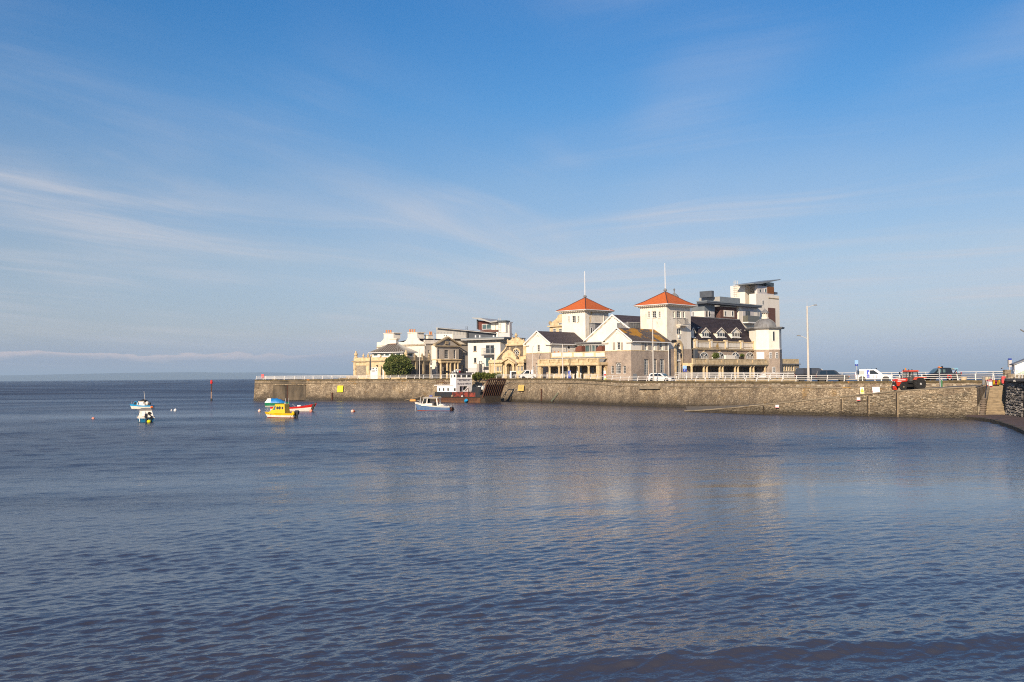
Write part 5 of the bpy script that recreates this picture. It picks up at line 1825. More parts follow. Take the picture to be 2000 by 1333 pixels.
tiles_slope(pav, 'slate_roof', SLATE_N, (ue, vA - .4, zr_e), (ue, SB.a(1478), zr_e), (u1 - 6.5, vR1, zR), (u1 - 6.5, vR0 - 2, zR), 16)
tiles_slope(pav, 'hip_slope', SLATE_N, (ue, SB.a(1478), zr_e), (u1 - 12, SB.a(1478), zr_e), (u1 - 6.6, vR1, zR), (u1 - 6.5, vR1, zR), 16)
tiles_slope(pav, 'slate_roof', SLATE_N, (u1 - 12, SB.a(1478), zr_e), (u1 - 12, vA - 3, zr_e), (u1 - 6.5, vR0 - 2, zR), (u1 - 6.5, vR1, zR), 10)
MB().box(u1 - 11.5, u1 - 1.6, vA - .2, SB.a(1476), zP0, zr_e - .05).build('inner_wall', DARKIN, T)
mb = MB(); mb.path([(u1 - 6.5, vR0 - 2, zR + .05), (u1 - 6.5, vR1, zR + .05)], .12, 6); mb.build('ridge_tiles', LEAD, T)
mb = MB()
for px in (1364, 1369, 1378, 1395, 1400, 1407, 1437, 1446.5, 1455):
 a = pav.right(u1 - 4.0).a(px, 0, 637)
 z = zr_e + (zR - zr_e) * .52
 mb.box(u1 - 4.1, u1 - 3.9, a - .22, a + .22, z + .05, z + .18)
mb.build('roof_vents', WHITE, T)
SD = pav.right(u1 - 1.9)
for x0, x1 in ((1349.5, 1356.5), (1370, 1385.5), (1399.5, 1416.5), (1428.5, 1445.5)):
 xm = (x0 + x1) / 2
 a0, a1 = SD.a(x0, 0, 650), SD.a(x1, 0, 650)
 z0, zt2, zap2 = SD.z(661.5, xm), SD.z(649.5, xm), SD.z(641, xm)
 am = (a0 + a1) / 2
 mb = MB()
 SD.box(mb, a0 + .12, a1 - .12, 0.02, 4.2, z0, zt2)
 dm = mb.build('dormer', PLASTER, T)
 mb = MB()
 mb.extr([SD.P(a0, .0, zt2), SD.P(a1, .0, zt2), SD.P(am, .0, zap2 - .1)], SD.P(0, .2, 0) - SD.P(0, 0, 0))
 mb.build('dormer_gable', PLASTER, dm)
 mb = MB()
 for e in (a0 - .3, a1 + .3):
  L = [(am, zap2 + .1), (e, zt2 - .05), (e, zt2 - .19), (am, zap2 - .06)]
  mb.extr([SD.P(x, -.25, z) for x, z in L], SD.P(0, .15, 0) - SD.P(0, 0, 0))
 mb.build('dormer_barge_board', PLASTER_OLD, dm)
 for e in (a0 - .3, a1 + .3):
  mb = MB()
  mb.hexa([SD.P(am, -.1, zap2 - .04), SD.P(e, -.1, zt2 - .12), SD.P(e, 5, zt2 - .12), SD.P(am, 5, zap2 - .04),
 SD.P(am, -.1, zap2 + .05), SD.P(e, -.1, zt2 - .03), SD.P(e, 5, zt2 - .03), SD.P(am, 5, zap2 + .05)])
  mb.build('dormer_roof', SLATE_N, dm)
 w = (a1 - a0 - .5) / 3
 for k in range(3):
  r = (a0 + .25 + w * k + .04, a0 + .25 + w * (k + 1) - .04, z0 + .45, zt2 - .12)
  m = MB()
  SD.box(m, r[0], r[1], -.03, .015, r[2], r[3])
  f = m.build('window', WHITE, dm)
  m = MB(); SD.box(m, r[0] + .08, r[1] - .08, -.045, -.031, r[2] + .08, r[3] - .08); m.build('pane', GLASS, dm)
 mb = MB(); SD.box(mb, a0, a1, -.3, .0, z0 + .1, z0 + .3); mb.build('dormer_sill', WHITE, dm)
# ---- octagonal tower with dome
Fo = pav.front(SB.a(1490) - 5)
So = pav.right(u1 + 2.2)
vc = So.a(1498.3)
zo0, zo1 = 0.0, So.z(642.5, 1498)
zob = So.z(683, 1498)
wl = (1498.3 - 1466) / FPX * 212 / math.cos(R(38))
ap_ = 2.95
cx, cy = u1 + 2.2 - ap_, vc + 0.6
ctr = pav.O + pav.e1 * cx + pav.e2 * cy
cp = pt(1496.0, ctr.y + 0.5)
q = pav.loc(cp)
cx, cy = q.x, q.y
ap_ = (1526.3 - 1466) / FPX * cp.y / 2 / 1.0
def octa(mb, r, z0, z1, r1=None, rot=22.5 + 20):
 r1 = r if r1 is None else r1
 ring = lambda rr, z: [(cx + rr / math.cos(R(22.5)) * math.cos(R(45 * k + rot)), cy + rr / math.cos(R(22.5)) * math.sin(R(45 * k + rot)), z) for k in range(8)]
 mb.loft([ring(r, z0), ring(r1, z1)], True, True)
 return mb
octa(MB(), ap_ * .965, -.2, zob).build('octagon_lower_wall', PAV_STONE, T)
octa(MB(), ap_ * .955, zob, zo1).build('octagon_upper_wall', PLASTER, T)
octa(MB(), ap_ * .99, zob - .1, zob + .1).build('string_course', PLASTER_OLD, T)
zs = zo1
octa(octa(MB(), ap_ * 1.12, zs, zs + .15), ap_ * 1.16, zs + .152, zs + .42).build('octagon_cornice', LEAD, T)
rd = (1516 - 1474) / FPX * cp.y / 2
hd = So.z(621, 1495) - (zs + .42)
prof = [(rd * math.cos(t_), zs + .42 + hd * math.sin(t_)) for t_ in [math.pi / 2 * k / 9 for k in range(9)]] + [(rd * .26, zs + .42 + hd)]
MB().lathe(prof, (cx, cy, 0), 20).build('dome', LEAD, T, smooth=True)
mb = MB()
for k in range(20):
 t_ = 2 * math.pi * k / 20
 mb.path([(cx + (r_ + .03) * math.cos(t_), cy + (r_ + .03) * math.sin(t_), z_ + .02) for r_, z_ in prof], .045, 4)
mb.build('dome_ribs', LEAD, T)
zl0 = zs + .42 + hd
zl1 = So.z(609, 1494)
rl = (1499.5 - 1488.5) / FPX * cp.y / 2
lan = MB().lathe([(rl * 1.25, zl0 - .1), (rl * 1.25, zl0 + .3), (rl * .62, zl0 + .32), (rl * .62, zl1 - .2)], (cx, cy, 0), 8).build('lantern', PLASTER_OLD, T)
mb = MB()
for k in range(8):
 t_ = 2 * math.pi * k / 8
 mb.tube((cx + rl * .85 * math.cos(t_), cy + rl * .85 * math.sin(t_), zl0 + .3), (cx + rl * .85 * math.cos(t_), cy + rl * .85 * math.sin(t_), zl1 - .15), .10, .10, 6)
mb.build('lantern_columns', PLASTER_OLD, T)
zl2 = So.z(602, 1494)
MB().lathe([(rl * 1.5, zl1 - .15), (rl * 1.5, zl1 + .05), (rl * .95, zl1 + .30), (rl * .6, zl2 - .3), (rl * .25, zl2 - .1), (.08, zl2), (.03, zl2 + .3)], (cx, cy, 0), 8).build('lantern_roof', LEAD, T)
def oct_face(k, rot=20):
 """face k of the octagon as along-vector, outward normal and centre (local)"""
 t_ = R(45 * k + rot + 45)
 n = Vector((math.cos(t_), math.sin(t_), 0))
 return n
def oct_win(px0, px1, py0, py1, ap, m_=GLASS, frame=WHITE, nx=2, ny=3, name='window', flat=False):
 """window placed on whichever octagon face the picture point hits"""
 xm, ym = (px0 + px1) / 2, (py0 + py1) / 2
 v = ray(xm, ym)
 best = None
 C = pav.O + pav.e1 * cx + pav.e2 * cy
 for k in range(8):
  t_ = R(45 * k + 20 + 45)
  nl = Vector((math.cos(t_), math.sin(t_)))
  n = pav.e1 * nl.x + pav.e2 * nl.y
  if n.dot(v) >= 0:
   continue
  P0 = C + n * ap
  kk = (P0 - CP).dot(n) / v.dot(n)
  q = CP + v * kk
  al = n.cross(Vector((0, 0, 1)))
  off = abs((q - P0).dot(al))
  if best is None or off < best[0]:
   best = (off, n, P0, al, q)
 off, n, P0, al, q = best
 w = (px1 - px0) / FPX * q.y / max(.35, abs(al.dot(Vector((1, 0, 0)))))
 z0 = W(xm, py1, q.y).z - DZ; z1 = W(xm, py0, q.y).z - DZ
 base = pav.loc(Vector((q.x, q.y, DZ)))
 ll = Vector((al.dot(pav.e1), al.dot(pav.e2), 0)); ln = Vector((n.dot(pav.e1), n.dot(pav.e2), 0))
 def bx(mb, a0, a1, zz0, zz1, d0, d1):
  P = [base + ll * a + ln * d for a, d in ((a0, d0), (a1, d0), (a1, d1), (a0, d1))]
  mb.hexa([p + Vector((0, 0, zz0)) for p in P] + [p + Vector((0, 0, zz1)) for p in P])
 mb = MB()
 if flat:
  bx(mb, -w / 2, w / 2, z0, z1, -.1, .06)
  mb.build(name, frame, T)
  return
 for (a0, a1, b0, b1) in ((-w / 2 - .12, -w / 2, z0 - .1, z1 + .1), (w / 2, w / 2 + .12, z0 - .1, z1 + .1), (-w / 2, w / 2, z0 - .12, z0), (-w / 2, w / 2, z1, z1 + .12)):
  bx(mb, a0, a1, b0, b1, -.1, .07)
 for i in range(1, nx):
  x = -w / 2 + w * i / nx
  bx(mb, x - .03, x + .03, z0, z1, -.1, .045)
 for j in range(1, ny):
  z = z0 + (z1 - z0) * j / ny
  bx(mb, -w / 2, w / 2, z - .03, z + .03, -.1, .04)
 f = mb.build(name, frame, T)
 mb = MB()
 bx(mb, -w / 2, w / 2, z0, z1, -.1, .02)
 mb.build('pane', m_, f)
ap2 = ap_ * .955
oct_win(1509, 1513, 648, 666, ap2, nx=1, ny=1)
oct_win(1478.5, 1492, 688, 701.5, ap2 * 1.01, flat=True, name='white_panel')
oct_win(1502.8, 1507, 689.5, 699.5, ap2 * 1.01)
oct_win(1515, 1519, 689.5, 699.5, ap2 * 1.01)
oct_win(1508.5, 1513.3, 718, 728, ap2 * 1.01)
octa(MB(), ap_ * 1.0, -.2, .5).build('plinth', PAV_STONE, T)
# ---- annex with five narrow windows at the right end
FX = pav.right(cx + ap_ * .6)
x0, x1 = FX.a(1522), FX.a(1559.5)
zx1, zx2, zx3 = FX.z(701.5, 1542), FX.z(709.5, 1542), FX.z(712.5, 1542)
lst = [(1529.3 + 4.6 * k, 1532.3 + 4.6 * k, 715.5, 724.5) for k in range(5)]
H = FX.wins(lst, nx=1, ny=2, d=.14, frame=PLASTER)
FX.skin('annex_wall', RUB_L, x0, x1, 0, zx3, [(FX.a(1528), FX.a(1553.5), FX.z(725.5, 1540), FX.z(713.5, 1540))], .05)
r = FX.rect(1528, 1553.5, 713.5, 725.5)
FX.skin('window_surround', ASHLAR, r[0], r[1], r[2], r[3], H, .2, .04)
MB().box(FX.c - 6, FX.c - .3, x0 + .2, x1 - .2, 0, zx3 - .05).build('inner_wall', DARKIN, T)
mb = MB(); FX.box(mb, x0, x1 + .45, -.4, 6, zx3, zx2 - .15); mb.build('annex_cornice', LEAD, T)
mb = MB(); FX.box(mb, x0, x1, -.1, 5.9, zx2 - .147, zx1); mb.build('annex_parapet', ASHLAR, T)
mb = MB()
FX.box(mb, x1, x1 + .3, .0, 6, 0, zx3)
mb.extr([(FX.c - 2, x1 + .3, 0), (FX.c - 2, x1 + 1.4, 0), (FX.c - 2, x1 + .3, zx3 * .9)], (-.6, 0, 0))
mb.build('annex_end_wall', RUB_D, T)
mb = MB(); mb.path([FX.P(FX.a(1525.5), -.15, FX.z(712, 1525)), FX.P(FX.a(1525.5), -.15, .2)], .06, 6); mb.build('downpipe', WHITE, T)
MB().box(u1 - 11, u1 - 1.0, SB.a(1470), x1 - 1, 0, zP0).build('rear_block', PAV_STONE, T)
# ================================================================== modern white block behind the pavilion (right)
def quick_win(face, it, frame=WHITE, pane=GLASS, nx=2, ny=1, fw=.10, d=-.06, name='window', sill=None):
 r = face.rect(*it[:4])
 mb = MB()
 for (a0, a1, b0, b1) in ((r[0], r[0] + fw, r[2], r[3]), (r[1] - fw, r[1], r[2], r[3]), (r[0] + fw, r[1] - fw, r[2], r[2] + fw), (r[0] + fw, r[1] - fw, r[3] - fw, r[3])):
  face.box(mb, a0, a1, d, .0, b0, b1)
 for i in range(1, nx):
  x = r[0] + (r[1] - r[0]) * i / nx
  face.box(mb, x - fw * .4, x + fw * .4, d + .01, .0, r[2] + fw, r[3] - fw)
 for j in range(1, ny):
  z = r[2] + (r[3] - r[2]) * j / ny
  face.box(mb, r[0] + fw, r[1] - fw, d + .014, .0, z - fw * .35, z + fw * .35)
 f = mb.build(name, frame, face.fr.t)
 mb = MB()
 face.box(mb, r[0] + fw, r[1] - fw, -.02, .01, r[2] + fw, r[3] - fw)
 mb.build('pane', pane, f)
 if sill:
  mb = MB()
  face.box(mb, r[0] - .1, r[1] + .1, -.16, .0, r[2] - .16, r[2] - .004)
  mb.build('sill', sill, f)
 return f
MW = mat('clean_white_render', (0.84, 0.77, 0.66), 0.85, (0.74, 0.67, 0.56), 0.5, 0.5, vstretch=2.5)
MG = mat('pale_grey_render', (0.60, 0.56, 0.54), 0.85, (0.52, 0.48, 0.46), 0.5, 0.5)
apt = Frame('apartment_block', 'tall white modern apartment block with wedge roof and brown brick panels behind the pavilion', 'apartment building', 1457.5, 252, 45, DZ)
TA_ = apt.t
def boxf(fr, pxl, pxc, pxr, v, y0, y1, m_, name='wall', yc=None):
 """box seen on both faces: left face pxl..pxc on plane front(v), right face pxc..pxr"""
 F = fr.front(v)
 ac = F.a(pxc, 0, y1)
 a0 = F.a(pxl, 0, y1)
 S = fr.right(ac)
 v1 = S.a(pxr, 0, y1)
 z1, z0 = F.z(y0, pxc), F.z(y1, pxc)
 MB().box(a0, ac, v, v1, z0, z1).build(name, m_, fr.t)
 return F, S, a0, ac, v, v1, z0, z1
def seams(face, a0, a1, z0, z1, n, m_, name='cladding_seams'):
 mb = MB()
 for k in range(n):
  a = a0 + (a1 - a0) * (k + .5) / n
  face.box(mb, a - .03, a + .03, -.05, 0, z0, z1)
 mb.build(name, m_, face.fr.t)
F1 = boxf(apt, 1429, 1457.5, 1479, 0, 556.5, 700, MW, 'stair_tower')
F2 = boxf(apt, 1466, 1479.5, 1524.8, -1.2, 573.5, 735, MW, 'white_wing')
S = F2[1]
mb = MB(); r = S.rect(1500.5, 1520, 582.5, 584); S.box(mb, r[0], r[1], -.12, .0, r[2], r[3]); mb.build('wall_moulding', ASHLAR_D, TA_)
mb = MB(); r = S.rect(1500.5, 1514.5, 602, 633); S.box(mb, r[0], r[1], -.05, .01, r[2], r[3]); mb.build('brick_panel', BRICKM, TA_)
quick_win(S, (1488.5, 1492, 587, 596), nx=1)
mb = MB(); r = S.rect(1507, 1522, 572.5, 574.5); S.box(mb, r[0], r[1], .5, 2, r[2], r[3] + .3); mb.build('roof_upstand', DARKMETAL, TA_)
F3 = boxf(apt, 1474, 1479.3, 1511.8, -.2, 557.5, 574.2, MG, 'penthouse')
S = F3[1]
mb = MB(); r = S.rect(1498.5, 1511.6, 560.5, 574); S.box(mb, r[0], r[1], -.06, .0, r[2], r[3]); mb.build('timber_panel', mat('orange_brown_boards', (0.24, 0.095, 0.03), 0.8, (0.17, 0.06, 0.02), 4, 0.6), TA_)
quick_win(S, (1482.5, 1487.5, 565, 571.5), nx=1)
quick_win(S, (1493, 1497.6, 564.5, 571.5), nx=1, pane=GLASS_T)
mb = MB(); r = S.rect(1497, 1511.6, 552, 560); S.box(mb, r[0], r[1], .0, 2, r[2], r[3]); mb.build('clerestory_glass', GLASS_T, TA_)
S2 = apt.right(F3[3] + .9)
Fk = apt.front(-.9)
A = [(1441, 556.5), (1474, 552.7), (1524.5, 545.8), (1524.5, 547.2), (1511, 549.5), (1484, 558.5), (1458, 556.8)]
mb = MB()
L = [S2.az(x, y) for x, y in [(1472, 553.3), (1524.5, 545.6), (1524.3, 547.2), (1485, 555.2), (1472, 554.6)]]
mb.extr([S2.P(a, 0, z) for a, z in L], S2.P(0, 5.5, 0) - S2.P(0, 0, 0))
mb.build('wedge_roof', MIDMETAL, TA_)
mb = MB()
L = [Fk.az(x, y) for x, y in [(1440, 556.0), (1476, 553.2), (1478, 554.8), (1452, 556.9)]]
mb.extr([Fk.P(a, 0, z) for a, z in L], Fk.P(0, 7, 0) - Fk.P(0, 0, 0))
mb.build('roof_tail', DARKMETAL, TA_)
Fl = apt.front(-.25)
mb = MB()
for px in (1434, 1437.5, 1441):
 a = Fl.a(px, 0, 570)
 mb.tube(Fl.P(a, 0, Fl.z(579, px)), Fl.P(a, 0, Fl.z(548.5, px)), .07, .07, 5)
for py in (549, 552, 555.5, 559, 563, 567, 571, 575):
 mb.tube(Fl.P(Fl.a(1434), 0, Fl.z(py, 1437)), Fl.P(Fl.a(1441), 0, Fl.z(py, 1437)), .04, .04, 4)
mb.build('roof_ladder', GALV, TA_)
UQ = apt.front(-1.3).a(1479.6, 0, 640)
def boxu(pxl, pxc, pxr, du, y0, y1, m_, name):
 return boxf(apt, pxl, pxc, pxr, apt.right(UQ + du).a(pxc, 0, y1), y0, y1, m_, name)
F4 = boxu(1365.3, 1406, 1445.5, -2.0, 579.5, 600, LIGHTMETAL, 'plant_storey')
seams(F4[0], F4[2], F4[3], F4[6], F4[7], 16, LIGHTMETAL)
seams(F4[1], F4[4], F4[5], F4[6], F4[7], 18, MIDMETAL)
mb = MB(); F4[1].box(mb, F4[4] + .01, F4[5], -.03, .0, F4[6], F4[7] - .02); mb.build('grey_cladding', MIDMETAL, TA_)
F5 = boxu(1366.5, 1390, 1394.5, -3.0, 568, 580, DARKMETAL, 'lift_housing')
F6 = boxu(1361, 1381, 1487.8, 1.6, 589.2, 592.6, DARKMETAL, 'canopy_roof')
mb = MB(); mb.box(F6[2] - .1, F6[3] + .1, F6[4] - .1, F6[5] + .1, F6[7], F6[7] + .25); mb.build('canopy_edge', MIDMETAL, TA_)
F7 = boxu(1350, 1376, 1396, 0.0, 592.6, 607.5, MIDMETAL, 'grey_storey')
seams(F7[0], F7[2], F7[3], F7[6], F7[7], 12, DARKMETAL)
F8 = boxu(1350.5, 1376.5, 1396, .02, 607.5, 640, MG, 'white_storey')
mb = MB(); F8[0].box(mb, F8[0].a(1357), F8[3], -.04, 0, F8[6], F8[7]); mb.build('white_wall', MW, TA_)
quick_win(F8[0], (1352.3, 1356.3, 608.5, 619))
quick_win(F8[1], (1378.5, 1381.8, 607.8, 619.5), nx=1, frame=SHUT)
quick_win(F8[1], (1383.5, 1388, 607.8, 619.5), nx=1, frame=WHITE)
F9 = boxu(1395.5, 1407.5, 1439, .5, 598.5, 640, BRICKM, 'brick_wall')
S = F9[1]
mb = MB(); r = S.rect(1413.5, 1433.8, 606.8, 619.6); S.box(mb, r[0], r[1], -.08, .0, r[2], r[3]); mb.build('window_surround', MW, TA_)
Sx = apt.right(F9[3] + .08)
quick_win(Sx, (1414.5, 1418.2, 608, 618), nx=1)
quick_win(Sx, (1428.5, 1432.8, 608, 618), nx=1)
F10 = boxu(1438.5, 1443.5, 1480, .55, 598.8, 640, MW, 'white_bay')
S = F10[1]
mb = MB(); r = S.rect(1450.3, 1472, 600, 631); S.box(mb, r[0], r[1], -.05, .0, r[2], r[3]); mb.build('grey_wall_panel', MG, TA_)
Sx = apt.right(F10[3] + .05)
quick_win(Sx, (1456, 1460.3, 608, 618), nx=1, frame=DARKMETAL)
quick_win(Sx, (1461, 1465, 608, 618), nx=1, frame=DARKMETAL)
quick_win(Sx, (1480.5, 1483.8, 608.5, 618.5), nx=1)
mb = MB(); r = Sx.rect(1451, 1473.5, 618, 630.2)
Sx.box(mb, r[0], r[1], -1.5, -1.42, r[2], r[3]); Sx.box(mb, r[0], r[0] + .05, -1.42, 0, r[2], r[3]); Sx.box(mb, r[1] - .05, r[1], -1.42, 0, r[2], r[3])
mb.build('balcony_glass', mat('smoked_balcony_glass', (0.12, 0.12, 0.10), 0.15, spec=.8), TA_)
mb = MB(); Sx.box(mb, r[0] - .1, r[1] + .1, -1.6, 0, r[2] - .3, r[2]); mb.build('balcony_slab', WHITE, TA_)
mb = MB(); mb.path([F8[1].P(F8[1].a(1378), -1.2, F8[1].z(615.5, 1380)), F8[1].P(F8[1].a(1394), -1.2, F8[1].z(616.5, 1394))], .04, 4)
for px in range(1378, 1395, 2):
 mb.tube(F8[1].P(F8[1].a(px), -1.2, F8[1].z(616, px)), F8[1].P(F8[1].a(px), -1.2, F8[1].z(622, px)), .03, .03, 4)
mb.build('balcony_rail', BLACK, TA_)
q = W(1317, 577, 262)
t = thing('roof_cupola', 'tiny grey cupola with spike showing behind the right red roof', 'cupola', (q.x, q.y, DZ))
zc_ = q.z - DZ
MB().lathe([(1.3, 0), (1.3, zc_ - .8), (1.1, zc_ - .2), (.6, zc_ + .3), (.15, zc_ + .6), (.12, W(1317, 568, 262).z - DZ), (.3, W(1317, 566.5, 262).z - DZ), (.06, W(1317, 563.5, 262).z - DZ)], (0, 0, 0), 10).build('cupola_roof', LEAD, t)
# ================================================================== ornate yellow building behind tower A
orn = Frame('ornate_stone_building', 'ornate yellow stone building with curved gable, peeping out behind the left red-roofed tower', 'building', 1112, 262, 45, DZ)
F = orn.F
a0, a1 = F.a(1072.5), F.a(1100)
MB().box(a0, a1 + 2, .3, 12, 0, F.z(636, 1086)).build('wall', ASHLAR, orn.t)
mb = MB(); F.box(mb, a0 - .4, a1 + 2, -.2, 12, F.z(638.5, 1086), F.z(636, 1086)); mb.build('cornice', ASHLAR, orn.t)
quick_win(orn.front(.3), (1080.5, 1086.3, 642, 651), nx=3, ny=2)
quick_win(orn.front(.3), (1092, 1099, 642, 651), nx=3, ny=2)
mb = MB()
pts = [(1074.5, 636), (1074.5, 630.5), (1077, 630), (1080, 628), (1085, 624), (1088.5, 620.5), (1089, 617), (1090, 616), (1094, 614), (1110, 612), (1110, 636)]
F.poly(mb, pts, .1, .8)
mb.build('curved_gable', ASHLAR, orn.t)
mb = MB(); c = orn.front(.5).P(orn.front(.5).a(1075.5), 0, F.z(631, 1075))
mb.ball(tuple(c), .55, 8, 6); mb.build('stone_ball', ASHLAR_D, orn.t)
quick_win(orn.front(.1), (1091.5, 1100, 631, 635), nx=3)
# ================================================================== ornate golden bath house in the middle
bh = Frame('golden_stone_pavilion', 'ornate golden limestone building with arched porch, curved gables and a round window', 'building', 1027.5, 226, 32, 5.05)
F = bh.front(2.2)
Z = lambda py, px=1000: F.z(py, px)
mb = MB()
pts = [(969, 733), (969, 704), (972, 699), (978, 692), (985, 685), (988, 680), (989.5, 675.2), (1025.5, 674.5), (1025.5, 733)]
F.poly(mb, pts, 0, 9)
mb.build('rear_hall_wall', RUB_D, bh.t)
mb = MB()
pts = [(969.8, 704.5), (973, 698.6), (979, 691.6), (985.6, 684.8), (988.8, 679.8), (989.5, 676.5), (988, 677.5), (984.3, 683), (977.6, 690.3), (971.5, 697.2), (968, 704.5)]
F.poly(mb, pts, -.25, 1)
mb.build('swept_coping', ASHLAR, bh.t)
mb = MB()
F.pbox(mb, 987.5, 1027, 672, 675.2, -.5, 3)
F.pbox(mb, 990, 1026, 668.5, 672, -.2, 2.5)
mb.build('gable_cornice', ASHLAR, bh.t)
mb = MB()
pts = [(990, 668.5), (992, 666), (996, 665), (999, 662.5), (1001.5, 661), (1004, 662), (1006.5, 659.5), (1010, 659.5), (1012.5, 662), (1014.5, 661), (1017.5, 663.5), (1021, 665.5), (1024, 667), (1026, 668.5)]
F.poly(mb, pts, 0, .8)
mb.build('scrolled_gable', ASHLAR, bh.t)
for px, y0, y1 in ((992, 662.5, 668), (1001.3, 658.5, 662), (1008.3, 650, 660), (1013.3, 658.5, 662), (1022.8, 662.5, 668)):
 c = F.P(F.a(px, .3), .3, F.z(y1, px, .3)); h = F.z(y0, px, .3) - F.z(y1, px, .3)
 k = .45 if px == 1008.3 else .3
 MB().lathe([(k * .8, 0), (k * .9, h * .12), (k * .45, h * .2), (k, h * .4), (k * .7, h * .6), (k * .3, h * .78), (k * .35, h * .86), (.05, h)], tuple(c), 8).build('finial', ASHLAR, bh.t)
cx_, cz_ = F.az(1009.3, 689.5)
rr_ = F.az(1015, 689.5)[0] - cx_
mb = MB()
n = 20
for k in range(n):
 t0_, t1_ = 2 * math.pi * k / n, 2 * math.pi * (k + 1) / n
 P = [F.P(cx_ + q * math.cos(t), -.25, cz_ + q * math.sin(t)) for q, t in ((rr_, t0_), (rr_, t1_), (rr_ * 1.42, t1_), (rr_ * 1.42, t0_))]
 mb.extr(P, F.P(0, .24, 0) - F.P(0, 0, 0))
mb.build('round_window_surround', ASHLAR, bh.t)
mb = MB()
mb.extr([F.P(cx_ + rr_ * math.cos(2 * math.pi * k / n), -.05, cz_ + rr_ * math.sin(2 * math.pi * k / n)) for k in range(n)], F.P(0, .04, 0) - F.P(0, 0, 0))
rw = mb.build('round_window', GLASS, bh.t)
mb = MB()
for k in range(8):
 t_ = 2 * math.pi * (k + .5) / 8
 mb.tube(F.P(cx_ + rr_ * .35 * math.cos(t_), -.09, cz_ + rr_ * .35 * math.sin(t_)), F.P(cx_ + rr_ * math.cos(t_), -.09, cz_ + rr_ * math.sin(t_)), .05, .07, 4)
for k in range(12):
 t0_, t1_ = 2 * math.pi * k / 12, 2 * math.pi * (k + 1) / 12
 mb.tube(F.P(cx_ + rr_ * .35 * math.cos(t0_), -.09, cz_ + rr_ * .35 * math.sin(t0_)), F.P(cx_ + rr_ * .35 * math.cos(t1_), -.09, cz_ + rr_ * .35 * math.sin(t1_)), .05, .05, 4)
mb.build('tracery', WHITE, rw)
quick_win(F, (1009, 1013, 698, 703), nx=1, frame=WHITE)
mb = MB(); F.pbox(mb, 1013.5, 1022, 696.5, 702.5, -.15, 0); mb.build('quoin_block', ASHLAR, bh.t)
mb = MB(); F.pbox(mb, 1022.3, 1027.6, 675, 733, -.4, 1.2); mb.build('end_pier', ASHLAR, bh.t)
mb = MB(); F.pbox(mb, 1021.6, 1028.2, 692, 695, -.6, -.401); mb.build('pier_band', ASHLAR, bh.t)
G = bh.front(0)
lst = [(969.5, 974.5, 717, 725.5), (976, 979.3, 717, 725.5), (964.5, 967.5, 717, 725.5), (1011, 1014.6, 716, 725), (1016.8, 1021.8, 716, 725)]
H = G.wins(lst, nx=3, ny=4, d=.12)
pa0, pa1 = G.a(987), G.a(1003)
za, zb_ = G.z(708.5, 992), 0
G.skin('front_wall', ASHLAR, G.a(954.5), G.a(1022.8), 0, za, H + [(pa0, pa1, -1, G.z(711, 994))], .25)
MB().box(G.a(954.5) + .1, G.a(1022.5), .3, 2.1, 0, za - .02).build('inner_wall', DARKIN, bh.t)
mb = MB()
G.pbox(mb, 953.5, 1023.5, 706, 709.5, -.35, 2)
G.pbox(mb, 954.5, 1022.8, 702.8, 706, -.12, 1.8)
mb.build('front_cornice', ASHLAR, bh.t)
mb = MB(); G.pbox(mb, 964, 980.5, 714, 716.3, -.14, 0); G.pbox(mb, 964, 980.5, 726, 727.5, -.14, 0); G.pbox(mb, 1010, 1022.4, 713.5, 715.5, -.14, 0); mb.build('window_heads', ASHLAR, bh.t)
for px in (957, 961.5, 983.5):
 mb = MB(); G.pbox(mb, px - 1, px + 1, 709.6, 733, -.18, 0); mb.build('pilaster', ASHLAR, bh.t)
mb = MB()
pts = [(980, 703), (980, 698), (981.5, 696), (982, 691), (985, 690), (986.5, 687.5), (989.5, 686.5), (991.5, 684), (996.5, 684), (998.5, 686.5), (1001.5, 688), (1003, 690.5), (1005.5, 691.5), (1006, 696), (1008, 698), (1008, 703)]
G.poly(mb, pts, .2, .9)
mb.build('stepped_gable', ASHLAR, bh.t)
c = G.P(G.a(994), .5, G.z(684.2, 994)); MB().lathe([(.3, 0), (.15, .15), (.28, .4), (.05, .75)], tuple(c), 8).build('finial', ASHLAR, bh.t)
Pp = bh.front(-1.1)
x0, x1 = Pp.a(985.5), Pp.a(1003.5)
zs_, zt_ = Pp.z(716.5, 994), Pp.z(707, 994)
ca = (Pp.a(989.5) + Pp.a(1000.3)) / 2
ra = (Pp.a(1000.3) - Pp.a(989.5)) / 2
n = 12
mb = MB()
Pp.box(mb, x0, ca - ra, 0, 1.09, 0, zs_)
Pp.box(mb, ca + ra, x1, 0, 1.09, 0, zs_)
for k in range(n):
 t0_, t1_ = math.pi * k / n, math.pi * (k + 1) / n
 p0 = (ca - ra * math.cos(t0_), zs_ + ra * math.sin(t0_)); p1 = (ca - ra * math.cos(t1_), zs_ + ra * math.sin(t1_))
 f0, f1 = k / n, (k + 1) / n
 q0, q1 = (x0 + (x1 - x0) * f0, zt_ + .02), (x0 + (x1 - x0) * f1, zt_ + .02)
 mb.extr([Pp.P(p0[0], 0, p0[1]), Pp.P(p1[0], 0, p1[1]), Pp.P(q1[0], 0, q1[1]), Pp.P(q0[0], 0, q0[1])], Pp.P(0, 1.09, 0) - Pp.P(0, 0, 0))
mb.add([Pp.P(x0, 0, zs_), Pp.P(ca - ra, 0, zs_), Pp.P(x0, 0, zt_)], [(0, 1, 2)])
mb.add([Pp.P(x1, 0, zs_), Pp.P(ca + ra, 0, zs_), Pp.P(x1, 0, zt_)], [(0, 1, 2)])
mb.build('porch', ASHLAR, bh.t)
mb = MB()
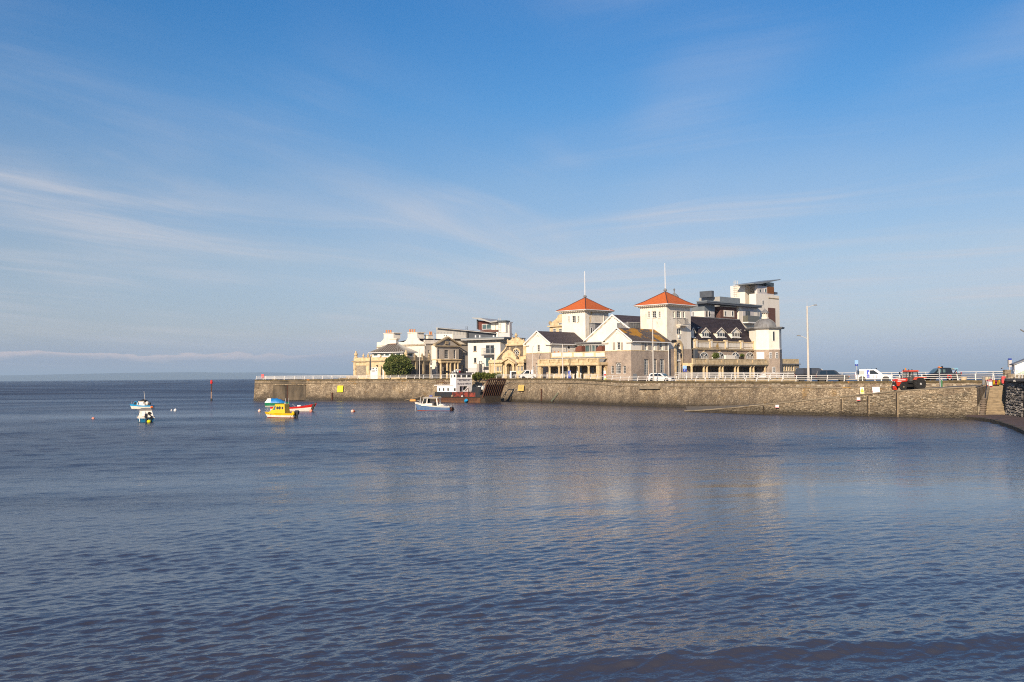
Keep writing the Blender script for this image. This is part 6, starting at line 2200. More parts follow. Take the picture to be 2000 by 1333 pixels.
for k in range(n):
 t0_, t1_ = math.pi * k / n, math.pi * (k + 1) / n
 P = [Pp.P(ca - q * math.cos(t), -.16, zs_ + q * math.sin(t)) for q, t in ((ra, t0_), (ra, t1_), (ra * 1.25, t1_), (ra * 1.25, t0_))]
 mb.extr(P, Pp.P(0, .15, 0) - Pp.P(0, 0, 0))
mb.build('porch_arch', ASHLAR, bh.t)
mb = MB(); Pp.box(mb, ca - ra, ca + ra, 1.9, 2.0, 0, zs_ + ra); mb.build('porch_door', mat('olive_door', (0.10, 0.085, 0.045), .8), bh.t)
mb = MB()
ax_, az2 = Pp.az(993.3, 698)
for sg, ex in ((-1, 977.8), (1, 1007.2)):
 e = Pp.a(ex)
 ze_ = Pp.z(708, ex)
 mb.extr([Pp.P(a, -.45, z) for a, z in ((ax_, az2), (e, ze_), (e, ze_ - .35), (ax_, az2 - .42))], Pp.P(0, 1.4, 0) - Pp.P(0, 0, 0))
mb.build('porch_pediment', ASHLAR, bh.t)
mb = MB()
mb.extr([Pp.P(a, 0.0, z) for a, z in ((ax_, az2 - .3), (Pp.a(980), zt_), (Pp.a(1005), zt_))], Pp.P(0, .9, 0) - Pp.P(0, 0, 0))
mb.build('pediment_field', ASHLAR, bh.t)
# ================================================================== white modern flats (left group)
fl = Frame('modern_flats', 'low white modern flats with pale metal roofs and a penthouse with red boarding', 'apartment building', 978, 252, 30, 5.05)
F = fl.F
V = boxf(fl, 914, 977.6, 990, 0, 669, 719, MW, 'white_wall')
MB().box(V[2], V[3], .05, V[5], -.2, V[6] - .005).build('stone_base', MG, fl.t)
mb = MB(); F.pbox(mb, 912, 984, 664.3, 668.8, .25, 9); mb.build('clad_band', LIGHTMETAL, fl.t)
seams(fl.front(.25), F.a(912), F.a(980), F.z(668.8, 945), F.z(664.3, 945), 26, MIDMETAL)
mb = MB(); fl.front(-1.2).pbox(mb, 900, 984, 661.6, 664.2, 0, 11); mb.build('flat_roof', LIGHTMETAL, fl.t)
mb = MB(); fl.front(-1.3).pbox(mb, 899.5, 985, 659.5, 661.5, 0, 11.2); mb.build('roof_edge', MIDMETAL, fl.t)
mb = MB(); fl.right(V[3] + 1.2).pbox(mb, 984, 997, 659.8, 663.5, 0, 2); mb.build('roof_return', DARKMETAL, fl.t)
for it, kw in (((925, 930.8, 675.5, 686.5), {}), ((926, 930.6, 699, 709), {}), ((949, 957, 674.5, 690.5), {}), ((957.8, 965.3, 674.5, 690.5), {}), ((949.3, 958, 699, 716), dict(pane=GLASS_T)), ((960.5, 966, 699, 703), {})):
 quick_win(F, it, frame=MIDMETAL, nx=1, sill=ASHLAR_D if it[1] < 935 else None, **kw)
r = F.rect(946, 967, 682, 695)
mb = MB()
F.box(mb, r[0], r[1], -1.5, 0, r[2], r[2] + .28)
b_ = mb.build('balcony', DARKMETAL, fl.t)
mb = MB()
zt_ = r[3] + .1
mb.path([F.P(r[0], 0, zt_), F.P(r[0], -1.45, zt_), F.P(r[1], -1.45, zt_), F.P(r[1], 0, zt_)], .04, 4)
for k in range(22):
 a = r[0] + (r[1] - r[0]) * k / 21
 mb.tube(F.P(a, -1.45, r[2] + .28), F.P(a, -1.45, zt_), .02, .02, 4)
mb.build('balcony_bars', MIDMETAL, b_)
mb = MB()
mb.path([F.P(F.a(942), -1.5, 0), F.P(F.a(942), -1.5, F.z(706, 942)), F.P(F.a(947), -1.5, F.z(706, 947)), F.P(F.a(947), -1.5, 0)], .10, 4)
F.box(mb, F.a(945), F.a(967), -1.5, 0, F.z(718, 955), F.z(716.6, 955))
mb.build('porch_frame', DARKMETAL, fl.t)
mb = MB(); fl.front(-1).pbox(mb, 931, 937.5, 711, 726, 0, .6); mb.build('screen_wall', SHADEGREY, fl.t)
U = fl.front(5.5)
mb = MB()
pts = [(852, 641), (852, 653), (910, 658), (910, 646.5)]
U.poly(mb, [(852, 640.5), (911, 647), (911, 662), (852, 662)], .3, 8); mb.build('clad_storey', LIGHTMETAL, fl.t)
seams(fl.front(5.8), fl.front(5.8).a(853), fl.front(5.8).a(910), U.z(655, 880), U.z(648, 880), 20, MIDMETAL)
mb = MB(); U.poly(mb, [(852.5, 653), (884, 653), (884, 668), (852.5, 668)], .1, 6); mb.build('white_parapet', MW, fl.t)
for px in (867.5, 872):
 mb = MB(); U.pbox(mb, px - .8, px + .8, 655, 657, .02, .1); mb.build('wall_vent', DARKMETAL, fl.t)
mb = MB(); U.poly(mb, [(915, 647.5), (968, 653), (968, 660), (915, 660)], .4, 8); mb.build('dark_glazing', DARKMETAL, fl.t)
mb = MB(); U.poly(mb, [(851, 639.8), (968, 650.8), (968, 652), (851, 641)], -.8, 8.6); mb.build('sloping_roof', LIGHTMETAL, fl.t)
mb = MB(); U.pbox(mb, 969, 973.5, 649, 660, -.2, 6); mb.build('white_pier', MW, fl.t)
mb = MB(); U.pbox(mb, 974, 995.5, 650.5, 664, .2, 1.6); mb.build('grey_wall', MG, fl.t)
for px in (928.5, 937, 963.5):
 mb = MB(); U.pbox(mb, px - 1, px + 1, 655.5, 659.5, -1.4, -.9); mb.build('roof_cowl', WHITE, fl.t)
mb = MB()
for px in (911.5, 914.5):
 mb.tube(U.P(U.a(px), -.3, U.z(659, px)), U.P(U.a(px), -.3, U.z(638, px)), .05, .05, 4)
for py in range(639, 659, 3):
 mb.tube(U.P(U.a(911.5), -.3, U.z(py, 913)), U.P(U.a(914.5), -.3, U.z(py, 913)), .03, .03, 4)
mb.build('roof_ladder', DARKMETAL, fl.t)
Q = fl.front(7.5)
mb = MB(); Q.poly(mb, [(934, 626), (934, 644.5), (960, 644.5), (960, 629.5)], .2, 6); mb.build('red_boarded_wall', REDWOOD, fl.t)
quick_win(fl.front(7.7), (941.5, 960, 633, 644), frame=MG, pane=GLASS_T, nx=2, fw=.16)
mb = MB(); Q.pbox(mb, 960, 967, 631, 648, .15, 6); mb.build('white_wall', MW, fl.t)
mb = MB(); Q.pbox(mb, 968, 974, 631, 648.5, .3, 1); mb.build('white_wall', MW, fl.t)
mb = MB(); Q.pbox(mb, 974.5, 987.5, 629, 650, -.5, .8); mb.build('stair_tower', MW, fl.t)
mb = MB(); Q.pbox(mb, 987.6, 995.3, 630, 660, .8, 2); mb.build('grey_tower', MG, fl.t)
mb = MB(); Q.pbox(mb, 938, 972, 645, 649.5, -.2, 2); mb.build('brown_band', BRICKM, fl.t)
mb = MB(); Q.poly(mb, [(922, 620.6), (938, 621.2), (958, 628.4), (970, 626.4), (971, 628.6), (958, 630.6), (934, 624), (922, 622)], -1.5, 7); mb.build('folded_roof', LIGHTMETAL, fl.t)
mb = MB(); Q.pbox(mb, 971, 987.5, 626.3, 628.8, -1.2, 1.2); mb.build('roof_slab', DARKMETAL, fl.t)
mb = MB(); Q.pbox(mb, 931, 932.6, 624.5, 643.5, -.4, 0); mb.build('fin', DARKMETAL, fl.t)
mb = MB()
for px in (977, 981):
 mb.tube(Q.P(Q.a(px), -.7, Q.z(649, px)), Q.P(Q.a(px), -.7, Q.z(622, px)), .06, .06, 4)
for py in range(622, 649, 3):
 mb.tube(Q.P(Q.a(977), -.7, Q.z(py, 979)), Q.P(Q.a(981), -.7, Q.z(py, 979)), .035, .035, 4)
mb.build('roof_ladder', GALV, fl.t)
# ================================================================== classical villa with pediment, front greyed for shade
vi = Frame('classical_villa', 'cream classical villa with shade-toned grey front, curved gable walls, tall chimneys and a columned portico', 'house', 829.5, 258, 45, 5.08)
F, S = vi.F, vi.Rt
zt_ = F.z(668.5, 800)
a0 = F.a(736)
v1 = S.a(914)
MB().box(a0, 0, .0, .4, 0, zt_ - .6).build('gable_wall', PLASTER, vi.t)
F.box(MB(), 0, 0, 0, 0, 0, 0)
mb = MB()
pts = [(736, 676.5), (736, 669.3), (743, 668.8), (747.5, 665), (749.8, 661), (750.3, 655), (768.5, 655), (768.5, 667), (774, 668.5), (789, 668.3), (793.5, 665), (796.3, 660), (797, 652), (814, 652), (814.8, 660), (817.5, 665), (822, 667.6), (829.5, 668), (829.5, 676.5)]
F.poly(mb, pts, 0, .45); mb.build('curved_parapet', PLASTER, vi.t)
mb = MB(); F.box(mb, a0 - .1, .12, -.12, 0, F.z(677, 790), F.z(675.4, 790)); mb.build('string_course', ASHLAR_D, vi.t)
for x0, x1, yt, pots in ((749.5, 768.5, 650.5, (755, 759.5, 763.5)), (796.3, 814.3, 649.2, (801, 805.5, 810))):
 mb = MB(); F.pbox(mb, x0, x1, yt + 1.2, 662, -.02, 2.4)
 ch = mb.build('chimney', PLASTER, vi.t)
 mb = MB(); F.pbox(mb, x0 - .8, x1 + .8, yt, yt + 1.5, -.2, 2.6); mb.build('chimney_cap', PLASTER_OLD, ch)
 for p in pots:
  c = F.P(F.a(p, 1.0), 1.0, F.z(yt, p, 1))
  MB().lathe([(.26, 0), (.20, .55), (.24, .6), (.22, .78)], tuple(c), 8).build('chimney_pot', TERRA, ch)
zr0, zr1 = S.z(668.5, 850), S.z(660.5, 850)
tiles_slope(vi, 'slate_roof', SLATE_N, (-.5, .5, zt_ - .7), (-.5, v1, zt_ - .7), (-4.5, v1 - 2, zr1), (-4.5, .5, zr1), 9)
tiles_slope(vi, 'slate_roof', SLATE_N, (a0 + .5, .5, zt_ - .7), (a0 + .5, v1, zt_ - .7), (-4.6, v1 - 2, zr1), (-4.6, .5, zr1), 9)
zpar = S.z(671, 880)
lst = [(835.5, 839.6, 684, 698), (835.5, 839.6, 713, 730), (902.3, 906, 685, 702), (901.5, 906.5, 714, 727)]
H = S.wins(lst, nx=2, ny=4, sill=PLASTER)
S.skin('side_wall', SHADEGREY, 0.0, v1, 0, zpar, H)
MB().box(a0 + .3, -.35, .45, v1 - .3, 0, zpar - .8).build('inner_wall', DARKIN, vi.t)
mb = MB(); S.box(mb, 0, v1, -.35, .4, zpar - .25, zpar); S.box(mb, 0, v1, -.08, .35, zpar + .002, zpar + .75); mb.build('cornice', PLASTER_OLD, vi.t)
Cb = vi.right(1.6)
b0, b1 = Cb.a(850.5), Cb.a(896.3)
zce = Cb.z(675.5, 873)
lst = [(853.5, 857.8, 684, 701), (868.3, 876, 684, 701), (886.3, 890.3, 684, 701), (853.3, 858, 713, 729)]
H = Cb.wins(lst, nx=2, ny=4, sill=PLASTER)
Cb.skin('bay_wall', SHADEGREY, b0, b1, 0, zce, H)
MB().box(0, 1.59, b0 + .002, b0 + .3, 0, zce).build('bay_return', PLASTER, vi.t)  # return keeps the white render, the lit half of the pair
MB().box(0, 1.3, b0 + .32, b1, 0, zce - .02).build('inner_wall', DARKIN, vi.t)
am, zap_ = Cb.az(873.6, 658.3)
mb = MB()
mb.extr([Cb.P(b0, .1, zce), Cb.P(b1, .1, zce), Cb.P(am, .1, zap_ - .3)], Cb.P(0, .5, 0) - Cb.P(0, 0, 0)); mb.build('pediment_field', SHADEGREY, vi.t)
mb = MB()
for e in (b0 - .5, b1 + .5):
 mb.extr([Cb.P(x, -.5, z) for x, z in ((am, zap_ + .1), (e, zce + .35), (e, zce + .02), (am, zap_ - .32))], Cb.P(0, 1.0, 0) - Cb.P(0, 0, 0))
mb.build('pediment_raking', ASHLAR_D, vi.t)
mb = MB(); Cb.box(mb, b0 - .5, b1 + .5, -.5, 0, zce - .28, zce + .019); mb.build('pediment_cornice', ASHLAR_D, vi.t)
mb = MB(); Cb.pbox(mb, 870.2, 876.2, 666.5, 672.5, -.3, .1); mb.build('carved_shield', ASHLAR_D, vi.t)
mb = MB(); Cb.box(mb, b0 - .02, b0 + .6, -.12, 0, 0, zce - .3); mb.build('bay_pilaster', PLASTER, vi.t)
Po = vi.right(3.6)
p0, p1 = Po.a(861), Po.a(899.5)
zp1, zp0 = Po.z(702, 880), Po.z(708.6, 880)
mb = MB()
Po.box(mb, p0, p1, 0, 3.5, zp0, zp1 - .25); Po.box(mb, p0 - .2, p1 + .2, -.25, 3.5, zp1 - .248, zp1); mb.build('portico_entablature', ASHLAR, vi.t)
for px in (862.5, 874.8, 881.3, 889.8, 895.8):
 a = Po.a(px)
 c = Po.P(a, .35, 0)
 MB().lathe([(.36, 0), (.30, .15), (.28, 1.2), (.24, zp0 - .3), (.36, zp0 - .2), (.36, zp0 - .001)], (c.x, c.y, 0), 10).build('column', ASHLAR, vi.t)
mb = MB(); Cb.box(mb, Cb.a(866), Cb.a(872), -.06, 0, 0, 3.0); mb.build('front_door', BLACK, vi.t)
mb = MB(); mb.path([Cb.P(b0 + .3, -.3, 0), Cb.P(b0 + .3, -.3, zce)], .07, 5); mb.build('downpipe', PLASTER, vi.t)
for (x0, x1, yt, yb, pots) in ((836.3, 846, 654.2, 662, (840, 843)), (882, 899.3, 653, 670, (885.3, 888.8, 892, 895.3))):
 K = vi.right(-2.6)
 mb = MB(); K.pbox(mb, x0, x1, yt + 1, yb, 0, 1.4); ch = mb.build('chimney', PLASTER, vi.t)
 mb = MB(); K.pbox(mb, x0 - .7, x1 + .7, yt, yt + 1.4, -.15, 1.55); mb.build('chimney_cap', PLASTER_OLD, ch)
 for p in pots:
  c = K.P(K.a(p, .7), .7, K.z(yt, p, .7))
  MB().lathe([(.25, 0), (.19, .6), (.23, .65), (.21, .85)], tuple(c), 8).build('chimney_pot', TERRA, ch)
mb = MB(); K = vi.right(2.2); mb.path([K.P(K.a(848), 0, K.z(668, 848)), K.P(K.a(848), 0, K.z(651.5, 848)), K.P(K.a(852), 0, K.z(651.3, 852))], .07, 5); mb.build('roof_pipe', GALV, vi.t)
# ================================================================== low yellow-walled rotunda at the pier
lo = Frame('walled_pavilion', 'low yellow limestone pavilion with stone urns on its parapet and a hipped lantern roof', 'pavilion', 793, 245, 30, 5.12)
F, S = lo.F, lo.Rt
a0 = F.a(691)
zc_, zp_ = F.z(706.6, 740), F.z(698.2, 740)
v1 = S.a(840.5)
F.skin('front_wall', ASHLAR, a0, 0, 0, zc_, [F.rect(695.6, 714.8, 714.5, 734)], .12)
mb = MB(); F.pbox(mb, 695.6, 714.8, 714.5, 734, .1, .3); mb.build('rubble_panel', RUB_L, lo.t)
S.skin('side_wall', RUB_D, 0, v1, 0, zc_)  # side rubble darker than the front panel to give the face's shade
MB().box(a0 + .1, -.1, .32, v1 - .1, 0, zc_ - .02).build('inner_wall', DARKIN, lo.t)
MB().box(a0, a0 + .3, .002, v1, 0, zc_).build('end_wall', ASHLAR, lo.t)
mb = MB(); F.box(mb, a0 - .4, .4, -.4, .3, zc_, zc_ + .28); S.box(mb, .31, v1 + .3, -.4, .3, zc_, zc_ + .28); mb.build('cornice', ASHLAR_D, lo.t)
mb = MB(); F.box(mb, a0, 0, -.05, .3, zc_ + .282, zp_); S.box(mb, .3, v1, -.05, .3, zc_ + .282, zp_ - .05); mb.build('parapet', ASHLAR, lo.t)
mb = MB(); S.box(mb, .31, v1, -.03, .0, zc_ - .9, zc_ - .004); mb.build('frieze', ASHLAR_D, lo.t)
for px, w in ((692.3, 2.2), (718.5, 3.2), (742.5, 3.2), (759, 3), (778, 3)):
 mb = MB(); F.pbox(mb, px - w, px + w, 707.5, 735, -.15, -.002); mb.build('pilaster', ASHLAR, lo.t)
for px in (797, 811.5, 826, 839.2):
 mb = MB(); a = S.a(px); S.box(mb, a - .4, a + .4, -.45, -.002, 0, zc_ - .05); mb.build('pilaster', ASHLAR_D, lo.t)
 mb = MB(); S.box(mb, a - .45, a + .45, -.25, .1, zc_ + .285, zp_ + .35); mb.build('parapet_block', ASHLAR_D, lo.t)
mb = MB(); r = F.rect(723.3, 738, 718.3, 735); F.box(mb, r[0], r[1], -.08, -.003, 0, r[3]); dk = mb.build('kiosk_door', WHITE, lo.t)
for x, y, w, h in ((726.5, 719, 1.6, 2), (729.5, 719, 1.8, 2), (734.8, 719, 1.6, 2), (726.5, 722.5, 1.7, 1.8), (730.2, 722.5, 1.6, 4.8), (734.8, 722.5, 1.6, 1.8), (726.5, 725.8, 1.7, 1.6)):
 mb = MB(); F.pbox(mb, x - w / 2 + .2, x + w / 2 + .2, y, y + h, -.10, -.081); mb.build('pane', GLASS, dk)
mb = MB(); r = F.rect(748.3, 750.5, 718, 735); F.box(mb, r[0], r[1], -.2, -.16, 0, r[3]); mb.build('white_panel', WHITE, lo.t)
mb = MB(); c = F.P(F.a(737.8), -.35, F.z(714.5, 738)); mb.ball(tuple(c), .2, 8, 5); mb.build('wall_lamp', BLACK, lo.t)
for px, yt, k in ((694.7, 685.3, 1.25), (709.3, 690.5, .8), (718.6, 690, .95), (724.6, 691.3, .75), (743.3, 693, .7), (767, 693, .6), (792.6, 683, 1.2), (810.3, 690.3, .8), (825, 690, .9), (838.8, 688.3, 1.0)):
 fc = F if px < 793 else S
 c = fc.P(fc.a(px), .1, zp_)
 h = fc.z(yt, px) - zp_
 MB().lathe([(.40 * k, 0), (.40 * k, h * .12), (.22 * k, h * .22), (.42 * k, h * .42), (.36 * k, h * .58), (.16 * k, h * .72), (.18 * k, h * .82), (.04, h)], tuple(c), 8).build('stone_urn', ASHLAR if px < 800 else ASHLAR_D, lo.t)  # side-face urns take the darker stone as painted shade
L_ = lo.front(4.0)
la0, la1 = L_.a(727), L_.a(786.5)
SL = lo.right(la1)
lv1 = SL.a(809)
lz0, lz1 = L_.z(697.6, 760), L_.z(689.2, 760)
lst = [(729.3, 737.3, 690.5, 695.8), (741.5, 749.5, 690.5, 695.8), (751.5, 759.8, 690.5, 695.8), (762, 770.5, 690.5, 695.8), (773, 782, 690.5, 695.8)]
H = L_.wins(lst, nx=1, ny=1, pane=GLASS_T, fw=.08, d=.1)
L_.skin('clerestory_wall', WHITE, la0, la1, lz0 - 1, lz1, H, .15)
H2 = SL.wins([(788, 794.5, 690.5, 696), (797, 805.5, 690.5, 696)], nx=1, ny=1, pane=GLASS_T, fw=.08, d=.1)
SL.skin('clerestory_wall', WHITE, 4.0, lv1, lz0 - 1, lz1, H2, .15)
MB().box(la0 + .3, la1 - .3, 4.3, lv1 - .2, zc_ - .5, lz1 - .02).build('inner_wall', DARKIN, lo.t)
MB().box(la0, la0 + .2, 4.002, lv1, zc_ - .5, lz1).build('clerestory_wall', WHITE, lo.t)
e0, e1, w0, w1 = la0 - .7, la1 + .7, 3.3, lv1 + .7
ezl = lz1 + .02
am, vm = (la0 + la1) / 2, (4 + lv1) / 2
za = lo.front(vm).z(672.8, 770)
rl_ = 1.6
Rg = [Vector((am - rl_, vm, za)), Vector((am + rl_, vm, za))]
Cc = [Vector((e0, w0, ezl)), Vector((e1, w0, ezl)), Vector((e1, w1, ezl)), Vector((e0, w1, ezl))]
RIBM = mat('lead_roll_roof', (0.12, 0.098, 0.078), 0.7, (0.085, 0.07, 0.06), 1, 0.6, spec=.2)
for q in ((Cc[0], Cc[1], Rg[1], Rg[0]), (Cc[1], Cc[2], Rg[1], Rg[1]), (Cc[3], Cc[2], Rg[1], Rg[0]), (Cc[0], Cc[3], Rg[0], Rg[0])):
 mb = MB(); u = Vector((0, 0, .14))
 mb.hexa([p - u * 0 for p in q] + [p + u for p in q]); mb.build('hipped_roof', RIBM, lo.t)
mb = MB()
PR = mat('pale_lead_roll', (0.42, 0.40, 0.36), 0.6)
for k in range(15):
 f = (k + .5) / 15
 for (p, q, r_, s_) in ((Cc[0], Cc[1], Rg[0], Rg[1]), (Cc[1], Cc[2], Rg[1], Rg[1])):
  a = p.lerp(q, f)
  ctr = r_.lerp(s_, min(1, max(0, (f - .3) / .4)))
  b = a.lerp(ctr, .96)
  mb.tube(a + Vector((0, 0, .17)), b + Vector((0, 0, .17)), .045, .035, 4)
mb.build('roof_rolls', PR, lo.t)
mb = MB()
mb.path([c + Vector((0, 0, .02)) for c in Cc + [Cc[0]]], .12, 5); mb.build('gutter', WHITE, lo.t)
K = lo.front(vm - .3)
mb = MB(); K.pbox(mb, 761, 773.5, 663.5, 671.5, 0, 1.1); ch = mb.build('chimney', PLASTER, lo.t)
mb = MB(); K.pbox(mb, 760, 774.5, 661.3, 663.6, -.15, 1.2); mb.build('chimney_cap', PLASTER_OLD, ch)
mb = MB(); K.pbox(mb, 761, 773.5, 671.4, 676, -.02, 1.12); mb.build('chimney_base', BRICKM, ch)
# ================================================================== boats
def hull(t, L, B, sheer, bands, rake=0.35, keel=-0.35, fine=2.6, transom=.8, deckm=None, deck_drop=.12, nst=14, stem=None):
 """bands: (name, material, f0, f1) with f the share of freeboard; sheer(t)->gunwale height, t 0 stern .. 1 bow; bow towards +x"""
 lv = sorted({b[2] for b in bands} | {b[3] for b in bands} | {-0.6})
 def pt_(t_, f, side):
  hb = B / 2 * min(1.0, transom + (1 - transom) * t_ * 2.2) * (1 - max(0, t_ - .18) ** fine / (.82 ** fine)) + .01
  h = sheer(t_)
  z = h * f if f >= 0 else keel * (-f / .6)
  w = hb * (0.78 + 0.22 * max(0, f) ** .7) if f >= 0 else hb * .45
  x = -L / 2 + L * t_ * (1 - 0) + rake * (f if f > 0 else f * .8) * t_ ** 3
  return (x, side * w, z)
 for name, m_, f0, f1 in bands:
  mb = MB()
  n = 3
  for side in (-1, 1):
   rings = []
   for i in range(nst + 1):
    rings.append([pt_(i / nst, f0 + (f1 - f0) * k / n, side) for k in range(n + 1)])
   mb.loft(rings, False, False)
  mb.add([pt_(0, f0, -1), pt_(0, f0, 1), pt_(0, f1, 1), pt_(0, f1, -1)], [(0, 1, 2, 3)])
  mb.add([pt_(1, f0, -1), pt_(1, f0, 1), pt_(1, f1, 1), pt_(1, f1, -1)], [(0, 1, 2, 3)])
  mb.build(name, m_, t, smooth=True)
 mb = MB()
 mb.loft([[pt_(i / nst, -.6, -1), pt_(i / nst, -.6, 1)] for i in range(nst + 1)], False, False)
 mb.loft([[pt_(i / nst, -.6, -1), pt_(i / nst, 0, -1)] for i in range(nst + 1)], False, False)
 mb.loft([[pt_(i / nst, -.6, 1), pt_(i / nst, 0, 1)] for i in range(nst + 1)], False, False)
 mb.build('bottom', bands[0][1], t)
 if deckm is not None:
  mb = MB()
  R_ = []
  for i in range(nst + 1):
   a, b = pt_(i / nst, 1, -1), pt_(i / nst, 1, 1)
   R_.append([(a[0], a[1] * .97, a[2] - deck_drop), (b[0], b[1] * .97, b[2] - deck_drop)])
  mb.loft(R_, False, False)
  mb.build('deck', deckm, t)
 mb = MB()
 for side in (-1, 1):
  mb.path([Vector(pt_(i / nst, 1, side)) for i in range(nst + 1)], .04, 5)
 mb.path([pt_(0, 1, -1), pt_(0, 1, 1)], .04, 4)
 mb.build('gunwale', bands[-1][1], t)
 return pt_
def taper_box(mb, x0, x1, w0, z0, X0, X1, W0, z1):
 mb.hexa([(x0, -w0, z0), (x1, -w0, z0), (x1, w0, z0), (x0, w0, z0), (X0, -W0, z1), (X1, -W0, z1), (X1, W0, z1), (X0, W0, z1)])
 return mb
def side_panels(mb, polys, yf, out=.012):
 """polygons in (x, z) applied to both sloping sides, y = yf(z)"""
 for P in polys:
  for sd in (-1, 1):
   A = [(x, sd * (yf(z) + out), z) for x, z in P]
   mb.extr(A, (0, -sd * .02, 0))
 return mb
def outboard(t, x, z, m_, s=1.0, y=0):
 mb = MB()
 taper_box(mb, x - .30 * s, x + .12 * s, .15 * s, z, x - .36 * s, x + .06 * s, .17 * s, z + .34 * s)
 taper_box(mb, x - .36 * s, x + .06 * s, .17 * s, z + .34 * s, x - .26 * s, x + .0 * s, .11 * s, z + .46 * s)
 taper_box(mb, x - .20 * s, x - .04 * s, .05 * s, z - .9 * s, x - .22 * s, x + .02 * s, .09 * s, z)
 mb.v = [(a, b + y, c) for a, b, c in mb.v]
 return mb.build('outboard_motor', m_, t)
def at_water(px, py):
 return onz(px, py, 0.0)
def dirang(px_vec):
 return math.atan2(px_vec[1], px_vec[0])
YEL = mat('yellow_gelcoat', (0.80, 0.50, 0.005), 0.35, (0.66, 0.38, 0.01), 2.0, 0.5, spec=.5)
HWHITE = mat('white_gelcoat', (0.80, 0.75, 0.66), 0.4, (0.58, 0.50, 0.38), 2.2, 0.6, spec=.5)
ANTIF = mat('red_antifoul', (0.30, 0.06, 0.03), 0.7, (0.18, 0.04, 0.02), 3, 0.7)
BLUEH = mat('blue_hull', (0.07, 0.15, 0.30), 0.5, (0.16, 0.22, 0.32), 2, 0.8)
SKYB = mat('sky_blue_paint', (0.02, 0.33, 0.62), 0.4, (0.02, 0.26, 0.52), 2, 0.5)
TEAL = mat('teal_hull', (0.01, 0.16, 0.30), 0.4, (0.015, 0.11, 0.22), 2, 0.6)
GREENH = mat('green_hull', (0.01, 0.20, 0.09), 0.4, (0.01, 0.14, 0.06), 2, 0.6)
REDH = mat('red_hull', (0.62, 0.015, 0.01), 0.35, (0.48, 0.02, 0.01), 2, 0.5)
TARP = mat('blue_tarpaulin', (0.012, 0.17, 0.46), 0.45, (0.03, 0.26, 0.58), 1.6, 0.7, 0.03, 5)
ENG = mat('dark_engine_cowl', (0.030, 0.032, 0.040), 0.35, spec=.6)
CANV = mat('black_canvas', (0.022, 0.022, 0.024), 0.8)
GREYC = mat('grey_canvas', (0.22, 0.20, 0.18), 0.85, (0.16, 0.145, 0.13), 3, 0.6)
DECKM = mat('boat_deck', (0.40, 0.34, 0.26), 0.7, (0.25, 0.20, 0.15), 4, 0.7)
FYEL = mat('yellow_float', (0.82, 0.74, 0.0), 0.5)
FSAL = mat('salmon_float', (0.80, 0.26, 0.16), 0.55, (0.74, 0.36, 0.26), 3, 0.6)
FORG = mat('orange_float', (0.80, 0.16, 0.02), 0.5)
FPAL = mat('pale_float', (0.80, 0.50, 0.38), 0.6, (0.74, 0.60, 0.52), 3, 0.6)
# ---- yellow boat
p = at_water(550, 816.5)
yb = thing('yellow_cabin_boat', 'bright yellow cabin boat with white hull band, round windows and black outboard', 'boat', p, R(163))
hf = hull(yb, 4.5, 1.9, lambda t: .62 + .20 * t * t, [('antifoul', ANTIF, 0, .16), ('white_topside', HWHITE, .16, .60), ('yellow_topside', YEL, .60, 1)], rake=.45, deckm=YEL, deck_drop=.03)
mb = MB()
taper_box(mb, -.95, 1.65, .74, .60, -.80, .62, .60, 1.92)
mb.build('cabin', YEL, yb)
mb = MB(); taper_box(mb, -.90, .70, .66, 1.92, -.80, .60, .60, 1.98); mb.build('cabin_roof', YEL, yb)
mb = MB(); taper_box(mb, 1.2, 2.0, .5, .68, 1.15, 1.75, .42, .90); mb.build('foredeck', YEL, yb)
yf = lambda z: .74 - (z - .60) * (.14 / 1.32)
for cx_, w, h in ((.28, .20, .22), (-.08, .19, .24), (-.52, .16, .20)):
 mb = MB()
 P = [(cx_ + w * math.cos(2 * math.pi * k / 12) * (1.0 if abs(math.cos(2 * math.pi * k / 12)) < .8 else .95), 1.42 + h * math.sin(2 * math.pi * k / 12)) for k in range(12)]
 side_panels(mb, [P], yf, .02)
 mb.build('window', GLASS, yb)
mb = MB(); side_panels(mb, [[(.62, 1.15), (1.02, 1.15), (.72, 1.74), (.56, 1.74)]], yf, .02); mb.build('window', GLASS_T, yb)
mb = MB(); mb.hexa([(1.30, -.5, 1.12), (1.32, -.5, 1.12), (1.32, .5, 1.12), (1.30, .5, 1.12), (.84, -.45, 1.74), (.88, -.45, 1.74), (.88, .45, 1.74), (.84, .45, 1.74)]); mb.build('windscreen', GLASS, yb)
outboard(yb, -2.25, .45, ENG, 1.35)
mb = MB(); mb.ball((-2.2, .62, .68), .22, 8, 6, (1, .8, 1.3)); mb.build('fender', YEL, yb)
mb = MB(); mb.path([(2.0, -.5, .85), (2.45, -.2, 1.2), (2.5, 0, 1.22), (2.45, .2, 1.2), (2.0, .5, .85)], .018, 5); mb.build('bow_rail', GALV, yb)
mb = MB(); mb.path([(-1.4, .7, .62), (-2.0, .75, .35), (-2.3, .6, .05)], .03, 5); mb.path([(-1.5, .5, .66), (-1.9, .8, .1)], .04, 5); mb.build('stern_ladder', TIMB_L, yb)
